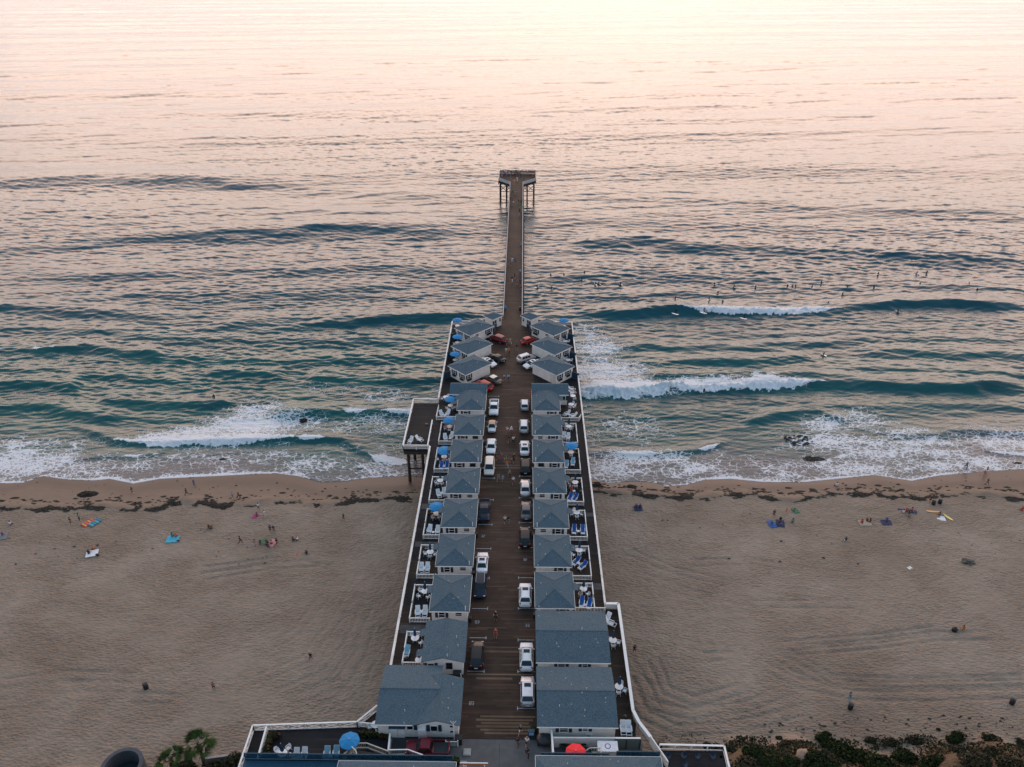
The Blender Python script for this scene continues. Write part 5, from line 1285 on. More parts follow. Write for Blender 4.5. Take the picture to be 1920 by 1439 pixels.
def body_from(J, name):
    V = [('pel', .135), ('waist', .12), ('chest', .145), ('neck', .06), ('head', (.085, .098)), ('top', .055)]
    idx = {k: i for i, (k, r) in enumerate(V)}; vs = [(J[k], r) for k, r in V]
    E = [(0, 1), (1, 2), (2, 3), (3, 4), (4, 5)]
    def chain(par, items):
        p = idx[par]
        for k, r in items:
            vs.append((J[k], r)); idx[k] = len(vs) - 1; E.append((p, idx[k])); p = idx[k]
    for n in 'lr':
        chain('pel', [(n + 'hip', .095), (n + 'kn', .058), (n + 'an', .042), (n + 'ft', .035)])
        chain('chest', [(n + 'sh', .062), (n + 'el', .042), (n + 'wr', .028), (n + 'hand', .034)])
    me = skin_mesh(name, vs, E)
    # five fingers on each hand and a nose, ears; joined into the same mesh
    b = MB(); b.v = [tuple(v.co) for v in me.vertices]; b.f = [tuple(p.vertices) for p in me.polygons]; b.m = [0] * len(b.f)
    for n, s in (('l', -1), ('r', 1)):
        h, fd = J[n + 'hand'], J[n + 'fd']
        side = Vector((0, 1, 0)) if abs(fd.y) < .9 else Vector((0, 0, 1))
        side = (side - fd * side.dot(fd)).normalized()
        for k, L_ in enumerate((.072, .082, .078, .062)):
            a = h + side * (-.03 + .02 * k) + fd * .015; m_ = a + fd * L_ * .6; e = m_ + (fd + Vector((-s * .5, 0, 0))).normalized() * L_ * .5
            b.tube(a, m_, .010, .009, 5); b.tube(m_, e, .009, .007, 5)
        a = h - fd * .03 + side * -.03; b.tube(a, a + (fd * .6 - side * .8).normalized() * .065, .012, .009, 5)
    hd = J['head']; up_ = (J['top'] - J['head']).normalized(); fr = Vector((0, -1, 0)); fr = (fr - up_ * fr.dot(up_)).normalized(); rt_ = up_.cross(fr)
    b.tube(hd + fr * .085 + up_ * .02, hd + fr * .115 - up_ * .02, .008, .018, 5)
    for s in (-1, 1): b.blob(hd + rt_ * s * .09, (.015, .02, .03), 1, 6, 4, 0)
    bpy.data.meshes.remove(me)
    m2 = bpy.data.meshes.new(name); m2.from_pydata(b.v, [], b.f); m2.polygons.foreach_set('use_smooth', [True] * len(b.f)); m2.update()
    return m2
M_skin = mat('skin', (.36, .20, .14), .6, .1, 8)
M_hair = {k: mat(k + '_hair', c, .7, .3, 20) for k, c in (('dark', (.015, .010, .008)), ('fair', (.22, .14, .07)))}
PAL = dict(black=(.012, .012, .014), white=(.66, .66, .68), red=(.42, .022, .02), blue=(.03, .10, .30), navy=(.015, .025, .07), grey=(.16, .17, .18), green=(.03, .15, .08), teal=(.02, .22, .24), orange=(.55, .14, .03),
    brown=(.10, .05, .03), yellow=(.50, .36, .08), pink=(.50, .22, .24), purple=(.14, .06, .18), cyan=(.06, .36, .48), beige=(.38, .30, .22))
PAL['pale blue'] = (.28, .38, .55); PAL['magenta'] = (.38, .03, .16)
CL = {k: mat(k.replace(' ', '_') + '_cloth', c, .85, .15, 10) for k, c in PAL.items()}
POSES = {
 'stand': dict(), 'stand2': dict(sh=(35, -5), el=(70, 10), arml=(12, 10), spread=6),
 'walk': dict(hip=(24, -20), knee=(8, 28), sh=(-18, 24), el=(12, 25)),
 'walk2': dict(hip=(-20, 24), knee=(28, 8), sh=(24, -18), el=(25, 12)),
 'sit': dict(root=.12, hip=(95, 78), knee=(60, 95), lean=8, sh=(30, 20), el=(35, 30), spread=9, arml=(12, 12)),
 'chair': dict(root=.56, hip=(88, 88), knee=(88, 85), lean=-4, sh=(40, 35), el=(60, 55), spread=7, arml=(10, 10)),
 'lie': dict(root=.13, hip=(-1, 4), knee=(2, 18), lean=-86, sh=(10, 10), el=(20, 20), spread=6, arml=(15, 12)),
 'surf': dict(root=.72, hip=(62, 30), knee=(82, 62), lean=22, sh=(70, -30), el=(10, 15), spread=14, arml=(35, 40)),
 'straddle': dict(root=.20, hip=(48, 48), knee=(75, 75), lean=4, sh=(25, 25), el=(30, 30), spread=22, arml=(10, 10)),
}
def mk_person(pose, bottoms='shorts', longs=False):
    J = skeleton(POSES[pose])
    if pose == 'lie':
        for k in list(J):
            pass
    lo = min(J['lft'].z, J['rft'].z, J['lan'].z - .03, J['ran'].z - .03) if pose not in ('sit', 'chair', 'lie', 'straddle') else 0
    t_ = thing('person', '-', 'person')
    if pose not in ('sit', 'chair', 'lie', 'straddle'):
        off = Vector((0, 0, .035 - lo))
        for k in J:
            if k[1:] != 'fd': J[k] = J[k] + off
    me = body_from(J, 'body'); me.materials.append(M_skin); o = bpy.data.objects.new('body', me); C.objects.link(o); o.parent = t_
    vs, E = [], []
    def ch(pts, par=None):
        p = par
        for q, r in pts:
            vs.append((q, r)); i = len(vs) - 1
            if p is not None: E.append((p, i))
            p = i
        return p
    s0 = ch([(J['pel'] + (J['waist'] - J['pel']) * .1, .142), (J['waist'], .135), (J['chest'], .158), (J['neck'] * .55 + J['chest'] * .45, .085)])
    for n in 'lr': ch([(J[n + 'sh'], .078), (J[n + 'sh'].lerp(J[n + 'el'], .7 if not longs else 1.0), .062)] + ([(J[n + 'wr'], .045)] if longs else []), 2)
    me = skin_mesh('shirt', vs, E); me.materials.append(CL['grey']); o = bpy.data.objects.new('shirt', me); C.objects.link(o); o.parent = t_
    vs, E = [], []
    ch([(J['pel'] + (J['waist'] - J['pel']) * .3, .135), (J['pel'], .148)])
    for n in 'lr': ch([(J[n + 'hip'], .112), (J[n + 'hip'].lerp(J[n + 'kn'], .85), .085)] if bottoms == 'shorts' else [(J[n + 'hip'], .112), (J[n + 'kn'], .078), (J[n + 'an'], .062)], 1)
    me = skin_mesh('trousers', vs, E); me.materials.append(CL['navy']); o = bpy.data.objects.new('trousers', me); C.objects.link(o); o.parent = t_
    up_ = (J['top'] - J['head']).normalized(); hc = J['head'] + up_ * .05 + Vector((0, .02, 0)) * (1 if pose != 'lie' else 0)
    b = MB().blob(hc, (.118, .128, .115), 3, 10, 6, .05)
    b.build('hair', M_hair['dark'], t_, smooth=True)
    return proto(t_)
PP = {p: mk_person(p, 'shorts' if p in ('stand', 'walk', 'sit', 'lie') else 'long', longs=p in ('walk2', 'surf', 'straddle')) for p in POSES}
bpy.context.view_layer.update()
def person(label, pose, x, y, z, rz, top='grey', bot='navy', hair='dark', sc=1.0, group=None, hat=None, skin=None):
    m_ = {'shirt': CL[top], 'trousers': CL[bot], 'hair': CL[hat] if hat else M_hair[hair]}
    if skin: m_['body'] = CL[skin]
    sc *= 1.05
    return dup(PP[pose], (x, y, z), rz, label, group, mats=m_, scale=(sc * 1.1, sc * 1.1, sc))
R_ = random.Random(5)
def where_rz(d): return {'sea': Pi, 'beach': 0, 'left': -Pi / 2, 'right': Pi / 2}[d] + R_.uniform(-.35, .35)
G1 = 'people walking on the pier lane'
WK = [('C', 1012, 415, 'red', 'black', 'walk', 'sea', 'beside the dark red slanted car'), ('C', 1040, 408, 'yellow', 'pale blue', 'walk2', 'sea', 'beside the person in red near the huts'), ('C', 1097, 465, 'black', 'grey', 'walk2', 'beach', 'alone right of the lane between the slanted cars'),
 ('C', 1003, 495, 'white', 'pale blue', 'walk', 'beach', 'left of a person in orange'), ('C', 1028, 498, 'orange', 'black', 'walk2', 'beach', 'right of a person in white, between slanted cars'),
 ('C', 986, 735, 'pale blue', 'black', 'walk', 'beach', 'left of two near the T-shaped cottages'), ('C', 1024, 735, 'pale blue', 'navy', 'walk2', 'beach', 'right of two near the T-shaped cottages'),
 ('C', 1222, 890, 'red', 'red', 'stand', 'beach', 'close to the wall of the T-shaped right cottage'), ('C', 1013, 1212, 'white', 'red', 'walk', 'beach', 'left one of the pair with red bottoms'), ('C', 1051, 1212, 'white', 'red', 'walk2', 'beach', 'in a sun hat, right of the red-bottomed pair'),
 ('C', 1031, 1295, 'black', 'brown', 'walk', 'sea', 'left of the three below the red-bottomed pair'), ('C', 1067, 1300, 'white', 'black', 'stand2', 'sea', 'middle of the three below the red-bottomed pair'), ('C', 1092, 1275, 'brown', 'brown', 'walk2', 'sea', 'right of the three below the red-bottomed pair'),
 ('B', 897, 170, 'blue', 'black', 'walk', 'beach', 'at the left edge of the crowd by the beige minivan'), ('B', 918, 200, 'red', 'blue', 'walk2', 'beach', 'in front of the one in blue by the beige minivan'), ('B', 948, 205, 'green', 'yellow', 'walk', 'beach', 'in the middle of the walking crowd'),
 ('B', 868, 195, 'black', 'black', 'stand', 'beach', 'standing against the beige minivan'), ('B', 963, 255, 'orange', 'pale blue', 'walk2', 'beach', 'in the crowd on the paler planks'), ('B', 1003, 245, 'brown', 'black', 'walk', 'beach', 'right of the one in orange on the paler planks'),
 ('B', 1022, 203, 'black', 'black', 'walk2', 'sea', 'at the right edge of the walking crowd'), ('B', 889, 372, 'grey', 'blue', 'walk', 'beach', 'taller one beside the child in cyan'), ('B', 986, 340, 'grey', 'black', 'walk2', 'beach', 'alone between the crowd and the one in white'),
 ('B', 1016, 398, 'white', 'black', 'walk', 'beach', 'alone beside the silver sedan'), ('B', 945, 735, 'white', 'black', 'walk', 'sea', 'left one of the pair arm in arm mid-lane'), ('B', 977, 735, 'black', 'grey', 'walk2', 'sea', 'right one of the pair arm in arm mid-lane'),
 ('A', 881, 312, 'black', 'black', 'stand2', 'beach', 'alone in the lane beside the nearest left hip-roofed cottage'), ('A', 881, 442, 'red', 'red', 'stand', 'beach', 'alone mid-lane above the pale cross plank'), ('A', 1060, 1138, 'black', 'white', 'walk', 'sea', 'at the end of the driveway'),
 ('A', 1041, 1222, 'black', 'brown', 'walk2', 'sea', 'on the driveway, left of the one in white'), ('A', 1106, 1222, 'white', 'black', 'walk', 'sea', 'on the driveway, near the black car'), ('A', 1110, 1298, 'black', 'black', 'walk2', 'sea', 'nearest one on the driveway')]
for k, a, b_, top, bot, pose, d, wh in WK:
    x, y = zat(k, a, b_, D + .1)
    person('person in a %s top %s' % (top, wh), pose, x, y, D + .013, where_rz(d), top, bot, R_.choice(['dark', 'fair']), R_.uniform(.96, 1.04), G1, hat='white' if 'sun hat' in wh else None)
x, y = zat('B', 926, 375, D); person('child in a cyan top beside the taller one in grey', 'walk', x, y, D + .013, .2, 'cyan', 'pale blue', 'fair', .75, G1)
# narrow pier; measured in a zoom with origin 860,290 scale 4.36
Zm['n'] = (860, 290, 4.36)
G2 = 'people on the narrow pier'
NP = [(438, 882, 'white', 'white', 'walk', 'left one of the pair halfway out'), (463, 887, 'blue', 'navy', 'walk2', 'right one of the pair halfway out'), (422, 911, 'purple', 'black', 'stand', 'just inshore of the halfway pair, at left'), (503, 978, 'pale blue', 'blue', 'stand2', 'fishing at the right rail halfway out'),
 (457, 1015, 'black', 'black', 'walk', 'in the group of five, upper middle'), (437, 1040, 'black', 'white', 'walk2', 'in the group of five, far left'), (482, 1060, 'grey', 'black', 'walk', 'in the group of five, third from left'), (503, 1062, 'black', 'navy', 'walk2', 'in the group of five, at the right rail'), (511, 1104, 'red', 'black', 'stand', 'at the right rail, inshore of the group of five'),
 (510, 740, 'grey', 'pale blue', 'stand2', 'alone at the right rail beyond the halfway pair'), (494, 508, 'cyan', 'pale blue', 'walk', 'two thirds of the way out'), (498, 478, 'black', 'black', 'walk2', 'beside the green parasol'), (447, 415, 'white', 'black', 'walk', 'in the loose group left of two in black'),
 (430, 412, 'grey', 'teal', 'walk2', 'at the left rail near the loose group'), (490, 402, 'black', 'black', 'walk', 'left one of the two in black near the pier head'), (512, 405, 'black', 'brown', 'walk2', 'right one of the two in black near the pier head'), (480, 330, 'pink', 'black', 'walk', 'near the pier end, on the right'),
 (460, 328, 'cyan', 'orange', 'walk2', 'near the pier end, in the middle'), (444, 328, 'black', 'black', 'walk', 'near the pier end, on the left'), (432, 345, 'purple', 'navy', 'stand', 'leaning at the left rail near the pier head'), (437, 212, 'red', 'black', 'walk', 'at the neck of the pier head, left'),
 (478, 216, 'white', 'white', 'walk2', 'at the neck of the pier head, middle'), (515, 202, 'black', 'blue', 'stand', 'by the right lamp post of the pier head'), (531, 206, 'black', 'brown', 'stand2', 'right of the lamp post at the pier head'), (389, 190, 'blue', 'navy', 'stand', 'alone on the left half of the pier head'),
 (605, 182, 'white', 'green', 'stand', 'alone by the right end rail of the pier head'), (430, 168, 'black', 'brown', 'stand2', 'just behind the crowd at the left'), (474, 172, 'blue', 'navy', 'stand', 'behind the crowd, left one'), (497, 180, 'blue', 'black', 'walk', 'behind the crowd, right one'), (352, 195, 'pale blue', 'grey', 'stand', 'at the left corner rail of the pier head')]
for a, b_, top, bot, pose, wh in NP:
    x, y = zat('n', a, b_, D + .1)
    x = min(x, NRx - .45) if y < 309 else x; x = max(x, NL + .45) if y < 309 else x
    person('person in %s top, narrow pier, %s' % (top, wh) if 'pier head' not in wh else 'person in a %s top, %s' % (top, wh), pose, x, y, D + .01, where_rz(R_.choice(['sea', 'beach'])), top, bot, 'dark', 1.0, G2)
cols = ['grey', 'navy', 'pale blue', 'teal', 'black', 'white', 'white', 'brown', 'black', 'purple', 'red', 'brown', 'green', 'beige', 'yellow', 'navy', 'black', 'teal', 'red', 'yellow', 'magenta', 'navy', 'cyan', 'grey', 'green', 'green', 'black', 'black', 'white', 'pale blue', 'purple', 'blue', 'red', 'orange', 'red', 'orange', 'black']
for i, c_ in enumerate(cols):
    x = -9.0 + 14.1 * i / (len(cols) - 1) + R_.uniform(-.12, .12); y = 324.6 - abs(R_.gauss(0, .35))
    person('person in a %s top at the far pier head railing, %s from left' % (c_, ORD[i]), R_.choice(['stand', 'stand2']), x, y, D + .006, Pi + R_.uniform(-.3, .3), c_, R_.choice(['black', 'navy', 'grey', 'pale blue', 'brown']), R_.choice(['dark', 'fair']), R_.uniform(.92, 1.06), 'sunset watchers along the pier head railing')
def parasol(label, x, y, z, col, r=.6, h=2.1):
    t_ = thing('parasol', label, 'umbrella', (x, y, z)); MB().tube((0, 0, 0), (0, 0, h), .02, .02, 6).build('pole', M_ac, t_)
    b = MB(); b.lathe([(.01, h + .05), (r * .6, h - .08), (r, h - .25), (r * .97, h - .26)], 16); b.build('canopy', CL[col], t_, smooth=True)
x, y = zat('n', 514, 470, D); parasol('small green parasol at the right rail of the narrow pier', min(x, -.3), y, D + .01, 'green')
x, y = zat('n', 455, 250, D); parasol('small orange parasol at the neck of the pier head', x, y, D + .01, 'orange')
def bin_(label, x, y, z, m_, lid=None, r=.30, h=.95, name='bin', tilt=0):
    t_ = thing(name, label, 'bin', (x, y, z)); t_.rotation_euler = (tilt, 0, 0)
    MB().lathe([(r * .86, 0), (r, .12), (r, h * .5), (r * 1.02, h * .52), (r, h * .55), (r, h)], 16).build('drum', m_, t_, smooth=True)
    MB().lathe([(r * 1.05, h), (r * 1.05, h + .04), (r * .5, h + .10), (.02, h + .11)], 16).build('rim', lid or m_, t_)
x, y = zat('n', 376, 1268, D); bin_('bright blue bin at the left rail where the narrow pier begins', max(x, NL + .5), y, D + .01, M_canvas)
x, y = zat('n', 502, 1272, D); bin_('black bin at the right rail where the narrow pier begins', min(x, NRx - .4), y, D + .01, M_black)
# seated guests on patios
for key, ang, top, lab in (('6L', 200, 'pink', 'left side'), ('6L', 20, 'beige', 'right side'), ('6L', -20, 'black', 'near right side'), ('5L', 25, 'beige', 'right side'), ('3L', -125, 'beige', 'near left side'), ('3L', -50, 'pale blue', 'near right side'), ('3L', 20, 'brown', 'right side'), ('1R', -120, 'beige', 'near left side'), ('4R', 180, 'blue', 'left side')):
    tx, ty = TS[key]; a = math.radians(ang); r = {('6L', 200): .85, ('6L', 20): .8, ('6L', -20): 1.15, ('5L', 25): 1.1, ('3L', -125): .85, ('3L', -50): .85, ('3L', 20): 1.1, ('1R', -120): 1.0, ('4R', 180): 1.0}[(key, ang)]
    person('person in a %s top seated %s of the table, %s %s cottage' % (top, lab, {'6': 'sixth', '5': 'fifth', '3': 'third', '1': 'nearest', '4': 'fourth'}[key[0]], 'left' if key[1] == 'L' else 'right'), 'chair', tx + r * math.cos(a), ty + r * math.sin(a), D - .01, a - Pi / 2, top, 'navy', 'dark', .97, 'guests seated at the patio tables')
x, y = zat('R', 205, 430, D); person('person in a long red outfit standing by the loungers of the fourth right cottage', 'stand', x, y, D + .01, .4, 'red', 'red')
x, y = zat('R', 190, 330, D); person('person in a yellow top standing beside the table of the fourth right cottage', 'stand2', x, y, D + .01, 1.2, 'yellow', 'navy')
x, y = at(1174, 1226, 2.2); person('person in black standing on the sand beside the right side deck', 'stand', x + 1.2, y, float(ground_z(x, y)), 0, 'black', 'black')
# ------------------------------------------------------------------ beach people
Zm['z3'] = (0, 840, 2.4615); Zm['z4'] = (1100, 840, 2.3415); Zm['z5'] = (0, 1080, 2.595); Zm['z6'] = (1100, 1080, 2.3415)
G3 = 'people on the beach'
BP = [('z3', 613, 213, 'black', 'brown', 'walk', 'left', 'walking on the damp sand past the round kelp heap'), ('z3', 899, 182, 'blue', 'blue', 'stand', 'sea', 'standing closest to the water on the left beach'), ('z3', 863, 220, 'navy', 'brown', 'walk2', 'left', 'walking just above the kelp line'),
 ('z3', 1077, 235, 'pale blue', 'grey', 'walk', 'right', 'left one of the pair crossing the kelp line'), ('z3', 1103, 236, 'brown', 'black', 'walk2', 'right', 'right one of the pair crossing the kelp line'), ('z3', 1195, 288, 'white', 'blue', 'stand', 'beach', 'standing above the magenta towel'),
 ('z3', 368, 335, 'green', 'navy', 'stand2', 'right', 'standing next to the striped towels, right one'), ('z3', 329, 356, 'black', 'black', 'stand', 'right', 'standing next to the striped towels, left one'), ('z3', 48, 356, 'white', 'navy', 'sit', 'sea', 'sitting alone at the far left of the beach'),
 ('z3', 1223, 320, 'white', 'white', 'walk', 'left', 'small figure right of the magenta towel'), ('z3', 1186, 318, 'magenta', 'purple', 'sit', 'sea', 'sitting on the magenta towel'), ('z3', 12, 406, 'purple', 'grey', 'sit', 'sea', 'sitting on a grey towel at the left edge'),
 ('z3', 795, 412, 'teal', 'navy', 'sit', 'sea', 'left one on the bright blue towel'), ('z3', 812, 412, 'orange', 'navy', 'sit', 'sea', 'right one on the bright blue towel'), ('z3', 410, 490, 'black', 'black', 'sit', 'sea', 'left one on the white towel'), ('z3', 435, 468, 'orange', 'black', 'sit', 'left', 'sitting behind the white towel'),
 ('z3', 962, 370, 'black', 'brown', 'sit', 'right', 'left one of the two sitting on bare sand mid-beach'), ('z3', 978, 372, 'brown', 'black', 'sit', 'left', 'right one of the two sitting on bare sand mid-beach'), ('z3', 1250, 392, 'navy', 'black', 'stand', 'beach', 'left one of the standing pair above the big group'),
 ('z3', 1266, 392, 'navy', 'grey', 'stand2', 'beach', 'right one of the standing pair above the big group'), ('z3', 1111, 442, 'black', 'brown', 'walk2', 'right', 'walking towards the big group from the left'), ('z3', 1180, 458, 'grey', 'pale blue', 'stand', 'right', 'standing at the left of the big group'), ('z3', 1280, 452, 'black', 'black', 'walk', 'left', 'standing at the right of the big group'),
 ('z3', 1239, 462, 'black', 'navy', 'stand2', 'sea', 'bending at the front of the big group'), ('z3', 1200, 443, 'navy', 'black', 'sit', 'right', 'sitting in the big group beside the green towel'), ('z3', 1232, 445, 'purple', 'black', 'sit', 'left', 'sitting in the big group between two towels'), ('z3', 1256, 442, 'pink', 'black', 'sit', 'left', 'sitting on the pink towel of the big group'),
 ('z3', 1352, 430, 'brown', 'black', 'sit', 'sea', 'left one of the pair sitting right of the big group'), ('z3', 1374, 427, 'white', 'navy', 'sit', 'left', 'right one of the pair sitting right of the big group'), ('z3', 1415, 492, 'navy', 'black', 'sit', 'sea', 'sitting next to the red blanket'), ('z3', 1587, 338, 'black', 'black', 'walk', 'right', 'walking alone near the pier on the left beach'),
 ('z4', 218, 262, 'purple', 'navy', 'sit', 'sea', 'left one of the pair closest to the right rail'), ('z4', 234, 264, 'navy', 'navy', 'sit', 'sea', 'right one of the pair closest to the right rail'), ('z4', 875, 288, 'orange', 'orange', 'walk', 'right', 'child-sized, playing near the green blanket'), ('z4', 912, 278, 'green', 'red', 'sit', 'left', 'sitting on the sand right of the orange child'),
 ('z4', 820, 305, 'black', 'black', 'stand', 'sea', 'standing behind the blue towels on the right beach'), ('z4', 812, 338, 'blue', 'teal', 'sit', 'sea', 'left one on the blue towels of the right beach'), ('z4', 850, 318, 'black', 'brown', 'sit', 'beach', 'leaning back behind the blue towels'), ('z4', 843, 336, 'navy', 'blue', 'sit', 'right', 'right one on the blue towels of the right beach'),
 ('z4', 907, 326, 'teal', 'black', 'sit', 'left', 'sitting alone right of the blue towels'), ('z4', 1208, 332, 'red', 'black', 'sit', 'sea', 'left one of the three on the pale blanket'), ('z4', 1228, 322, 'brown', 'black', 'sit', 'right', 'middle one of the three on the pale blanket'), ('z4', 1246, 326, 'black', 'black', 'sit', 'left', 'right one of the three on the pale blanket'),
 ('z4', 1316, 322, 'blue', 'brown', 'sit', 'sea', 'alone on the navy towel of the right beach'), ('z4', 1390, 288, 'white', 'red', 'sit', 'sea', 'first of the packed group near the kelp line'), ('z4', 1402, 280, 'red', 'navy', 'sit', 'right', 'second of the packed group near the kelp line'), ('z4', 1418, 290, 'navy', 'navy', 'sit', 'left', 'third of the packed group near the kelp line'),
 ('z4', 1430, 278, 'magenta', 'black', 'sit', 'left', 'fourth of the packed group near the kelp line'), ('z4', 1410, 298, 'brown', 'black', 'lie', 'sea', 'lying in front of the packed group'), ('z4', 1551, 298, 'navy', 'black', 'sit', 'left', 'sitting beside the white towel and the surfboards'), ('z4', 1506, 240, 'black', 'black', 'stand', 'sea', 'standing by the two black bins'),
 ('z4', 1137, 410, 'navy', 'white', 'sit', 'sea', 'sitting alone mid right beach'), ('z4', 1098, 168, 'white', 'white', 'sit', 'sea', 'crouching in white at the kelp line'), ('z4', 1756, 164, 'black', 'black', 'walk', 'right', 'in black on the wet sand at the far right'), ('z4', 1744, 121, 'red', 'red', 'stand', 'right', 'child in red at the swash edge'),
 ('z4', 1756, 104, 'orange', 'brown', 'walk', 'sea', 'wading next to the child in red'), ('z4', 1663, 92, 'grey', 'navy', 'walk2', 'beach', 'wading alone in the foam at the far right'), ('z4', 1912, 275, 'red', 'red', 'sit', 'sea', 'in red at the right edge of the beach'),
 ('z5', 1514, 412, 'black', 'brown', 'walk', 'sea', 'walking alone on the empty sand below the left rail'), ('z5', 1043, 556, 'grey', 'black', 'stand', 'sea', 'in a red cap standing alone on the lower left sand'), ('z6', 1653, 238, 'orange', 'yellow', 'sit', 'sea', 'sitting beside the black bag on the right beach'), ('z6', 1150, 548, 'grey', 'cyan', 'stand2', 'left', 'standing behind the black bin on the lower right sand')]
BXY = {}
for k, a, b_, top, bot, pose, d, wh in BP:
    x, y, z = atg(*zp(k, a, b_))
    rz = where_rz(d)
    sc = .72 if 'child' in wh else 1.0
    person('person in a %s top %s' % (top, wh), pose, x, y, z + (.01 if pose != 'sit' else .0), rz, top, bot, R_.choice(['dark', 'dark', 'fair']), sc, G3, hat='red' if 'red cap' in wh else None)
def towel(label, k, a, b_, col, w_=1.1, l_=1.9, rz=0, stripes=None, name='beach_towel'):
    x, y, z = atg(*zp(k, a, b_)); b = MB(); n = 8; rr = random.Random(int(a))
    for i in range(n):
        for j in range(2):
            x0, x1 = -w_ / 2 + w_ * j / 2, -w_ / 2 + w_ * (j + 1) / 2; y0, y1 = -l_ / 2 + l_ * i / n, -l_ / 2 + l_ * (i + 1) / n
            h = lambda p, q: .10 + .025 * math.sin(p * 5 + a) + .02 * math.sin(q * 4 + a)
            b.add([(x0, y0, h(x0, y0)), (x1, y0, h(x1, y0)), (x1, y1, h(x1, y1)), (x0, y1, h(x0, y1)), (x0, y0, .02), (x1, y0, .02), (x1, y1, .02), (x0, y1, .02)], [(0, 1, 2, 3), (7, 6, 5, 4), (0, 4, 5, 1), (1, 5, 6, 2), (2, 6, 7, 3), (3, 7, 4, 0)], mi=(i % len(stripes)) if stripes else 0)
    o = b.build(name, [CL[c] for c in stripes] if stripes else CL[col]); o.location = (x, y, z - .03); o.rotation_euler = (0, 0, rz)
    tag(o, label, 'towel', 'towels and blankets on the sand')
towel('striped red and yellow towel, left one of the side-by-side pair', 'z3', 405, 347, 'red', 1.3, 2.2, -.5, ['red', 'yellow', 'magenta', 'orange'])
towel('striped green and blue towel, right one of the side-by-side pair', 'z3', 437, 346, 'green', 1.3, 2.2, -.5, ['green', 'cyan', 'blue', 'teal'])
towel('grey towel at the left edge of the beach', 'z3', 14, 408, 'grey', 1.4, 2, .4); towel('magenta towel near the kelp line', 'z3', 1186, 320, 'magenta', 1.0, 1.8, 1.4)
towel('bright blue towel with two people on it', 'z3', 798, 422, 'cyan', 2.2, 1.8, .1); towel('white towel with a person in black on it', 'z3', 425, 488, 'white', 2.0, 1.7, .3)
towel('green towel in the big group', 'z3', 1218, 436, 'green', 1.2, 1.8, .5); towel('pink towel in the big group', 'z3', 1256, 440, 'pink', 1.2, 1.8, -.3); towel('red blanket on the left beach below the big group', 'z3', 1386, 490, 'red', 1.3, 1.2, 0)
towel('navy towel under the pair nearest the pier', 'z4', 226, 266, 'navy', 1.6, 1.4, 0); towel('blue towel on the right beach, left of two', 'z4', 812, 335, 'blue', 1.3, 2.0, .2); towel('blue towel on the right beach, right of two', 'z4', 850, 332, 'navy', 1.5, 2.0, -.2)
towel('green blanket beside the orange child', 'z4', 916, 276, 'green', 1.0, 1.4, .3); towel('pale blanket under three seated people', 'z4', 1222, 330, 'beige', 2.2, 1.6, 0); towel('navy towel with one person on it', 'z4', 1316, 330, 'navy', 1.9, 1.6, -.1)
towel('large navy blanket under the packed group', 'z4', 1408, 285, 'navy', 3.4, 2.6, -.4); towel('white towel beside the surfboards on the sand', 'z4', 1555, 310, 'white', 1.5, 1.4, -.2); towel('small white scrap of cloth on the empty sand', 'z6', 1418, -34, 'white', .8, .6, .5)
M_brd = {k: mat(k + '_surfboard', c, .3, .05, 3, coat=.5) for k, c in (('orange', (.60, .24, .02)), ('yellow', (.62, .48, .10)), ('white', (.70, .70, .68)), ('blue', (.05, .16, .38)), ('navy', (.012, .03, .06)))}
def board(label, x, y, z, rz, col='white', L=2.4, tilt=0):
    t_ = thing('surfboard', label, 'surfboard', (x, y, z), rz, 'surfboards'); t_.rotation_euler = (tilt, 0, rz)
    n = 12; top, bot = [], []
    for i in range(n + 1):
        u = i / n; w_ = .27 * math.sin(math.pi * min(1, max(0, u * .93 + .05))) ** .6; rk = .10 * (2 * u - 1) ** 2 * (1.4 if u > .5 else .5)
        y_ = (u - .5) * L
        for s in (-1, 1): top.append((s * w_, y_, rk + .06)); bot.append((s * w_ * .9, y_, rk))
    f = [(2 * i, 2 * i + 1, 2 * i + 3, 2 * i + 2) for i in range(n)]; N = len(top)
    f += [(N + 2 * i + 2, N + 2 * i + 3, N + 2 * i + 1, N + 2 * i) for i in range(n)]
    f += [(2 * i, 2 * i + 2, N + 2 * i + 2, N + 2 * i) for i in range(n)] + [(2 * i + 3, 2 * i + 1, N + 2 * i + 1, N + 2 * i + 3) for i in range(n)]
    MB().add(top + bot, f).build('deck', M_brd[col], t_)
    MB().prism([(-.01, -L * .42), (.01, -L * .42), (.01, -L * .34), (-.01, -L * .34)], -.16, .02).build('fin', M_black, t_)
    return t_
x, y, z = atg(*zp('z4', 1520, 283)); board('bright orange surfboard lying on the sand by the white towel', x, y, z + .12, 1.5, 'orange', 2.6)
x, y, z = atg(*zp('z4', 1585, 308)); board('pale yellow surfboard lying on the sand right of the white towel', x, y, z + .12, .5, 'yellow', 2.1)
for k, a, b_, lab in (('z4', 1521, 250, 'black bin by the kelp line, left of two'), ('z4', 1549, 245, 'black bin by the kelp line, right of two'), ('z5', 712, 548, 'black bin alone on the lower left sand'), ('z6', 1156, 584, 'black bin with a person behind it on the lower right sand'), ('z6', 1865, 562, 'black bin beside the striped board on the lower right sand')):
    x, y, z = atg(*zp(k, a, b_)); bin_(lab, x, y, z - .02, M_black, r=.36, h=1.05, name='beach_bin')
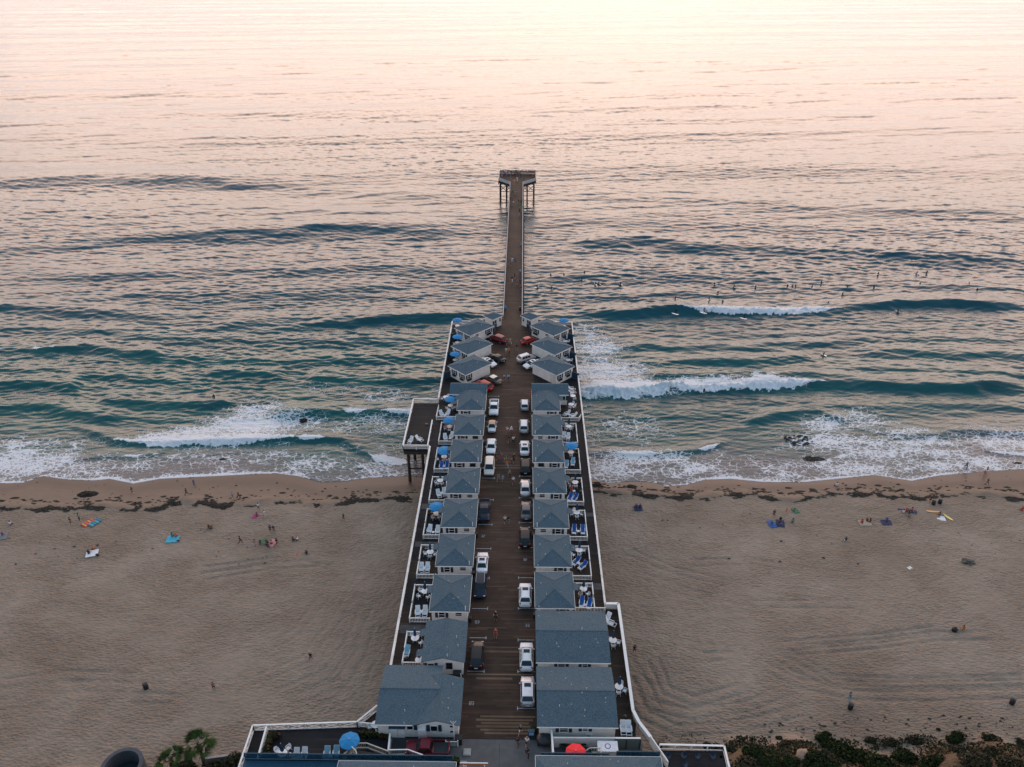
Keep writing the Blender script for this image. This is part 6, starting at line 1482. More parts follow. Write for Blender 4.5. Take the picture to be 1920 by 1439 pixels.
# leaning striped board on the far lower right bin
x, y, z = atg(*zp('z6', 1835, 566)); t_ = thing('bodyboard', 'blue and white striped board leaning by the right-hand bin', 'bodyboard', (x, y, z), -.6); t_.rotation_euler = (-.8, 0, -.6)
b = MB()
for i in range(5): b.box((-.32 + .16 * i, .75, .04), (.16, 1.5, .06), mi=i % 2)
b.build('deck', [CL['blue'], CL['white']], t_)
def heap(label, cat, name, k, a, b_, r, col, seed=1, amp=.35, zoff=.0):
    x, y, z = atg(*zp(k, a, b_)); o = MB().blob((0, 0, r[2] * .4), r, seed, 12, 6, amp).build(name, col); o.location = (x, y, z + zoff); tag(o, label, cat); return o
heap('black bag on the sand beside the person in orange', 'bag', 'bag', 'z6', 1614, 240, (.45, .35, .5), M_black, 3, .15)
heap('crumpled dark grey tarpaulin on the right sand', 'tarpaulin', 'tarpaulin', 'z4', 1675, 504, (1.1, .75, .22), mat('dark_tarp', (.03, .035, .03), .7, .5, 3), 5, .45)
heap('black bag beside the white towel on the left beach', 'bag', 'bag', 'z3', 450, 495, (.35, .25, .2), M_black, 7, .2); heap('black bag in front of the blue towel', 'bag', 'bag', 'z3', 822, 430, (.3, .2, .15), M_black, 8, .2)
M_kelp = mat('brown_kelp', (.012, .009, .005), .85, .6, 3)
def kelp(label, px_, py_, r, n=160, seed=0, inwater=False):
    rr = random.Random(seed); x, y, z = atg(px_, py_) if not inwater else (*at(px_, py_, .25), .12)
    b = MB()
    for i in range(n):
        a, q = rr.random() * 6.28, math.sqrt(rr.random()); cx, cy = math.cos(a) * q * r[0], math.sin(a) * q * r[1]
        h = r[2] * (1 - q * q) * rr.random(); b.blob((cx, cy, h), (.22 + rr.random() * .25, .10 + rr.random() * .14, .07), i, 5, 3, .4)
    o = b.build('kelp_heap', M_kelp); o.location = (x, y, z); tag(o, label, 'seaweed', 'heaps of kelp')
kelp('large oval heap of brown kelp on the damp left sand', 164, 928, (1.9, 1.1, .4), 200, 1); kelp('broad heap of kelp in the left wrack line', 332, 942, (1.5, 1.2, .25), 130, 2)
kelp('dark kelp mass on the sand right beside the pier', 1119, 913, (1.0, 1.6, .3), 130, 3); kelp('small dark kelp heap right of the pier', 1184, 914, (.8, .8, .2), 70, 4)
kelp('dark kelp mass awash in the right shallows', 1525, 860, (2.3, .9, .07), 120, 5, True); kelp('dark kelp patch in the surf behind the small right wave', 1497, 825, (3.0, 2.2, .05), 75, 6, True)
kelp('dark kelp piece awash at the far right edge', 1908, 869, (1.3, .6, .15), 80, 7, True); kelp('dark kelp blob in the face of the left wave', 569, 788, (.7, .9, .5), 70, 8, True)
kelp('small kelp piece in the left foam', 418, 861, (.7, .35, .1), 40, 9, True); kelp('small kelp piece in the foam beside the platform', 676, 879, (.9, .35, .1), 40, 10, True)
# wrack line: uncountable scraps
rr = random.Random(9); b = MB()
pts = np.array(WRW)
for i in range(9500):
    px_ = rr.uniform(-60, 1980)
    if 775 < px_ < 1112 and rr.random() < .0: continue
    base = np.interp(px_, [p[0] for p in WRACK_PX], [p[1] for p in WRACK_PX])
    cl_ = math.sin(px_ * .031) + math.sin(px_ * .083 + 1) + math.sin(px_ * .19 + 2) * .6
    if rr.random() > .75 + .22 * cl_: continue
    dy = rr.gauss(0, 2.0) + 3.5 * math.sin(px_ * .11) * .6 - (abs(rr.gauss(0, 9)) if rr.random() < .22 else 0)
    x, y = at(px_, base + dy, 1.35); z = float(ground_z(x, y)) + .05
    sc_ = .17 + .38 * rr.random() ** 2
    b.blob((x, y, z), (sc_ * 1.5, sc_ * .55, .07), i, 5, 3, .5)
o = b.build('kelp_wrack', M_kelp); o['kind'] = 'stuff'; o['label'] = 'broken line of brown kelp along the high water mark'; o['category'] = 'seaweed'
rr = random.Random(19); b = MB()
for i in range(420):
    px_, py_ = rr.uniform(0, 1920), rr.choice([rr.uniform(955, 1060), rr.uniform(890, 935), rr.uniform(1340, 1392) if True else 0])
    if py_ > 1300: px_ = rr.uniform(1430, 1900)
    if 700 < px_ < 1180: continue
    x, y, z = atg(px_, py_); s_ = .06 + .14 * rr.random() ** 3; b.blob((x, y, z + .03), (s_ * 1.6, s_, .05), i, 5, 3, .5)
o = b.build('scattered_debris', M_kelp); o['kind'] = 'stuff'; o['label'] = 'scattered small scraps of seaweed and debris on the sand'; o['category'] = 'debris'
# ------------------------------------------------------------------ surfers
Zm['s'] = (1000, 440, 2.087)
SF = [(67, 158), (120, 158), (200, 148), (190, 175), (243, 192), (257, 190), (342, 193), (15, 203), (72, 208), (382, 282), (557, 247), (643, 292), (708, 193), (785, 203), (723, 228), (688, 252), (740, 262), (870, 205), (995, 200), (1015, 202), (1027, 202), (1092, 203), (1127, 187), (1155, 268), (1140, 288), (1228, 205), (1210, 232), (1333, 207), (1350, 153), (1502, 150), (1540, 148), (1514, 193), (1705, 193), (1738, 215), (1463, 253), (1427, 298), (1137, 468), (1080, 535)]
def sea_z(x, y): return .25
for i, (a, b_) in enumerate(sorted(SF)):
    x, y = zat('s', a, b_, .4); c_ = 'blue' if (a, b_) in ((1502, 150), (1155, 268), (1092, 203)) else 'black'
    rz = R_.uniform(-1, 1) + (Pi if R_.random() < .6 else 0)
    nm = '%s surfer from the left' % ORD[i]
    person('surfer in a %s wetsuit astride a board, %s from left in the line-up' % (c_, ORD[i]), 'straddle', x, y, .02, rz, c_, c_, 'dark', .92, 'surfers waiting in the line-up', skin='black')
    board('%s surfboard under the %s' % ('white' if i % 6 == 0 else 'dark blue', nm), x, y, .10, rz + Pi, 'white' if i % 6 == 0 else 'navy', 2.0)
for (a, b_, lab, zz) in ((555, 312, 'surfer riding the left shoulder of the breaking wave', 1.2), (665, 308, 'surfer standing on the crest left of the middle of the wave', 1.5), (822, 330, 'surfer riding in the middle of the white wave face', 1.0)):
    x, y = zat('s', a, b_, zz); person(lab, 'surf', x, y, zz + .1, 1.0, 'black', 'black', 'dark', 1.05, 'surfers riding the outer wave', skin='black'); board('white surfboard under the ' + lab.replace('surfer ', 'surfer '), x, y, zz + .02, 1.1, 'white', 2.1)
Zm['w'] = (1080, 540, 2.286)
x, y = zat('w', 548, 450, .9); person('surfer in black standing in the white water of the inner right wave', 'stand', x, y, .35, 0, 'black', 'black', skin='black')
Zm['w1'] = (0, 540, 2.526)
x, y = zat('w1', 1013, 516, .4); person('lone surfer in black waiting in the left water', 'straddle', x, y, .1, 0, 'black', 'black', skin='black'); board('white surfboard under the lone surfer in the left water', x, y, .15, Pi, 'white')
# ================================================================== NEAR FOREGROUND
drv = MB().prism([(-19.2, 40), (15.5, 40), (15.5, 64.6), (-19.2, 64.6)], D - .4, D - .02).build('driveway', M_conc); drv['kind'] = 'structure'
pk = MB().prism([(-16.0, 50), (-8.6, 50), (-8.6, 64.55), (-16.0, 64.55)], D - .02, D - .012).build('parking_court', M_asph); pk['kind'] = 'structure'
jb = MB()
for x in (-2.4,): jb.box((x, 54, D - .0155), (.05, 20, .006))
jb.box((-2.4, 58, D - .0155), (9, .05, .0061)); o = jb.build('driveway_joint', M_asph); o['kind'] = 'structure'
# beach terrace, left
TZ = D
tr_ = thing('beach_terrace', 'dark plank terrace with a white cross-braced railing above the left sand', 'terrace', (0, 0, 0))
MB().prism([(-34.0, 55), (-16.2, 55), (-16.2, 66.2), (-20.8, 66.2), (-34.0, 65.4)], D - .35, D).build('deck', M_deckG, tr_)
railing([(-34.0, 57.0), (-34.0, 65.4), (-20.8, 66.1), (-18.6, 68.6)], tr_, cap=.2, post=2.4, mids=(.08,), xbr=True)
railing([(-31.9, 57), (-32.2, 65.2)], tr_, cap=.2, post=2.4, mids=(.08, .5))
railing([(-20.6, 66.1), (-16.3, 65.7)], tr_, cap=.12, post=1.4, mids=(.2, .5, .8), h=1.0)
for x in (-33.5, -29, -25, -21):
    MB().box((x, 65.0, 5.3), (.3, .3, 6.2)).build('post', M_pile, tr_)
MB().prism([(-21.0, 66.1), (-16.2, 66.1), (XL + .2, 69.5), (-18.7, 68.5)], D - .34, D - .001).build('corner_deck', M_deckB, tr_)
def leafy(label, name, x, y, z, r, mats_, n=500, seed=0, cat='bush', group=None, ls=.14):
    rr = random.Random(seed); t_ = thing(name, label, cat, (x, y, z), 0, group)
    b = MB(); lob = [(Vector((rr.uniform(-.5, .5) * r[0], rr.uniform(-.5, .5) * r[1], r[2] * rr.uniform(.3, .6))), rr.uniform(.4, .7)) for _ in range(7)]
    for i in range(n):
        c, k = rr.choice(lob); v = Vector((rr.gauss(0, 1), rr.gauss(0, 1), rr.gauss(0, 1))).normalized() * (rr.uniform(.55, 1.0) ** .5)
        p = c + Vector((v.x * r[0] * k, v.y * r[1] * k, v.z * r[2] * k * .8)); 
        if p.z < 0: p.z = abs(p.z) * .5
        s = ls * rr.uniform(.6, 1.4); a = Vector((rr.gauss(0, 1), rr.gauss(0, 1), rr.gauss(0, .6))).normalized() * s; c2 = a.cross(v + Vector((.01, .02, .3))).normalized() * s * .7
        b.quad(p - a, p - c2, p + a, p + c2 + v * s * .3, mi=rr.randrange(len(mats_)))
    b.build('foliage', mats_, t_)
    for i in range(3): MB().tube((rr.uniform(-.15, .15), rr.uniform(-.15, .15), -.3), (rr.uniform(-.5, .5) * r[0], rr.uniform(-.5, .5) * r[1], r[2] * .6), .05, .02, 5).build('stem', M_pile, t_)
    return t_
M_leafR = mat('rusty_leaves', (.060, .022, .010), .9, .6, 6); M_leafB = mat('brown_leaves', (.035, .022, .012), .9, .6, 6)
x, y = zat('T', 560, 620, D); leafy('dark flowering shrub along the left terrace rail', 'flowering_shrub', x, y + .3, D, (.5, 2.0, .9), [M_leafD, M_leaf, M_leafR], 420, 1)
x, y = zat('T', 650, 470, D); leafy('reddish flowering shrub in the far left corner of the terrace', 'flowering_shrub', x, y, D, (1.0, .5, .8), [M_leafD, M_leafR], 320, 2)
x, y = zat('U', 420, 385, D); leafy('long dark planting bed with a yellow-green shrub by the terrace corner', 'planting', x, y, D, (1.9, .6, .9), [M_leafD, M_leafD, M_leaf, M_leafR], 520, 3, 'plant')
x, y = zat('U', 650, 415, D); leafy('dark shrub against the wall of the L-shaped house', 'shrub', x, y, D, (.8, .5, .7), [M_leafD, M_leafR], 260, 4)
# ramp with picket-rail sides
rp = thing('ramp', 'cream ramp with white picket railings curving up towards the balcony', 'ramp', (0, 0, 0))
def rampwall(pts, nm='rail_side'):
    b = MB(); c = MB()
    for (ax, ay, az), (bx, by, bz) in zip(pts[:-1], pts[1:]):
        b.bar((ax, ay, az), (bx, by, bz), .13, .09); L = math.hypot(bx - ax, by - ay); n = max(2, int(L / .2))
        for i in range(n + 1):
            u = i / n; c.box((ax + (bx - ax) * u, ay + (by - ay) * u, az + (bz - az) * u - .45), (.05, .05, .82))
        c.bar((ax, ay, az - .95), (bx, by, bz - .95), .12, .25)
    b.build('handrail', M_cream if nm == 'cream' else M_white, rp); c.build('pickets', M_cream, rp)
def up3(k, a, b_, z): x, y = zat(k, a, b_, z); return (x, y, z)
rampwall([up3('U', 20, 690, D + 1.9), up3('U', 220, 512, D + 1.5), up3('U', 380, 510, D + 1.2), up3('U', 700, 630, D + 1.6)], 'cream')
rampwall([up3('U', 720, 612, D + 1.6), up3('U', 1000, 607, D + 1.6), up3('U', 1230, 692, D + 2.0)])
rampwall([up3('U', 130, 540, D + 2.3), up3('U', 215, 620, D + 2.3), up3('U', 240, 700, D + 2.3)], 'cream')
MB().prism([zat('U', 150, 600, D + .5), zat('U', 700, 690, D + .5), zat('U', 720, 760, D + .5), zat('U', 230, 740, D + .5)], D + .02, D + .5).build('ramp_floor', M_black, rp)
pw = thing('partition_post_wall', 'thin white wall between the terrace and the parking court', 'wall', (0, 0, D))
x0, y0 = zat('U', 730, 365, D + 1.4); x1, y1 = zat('U', 705, 620, D + 1.4); MB().bar((x0, y0, .7), (x1, y1, .7), .14, 1.4).build('wall', M_wall, pw); MB().bar((x0, y0, 1.44), (x1, y1, 1.44), .2, .07).build('cap', M_white, pw)
# blue screened balconies of the building in front, left and right
M_scr, t = newmat('teal_blue_screen')
ob = t.n('ShaderNodeTexCoord').outputs['Object']; nz = t.noise(ob, 2, 4, .6)
tr0 = t.n('ShaderNodeBsdfTransparent'); tr0.inputs[0].default_value = (.55, .75, .85, 1); mx = t.n('ShaderNodeMixShader'); mx.inputs[0].default_value = .62
setp(t, col=t.mix(nz, (.010, .060, .105), (.020, .095, .155)), rough=.4)
t.l(tr0.outputs[0], mx.inputs[1]); t.l(t.p.outputs[0], mx.inputs[2]); t.l(mx.outputs[0], [n for n in t.nt.nodes if n.type == 'OUTPUT_MATERIAL'][0].inputs[0])
def balcony(label, x0, x1, y, z, depth):
    t_ = thing('balcony', label, 'balcony', (0, 0, 0), 0, 'blue screened balconies')
    MB().box(((x0 + x1) / 2, y - depth / 2, z - 1.1), (x1 - x0, depth, .2)).build('floor', M_deckG, t_)
    MB().box(((x0 + x1) / 2, y, z - .55), (x1 - x0, .04, .95)).build('screen', M_scr, t_)
    b = MB(); b.box(((x0 + x1) / 2, y, z), (x1 - x0 + .1, .12, .08)); b.box(((x0 + x1) / 2, y - .55, z - .28), (x1 - x0, .09, .06)); b.build('top_rail', M_blue, t_)
    n = int((x1 - x0) / 1.7)
    for i in range(n + 1): MB().box((x0 + (x1 - x0) * i / n, y - .02, z - .5), (.09, .09, 1.05)).build('post', M_blue, t_)
    MB().box(((x0 + x1) / 2, y - depth * .55, z - .92), (x1 - x0, depth * .8, .05)).build('slatted_canopy', M_scr, t_)
    return t_
balcony('long blue screened balcony at the bottom left in front of the terrace', -33.3, -8.1, 60.35, D + 2.7, 2.2)
balcony('blue screened balcony at the bottom right, left of the small stair', 2.7, 10.9, 60.75, D + 2.9, 1.5)
balcony('blue screened balcony at the bottom right, right of the small stair', 11.9, 17.1, 61.05, D + 2.9, 1.5)
def nearhouse(label, x0, x1, y1, z, cut=6):
    t_ = thing('beachfront_house', label, 'building', ((x0 + x1) / 2, y1 - cut, 0), 0); hx = (x1 - x0) / 2; hy = cut
    MB().box((0, 0, (2 + z) / 2), (2 * hx - .8, 2 * hy - .8, z - 2)).build('wall', M_wall, t_)
    b = MB(); hip(b, hx, hy, z, 1.8, 'x', 3.4); o = b.build('roof', M_roof, t_); fascia(hx, hy, z, t_)
    vents(t_, [(-hx * .5, hy - 1.4, z + .3), (hx * .3, hy - 1.0, z + .2)])
    for u in (-.5, 0, .5):
        w_ = MB().box((u * hx, hy - .36, z - 1.4), (1.6, .08, 1.2)).build('window', M_white, t_); MB().box((u * hx, hy - .31, z - 1.4), (1.4, .03, 1.0)).build('pane', M_pane, w_)
nearhouse('grey hip-roofed house at the very bottom right edge', 2.0, 17.0, 59.9, D + 3.6)
nearhouse('grey hip-roofed house at the very bottom left edge', -21.4, -7.4, 58.9, D + 3.6)
# right side court: walls, stair, white storage box, red umbrella
wl = thing('court_wall', 'white rendered wall closing the court behind the nearest right house', 'wall', (0, 0, D))
a = zat('V', 340, 240, D + 1.9); c = zat('V', 1215, 245, D + 1.9); MB().bar((a[0], a[1], .9), (c[0], c[1], .9), .18, 1.9).build('wall', M_wall, wl)
a2 = zat('V', 325, 120, D + 1.9); c2 = zat('V', 350, 470, D + 1.9); MB().bar((a2[0], a2[1] - .2, .95), (c2[0], c2[1], .95), .16, 1.9).build('side_wall', M_wall, wl)
MB().bar((a2[0], a2[1] - .2, 1.93), (c2[0], c2[1], 1.93), .22, .06).build('cap', M_white, wl)
gp = thing('green_partition', 'grey green partition wall at the end of the right side deck', 'partition', (0, 0, D))
a = zat('V', 1212, 252, D + 2.0); c = zat('V', 1560, 255, D + 2.0); MB().bar((a[0], a[1], .95), (c[0], c[1], .95), .1, 2.0).build('panel', mat('grey_green_paint', (.11, .14, .125), .7, .15, 1), gp)
MB().bar((a[0], a[1], 2.0), (c[0], c[1], 2.0), .2, .08).build('cap', M_white, gp)
for u in (0, .45, 1): MB().box((a[0] + (c[0] - a[0]) * u, a[1] - .1, .9), (.1, .1, 1.8)).build('post', M_pile, gp)
dfe = thing('descending_fence', 'white board fence running down from the end of the right side deck', 'fence', (0, 0, D))
a = (16.6, 64.3); c = (18.2, 60.9); b = MB()
for i in range(16):
    u = i / 15; b.box((a[0] + (c[0] - a[0]) * u, a[1] + (c[1] - a[1]) * u, .55), (.16, .16, 1.5))
b.build('boards', M_white, dfe); MB().bar((a[0], a[1], 1.32), (c[0], c[1], 1.32), .14, .1).build('top_rail', M_white, dfe)
sb = thing('storage_box', 'white storage box with a ring emblem on its lid behind the red umbrella', 'box', (*zat('V', 1105, 365, D + 1.9), D))
MB().box((0, 0, .95), (2.5, 1.5, 1.9)).build('body', mat('white_box', (.62, .63, .66), .5), sb, bevel=.03)
em = MB(); n = 20
for i in range(n):
    a0_, a1_ = i * 2 * Pi / n, (i + 1) * 2 * Pi / n
    em.add([(.27 * math.cos(a0_), .27 * math.sin(a0_), 1.906), (.38 * math.cos(a0_), .38 * math.sin(a0_), 1.906), (.38 * math.cos(a1_), .38 * math.sin(a1_), 1.906), (.27 * math.cos(a1_), .27 * math.sin(a1_), 1.906)], [(0, 1, 2, 3)], mi=0 if i % 20 < 13 else 1)
em.build('ring_emblem', [CL['magenta'], CL['blue']], sb)
x, y = zat('V', 660, 455, D + 2.2); t_ = dup(p_uo, (x, y, D - .01), .3, 'open bright red umbrella in the court behind the nearest right house', 'umbrella', mats={'canopy': CL['red']}); 
M_red = mat('signal_red_canvas', (.75, .012, .02), .7, .08, 5)
for c_ in t_.children:
    if c_.name.startswith('canopy'): c_.material_slots[0].material = M_red
if 'group' in t_: del t_['group']
x, y = zat('V', 640, 410, D + .5); pc = thing('picnic_table', 'dark blue picnic table behind the red umbrella', 'table', (x, y, D - .01))
MB().box((0, 0, .74), (1.7, .7, .05)).build('table_top', M_blue, pc)
for s in (-1, 1):
    MB().box((0, s * .7, .45), (1.7, .28, .05)).build('bench', M_blue, pc)
    MB().bar((s * .6, -.7, .02), (s * .6, .7, .02), .08).bar((s * .6, -.5, 0), (s * .6, 0, .72), .07).bar((s * .6, .5, 0), (s * .6, 0, .72), .07).build('leg', M_blue, pc)
st = thing('stair', 'cream wooden stair with picket rail between the two blue balconies', 'stair', (0, 0, 0))
b = MB(); c = MB(); pts = [up3('V', 780, 440, D + 2.0), up3('V', 860, 390, D + 2.4), up3('V', 1012, 388, D + 2.4), up3('V', 1012, 545, D + 2.6)]
for A, B_ in zip(pts[:-1], pts[1:]):
    b.bar(A, B_, .1, .08); n = int((Vector(B_) - Vector(A)).length / .18)
    for i in range(n + 1):
        p = Vector(A).lerp(Vector(B_), i / max(1, n)); c.box((p.x, p.y, p.z - .5), (.05, .05, 1.0))
b.build('handrail', M_cream, st); c.build('pickets', M_cream, st)
for i in range(5): MB().box((pts[2][0] - .55, pts[2][1] - .3 * i, D + 1.4 - .28 * i), (1.0, .3, .06)).build('tread', M_cream, st)
hd = thing('long_planter', 'long grey blue planter trough against the white court wall', 'planter', (*zat('V', 620, 355, D + .5), D))
MB().box((0, 0, .35), (3.4, .5, .7)).build('trough', mat('slate_planter', (.06, .085, .10), .7), hd); b = MB()
for i in range(40): b.blob(((random.random() - .5) * 3.2, (random.random() - .5) * .4, .75), (.14, .12, .1), i, 5, 3, .4)
b.build('plants', M_leafD, hd)
# right lower terrace with dark chairs
rt2 = thing('side_terrace', 'dark terrace with a white frame rail at the bottom right above the bluff', 'terrace', (0, 0, 0))
MB().prism([(17.2, 52), (25.7, 52), (25.7, 63.3), (17.2, 63.3)], D - .35, D).build('deck', M_deckG, rt2)
railing([(17.6, 63.4), (25.6, 63.3), (25.6, 57)], rt2, cap=.24, post=2.1, mids=(.15,), h=1.05)
for i, (a, b_) in enumerate(((1385, 335), (1510, 330), (1620, 335), (1740, 335), (1525, 400))):
    px_, py_ = 920 + a / 4.174, 1340 + b_ / 4.174; x, y = at(px_, py_, D + .4)
    dup(p_chair, (x, y, D + .003), random.uniform(-1, 1), 'dark green chair on the bottom right terrace, %s' % ['leftmost at the rail', 'second from the left at the rail', 'third from the left at the rail', 'rightmost at the rail', 'nearest one'][i], 'dark green terrace chairs', mats={k: M_shut for k in ('seat', 'backrest', 'armrest', 'leg')})
for a in (13.6, 25.2): MB().box((a if a > 20 else 18, 62.5, 5.5), (.3, .3, 6)).build('post', M_pile, rt2)
# things on the driveway
for i, (a, b_, lab) in enumerate(((675, 1262, 'pale square utility cover on the driveway, farther one'), (645, 1352, 'pale square planter on the driveway edge, nearer one'))):
    x, y = zat('A', a, b_, D + .3); t_ = thing('utility_box', lab, 'box', (x, y, D - .02)); MB().box((0, 0, .1), (.95, .95, .2)).build('body', M_concL, t_, bevel=.03); MB().box((0, 0, .22), (.75, .75, .04)).build('lid', M_concL, t_)
x, y = zat('A', 725, 1367, D + .5); bar_ = thing('barrier', 'orange and white road barrier at the bottom edge of the driveway', 'barrier', (x, y, D - .02))
MB().box((0, 0, .85), (3.4, .12, .3)).build('board', CL['orange'], bar_); MB().box((0, 0, 1.04), (3.4, .14, .08)).build('cap', CL['white'], bar_)
for s in (-1, 1): MB().box((s * 1.3, 0, .4), (.1, .5, .8)).build('leg', M_white, bar_)
x, y = zat('A', 600, 1320, D + 1); leafy('young leafy potted plant at the bottom edge of the driveway', 'potted_plant', x, y, D, (.55, .5, 1.3), [M_leaf, M_leafD], 160, 8, 'plant', None, .22)
x, y = zat('A', 1137, 1140, D + .5); vb = thing('vending_box', 'blue and white newspaper box beside the nearest right house', 'box', (x, y, D)); MB().box((0, 0, .6), (.85, .5, 1.2)).build('body', M_blue, vb, bevel=.03); MB().box((0, -.26, .85), (.62, .03, .5)).build('panel', CL['pale blue'], vb)
x, y = zat('A', 1160, 1105, D + .5); leafy('small dark green shrub behind the newspaper box', 'shrub', x, y, D, (.6, .5, .9), [M_leafD, M_leaf], 200, 12)
x, y = zat('U', 1760, 470, D + .5); bb = thing('bin_enclosure', 'black bin beside the porch rail of the L-shaped house', 'bin', (x, y, D)); MB().box((0, 0, .55), (.85, .7, 1.1)).build('body', M_black, bb, bevel=.04); MB().box((0, .02, 1.14), (.9, .75, .07)).build('lid', M_black, bb)
# round concrete lookout at the lower left
cx_, cy_ = at(228, 1436, 5.2); rc = thing('round_pit', 'round grey concrete basin with a dark floor at the lower left corner', 'structure', (cx_, cy_, 0))
n = 40; b = MB(); vs = []
for r_, z_ in ((2.65, 1.5), (2.6, 5.2), (2.6, 5.25), (2.1, 5.25), (2.1, 5.2), (2.05, 2.9)):
    for i in range(n): a = 2 * Pi * i / n; vs.append((r_ * math.cos(a), r_ * math.sin(a), z_))
b.add(vs, [(j * n + i, j * n + (i + 1) % n, (j + 1) * n + (i + 1) % n, (j + 1) * n + i) for j in range(5) for i in range(n)]); b.build('wall', mat('slate_concrete', (.055, .062, .074), .85, .2, 1.5, bump=.3), rc)
MB().lathe([(2.08, 3.0), (2.08, 3.05), (0, 3.05)], 32).build('floor', mat('deep_teal_floor', (.010, .020, .026), .5, .3, 1), rc)
MB().blob((.2, -.6, 3.3), (.45, .35, .3), 4, 10, 6, .1).build('pump_cover', CL['pale blue'], rc); MB().blob((-1.1, -.5, 3.2), (.2, .15, .15), 4, 8, 5, .1).build('valve', M_white, rc)
# hedge and low wall
x, y, _ = atg(430, 1420); lw = thing('low_wall', 'low grey concrete wall behind the palms', 'wall', (0, 0, 0)); A = atg(385, 1432); B_ = atg(452, 1424); MB().bar((A[0], A[1], A[2] + .5), (B_[0] + .5, B_[1] + .2, A[2] + .5), .3, 1.2).build('wall', M_concL, lw)
for px_, py_, r, lab, s in ((452, 1436, (2.2, 1.6, 2.4), 'dense dark hedge against the left end of the terrace', 31), (420, 1446, (1.8, 1.2, 1.6), 'dark bush between the palm and the terrace', 32), (345, 1448, (2.2, 1.4, 1.6), 'dark scrub at the foot of the palms', 33), (395, 1452, (1.6, 1.2, 1.5), 'dark scrub right of the taller palm foot', 34)):
    x, y, z = atg(px_, py_); leafy(lab, 'bush', x, y, z - .2, r, [M_leafD, M_leafD, M_leafB], 1500, s, 'bush', 'dark bushes by the terrace', .16)
# palms
def palm(label, px_, py_, zc, seed, nf=26, R=1.7):
    x, y = at(px_, py_, zc); z0 = float(ground_z(x, y - 1)); rr = random.Random(seed)
    t_ = thing('fan_palm', label, 'palm tree', (x, y, z0), 0, 'fan palms at the lower left'); h = zc - z0
    MB().tube((0, 0, -.3), (.1, 0, h * .55), .26, .20, 10).tube((.1, 0, h * .55), (0, 0, h), .20, .17, 10).build('trunk', M_pile, t_)
    sk = MB()
    for i in range(40):
        a = rr.random() * 6.28; d = Vector((math.cos(a), math.sin(a), 0)); p = Vector((0, 0, h - .1 - rr.random() * .6)); sk.quad(p, p + d * .35 + Vector((0, 0, -.5)), p + d * .4 + Vector((.08, 0, -.9)), p + Vector((0, .1, -.4)))
    sk.build('dead_skirt', mat('dry_fronds', (.10, .06, .03), .9, .4, 5), t_)
    for i in range(nf):
        b = MB(); a = i * 2.399; el_ = math.radians(rr.uniform(-35, 65)); L = R * rr.uniform(.35, .60)
        d = Vector((math.cos(a) * math.cos(el_), math.sin(a) * math.cos(el_), math.sin(el_))); o_ = Vector((0, 0, h)); tip = o_ + d * L + Vector((0, 0, -.12))
        b.bar(o_, tip, .03); s = d.cross(Vector((0, 0, 1))).normalized(); u_ = s.cross(d)
        for k in range(13):
            f_ = math.radians(-55 + 110 * k / 12); q = (d * math.cos(f_) + s * math.sin(f_)) * R * .52 * (.75 + .35 * math.cos(f_)) * rr.uniform(.85, 1.1); dr = Vector((0, 0, -.22 - .2 * abs(math.sin(f_))))
            w_ = (s * math.cos(f_) - d * math.sin(f_)) * .05; m_ = tip + q * .55 + u_ * .03
            b.add([tip, m_ + w_, tip + q + dr, m_ - w_], [(0, 1, 2, 3)])
        b.build('frond', [M_leaf, M_leafD, mat('fresh_leaves', (.035, .06, .014), .9, .4, 5, spec=.1)][i % 3], t_)
palm('taller fan palm at the lower left with a full green crown', 371, 1397, 7.6, 1, 30, 2.3)
palm('shorter fan palm left of the taller one', 320, 1424, 6.2, 2, 26, 2.0)
# bluff scrub on the right
BS = [(1232, 1402, .7, 1), (1370, 1392, .4, 2), (1412, 1412, 1.5, 0), (1478, 1396, 1.0, 2), (1552, 1392, 1.5, 0), (1550, 1378, .7, 0), (1632, 1390, .8, 1), (1668, 1394, 1.0, 1), (1718, 1390, 1.1, 1), (1790, 1389, 1.7, 0), (1862, 1388, 1.3, 1), (1915, 1393, .9, 1), (1590, 1428, 3.4, 0), (1640, 1436, 2.4, 0), (1540, 1436, 2.4, 0), (1700, 1432, 2.4, 0), (1750, 1438, 2.0, 0), (1480, 1434, 1.5, 0), (1440, 1430, 1.6, 0), (1860, 1414, 1.3, 1), (1830, 1434, 2.0, 1), (1890, 1436, 2.0, 1), (1400, 1430, 1.2, 2), (1375, 1410, .8, 1), (1460, 1386, .6, 1), (1325, 1398, .6, 0), (1385, 1383, .3, 1), (1800, 1412, .9, 1), (1760, 1368, .35, 1), (1345, 1402, .6, 1)]
BS.sort()
M_olive = mat('olive_leaves', (.020, .028, .009), .95, .6, 5, spec=.1)
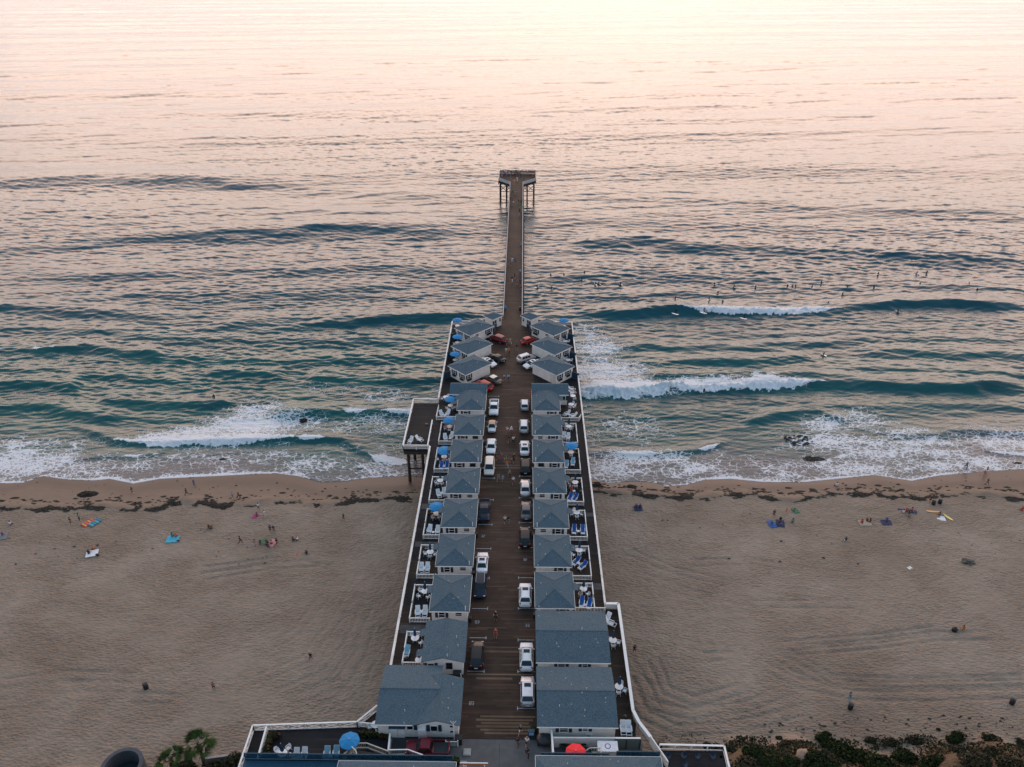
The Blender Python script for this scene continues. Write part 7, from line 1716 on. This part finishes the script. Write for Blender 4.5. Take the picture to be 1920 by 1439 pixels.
for i, (px_, py_, r, k) in enumerate(BS):
    x, y, z = atg(px_, py_)
    mm = ([M_leafD, M_olive, M_leafD], [M_leafB, M_leafD], [M_leafD, M_leafR, M_leafB])[k]
    leafy('%s scrub bush on the right bluff, %s from the left' % (('dark green', 'dry brown', 'rusty')[k], ORD[i]), 'bush', x, y, z - .15, (r, r * .75, r * .62), mm, int(260 + 520 * r), 50 + i, 'bush', 'scrub bushes on the right bluff', .10 + .03 * r)
rr = random.Random(77)
for i, (px_, py_, r) in enumerate(((1510, 1418, 1.2), (1360, 1388, .4), (1250, 1398, .35))):
    x, y, z = atg(px_, py_); o = MB().blob((0, 0, 0), (r, r * .8, r * .35), i + 5, 14, 8, .12).build('rock', mat('sandstone', (.24, .17, .12), .9, .25, 1, bump=.4), smooth=True); o.location = (x, y, z + .1); tag(o, 'smooth pale sandstone rock on the bluff, %s' % ('largest one between the bushes', 'small one right of the terrace', 'small one behind the descending fence')[i], 'rock', 'sandstone rocks')
# outfall stake and little marks by the pier
# low dry brush matting the bluff: one mass
rr = random.Random(91); b = MB()
for i in range(22000):
    px_, py_ = rr.uniform(1225, 1990), rr.uniform(1378, 1475)
    lim = 1388 + 8 * math.sin(px_ * .021) + 6 * math.sin(px_ * .057)
    if py_ < lim and rr.random() < .93: continue
    if math.sin(px_ * .045 + py_ * .11) + math.sin(px_ * .017 - py_ * .07) + rr.gauss(0, .5) < -.1: continue
    x, y = at(px_, py_, 4.0); z = float(ground_z(x, y)); x, y = at(px_, py_, z + .1); z = float(ground_z(x, y))
    s_ = .10 + .16 * rr.random(); d1 = Vector((rr.gauss(0, 1), rr.gauss(0, 1), rr.gauss(0, .5))).normalized() * s_; d2 = d1.cross(Vector((rr.gauss(0, 1), rr.gauss(0, 1), 1))).normalized() * s_ * .5
    p = Vector((x, y, z + rr.random() * .3)); b.quad(p - d1, p - d2, p + d1, p + d2, mi=rr.choice((0, 0, 1, 2, 3)))
o = b.build('ground_cover', [M_leafD, M_leafB, M_olive, M_kelp]); o['kind'] = 'stuff'; o['label'] = 'low dry olive brown brush covering the right bluff'; o['category'] = 'ground cover'
drop_protos()
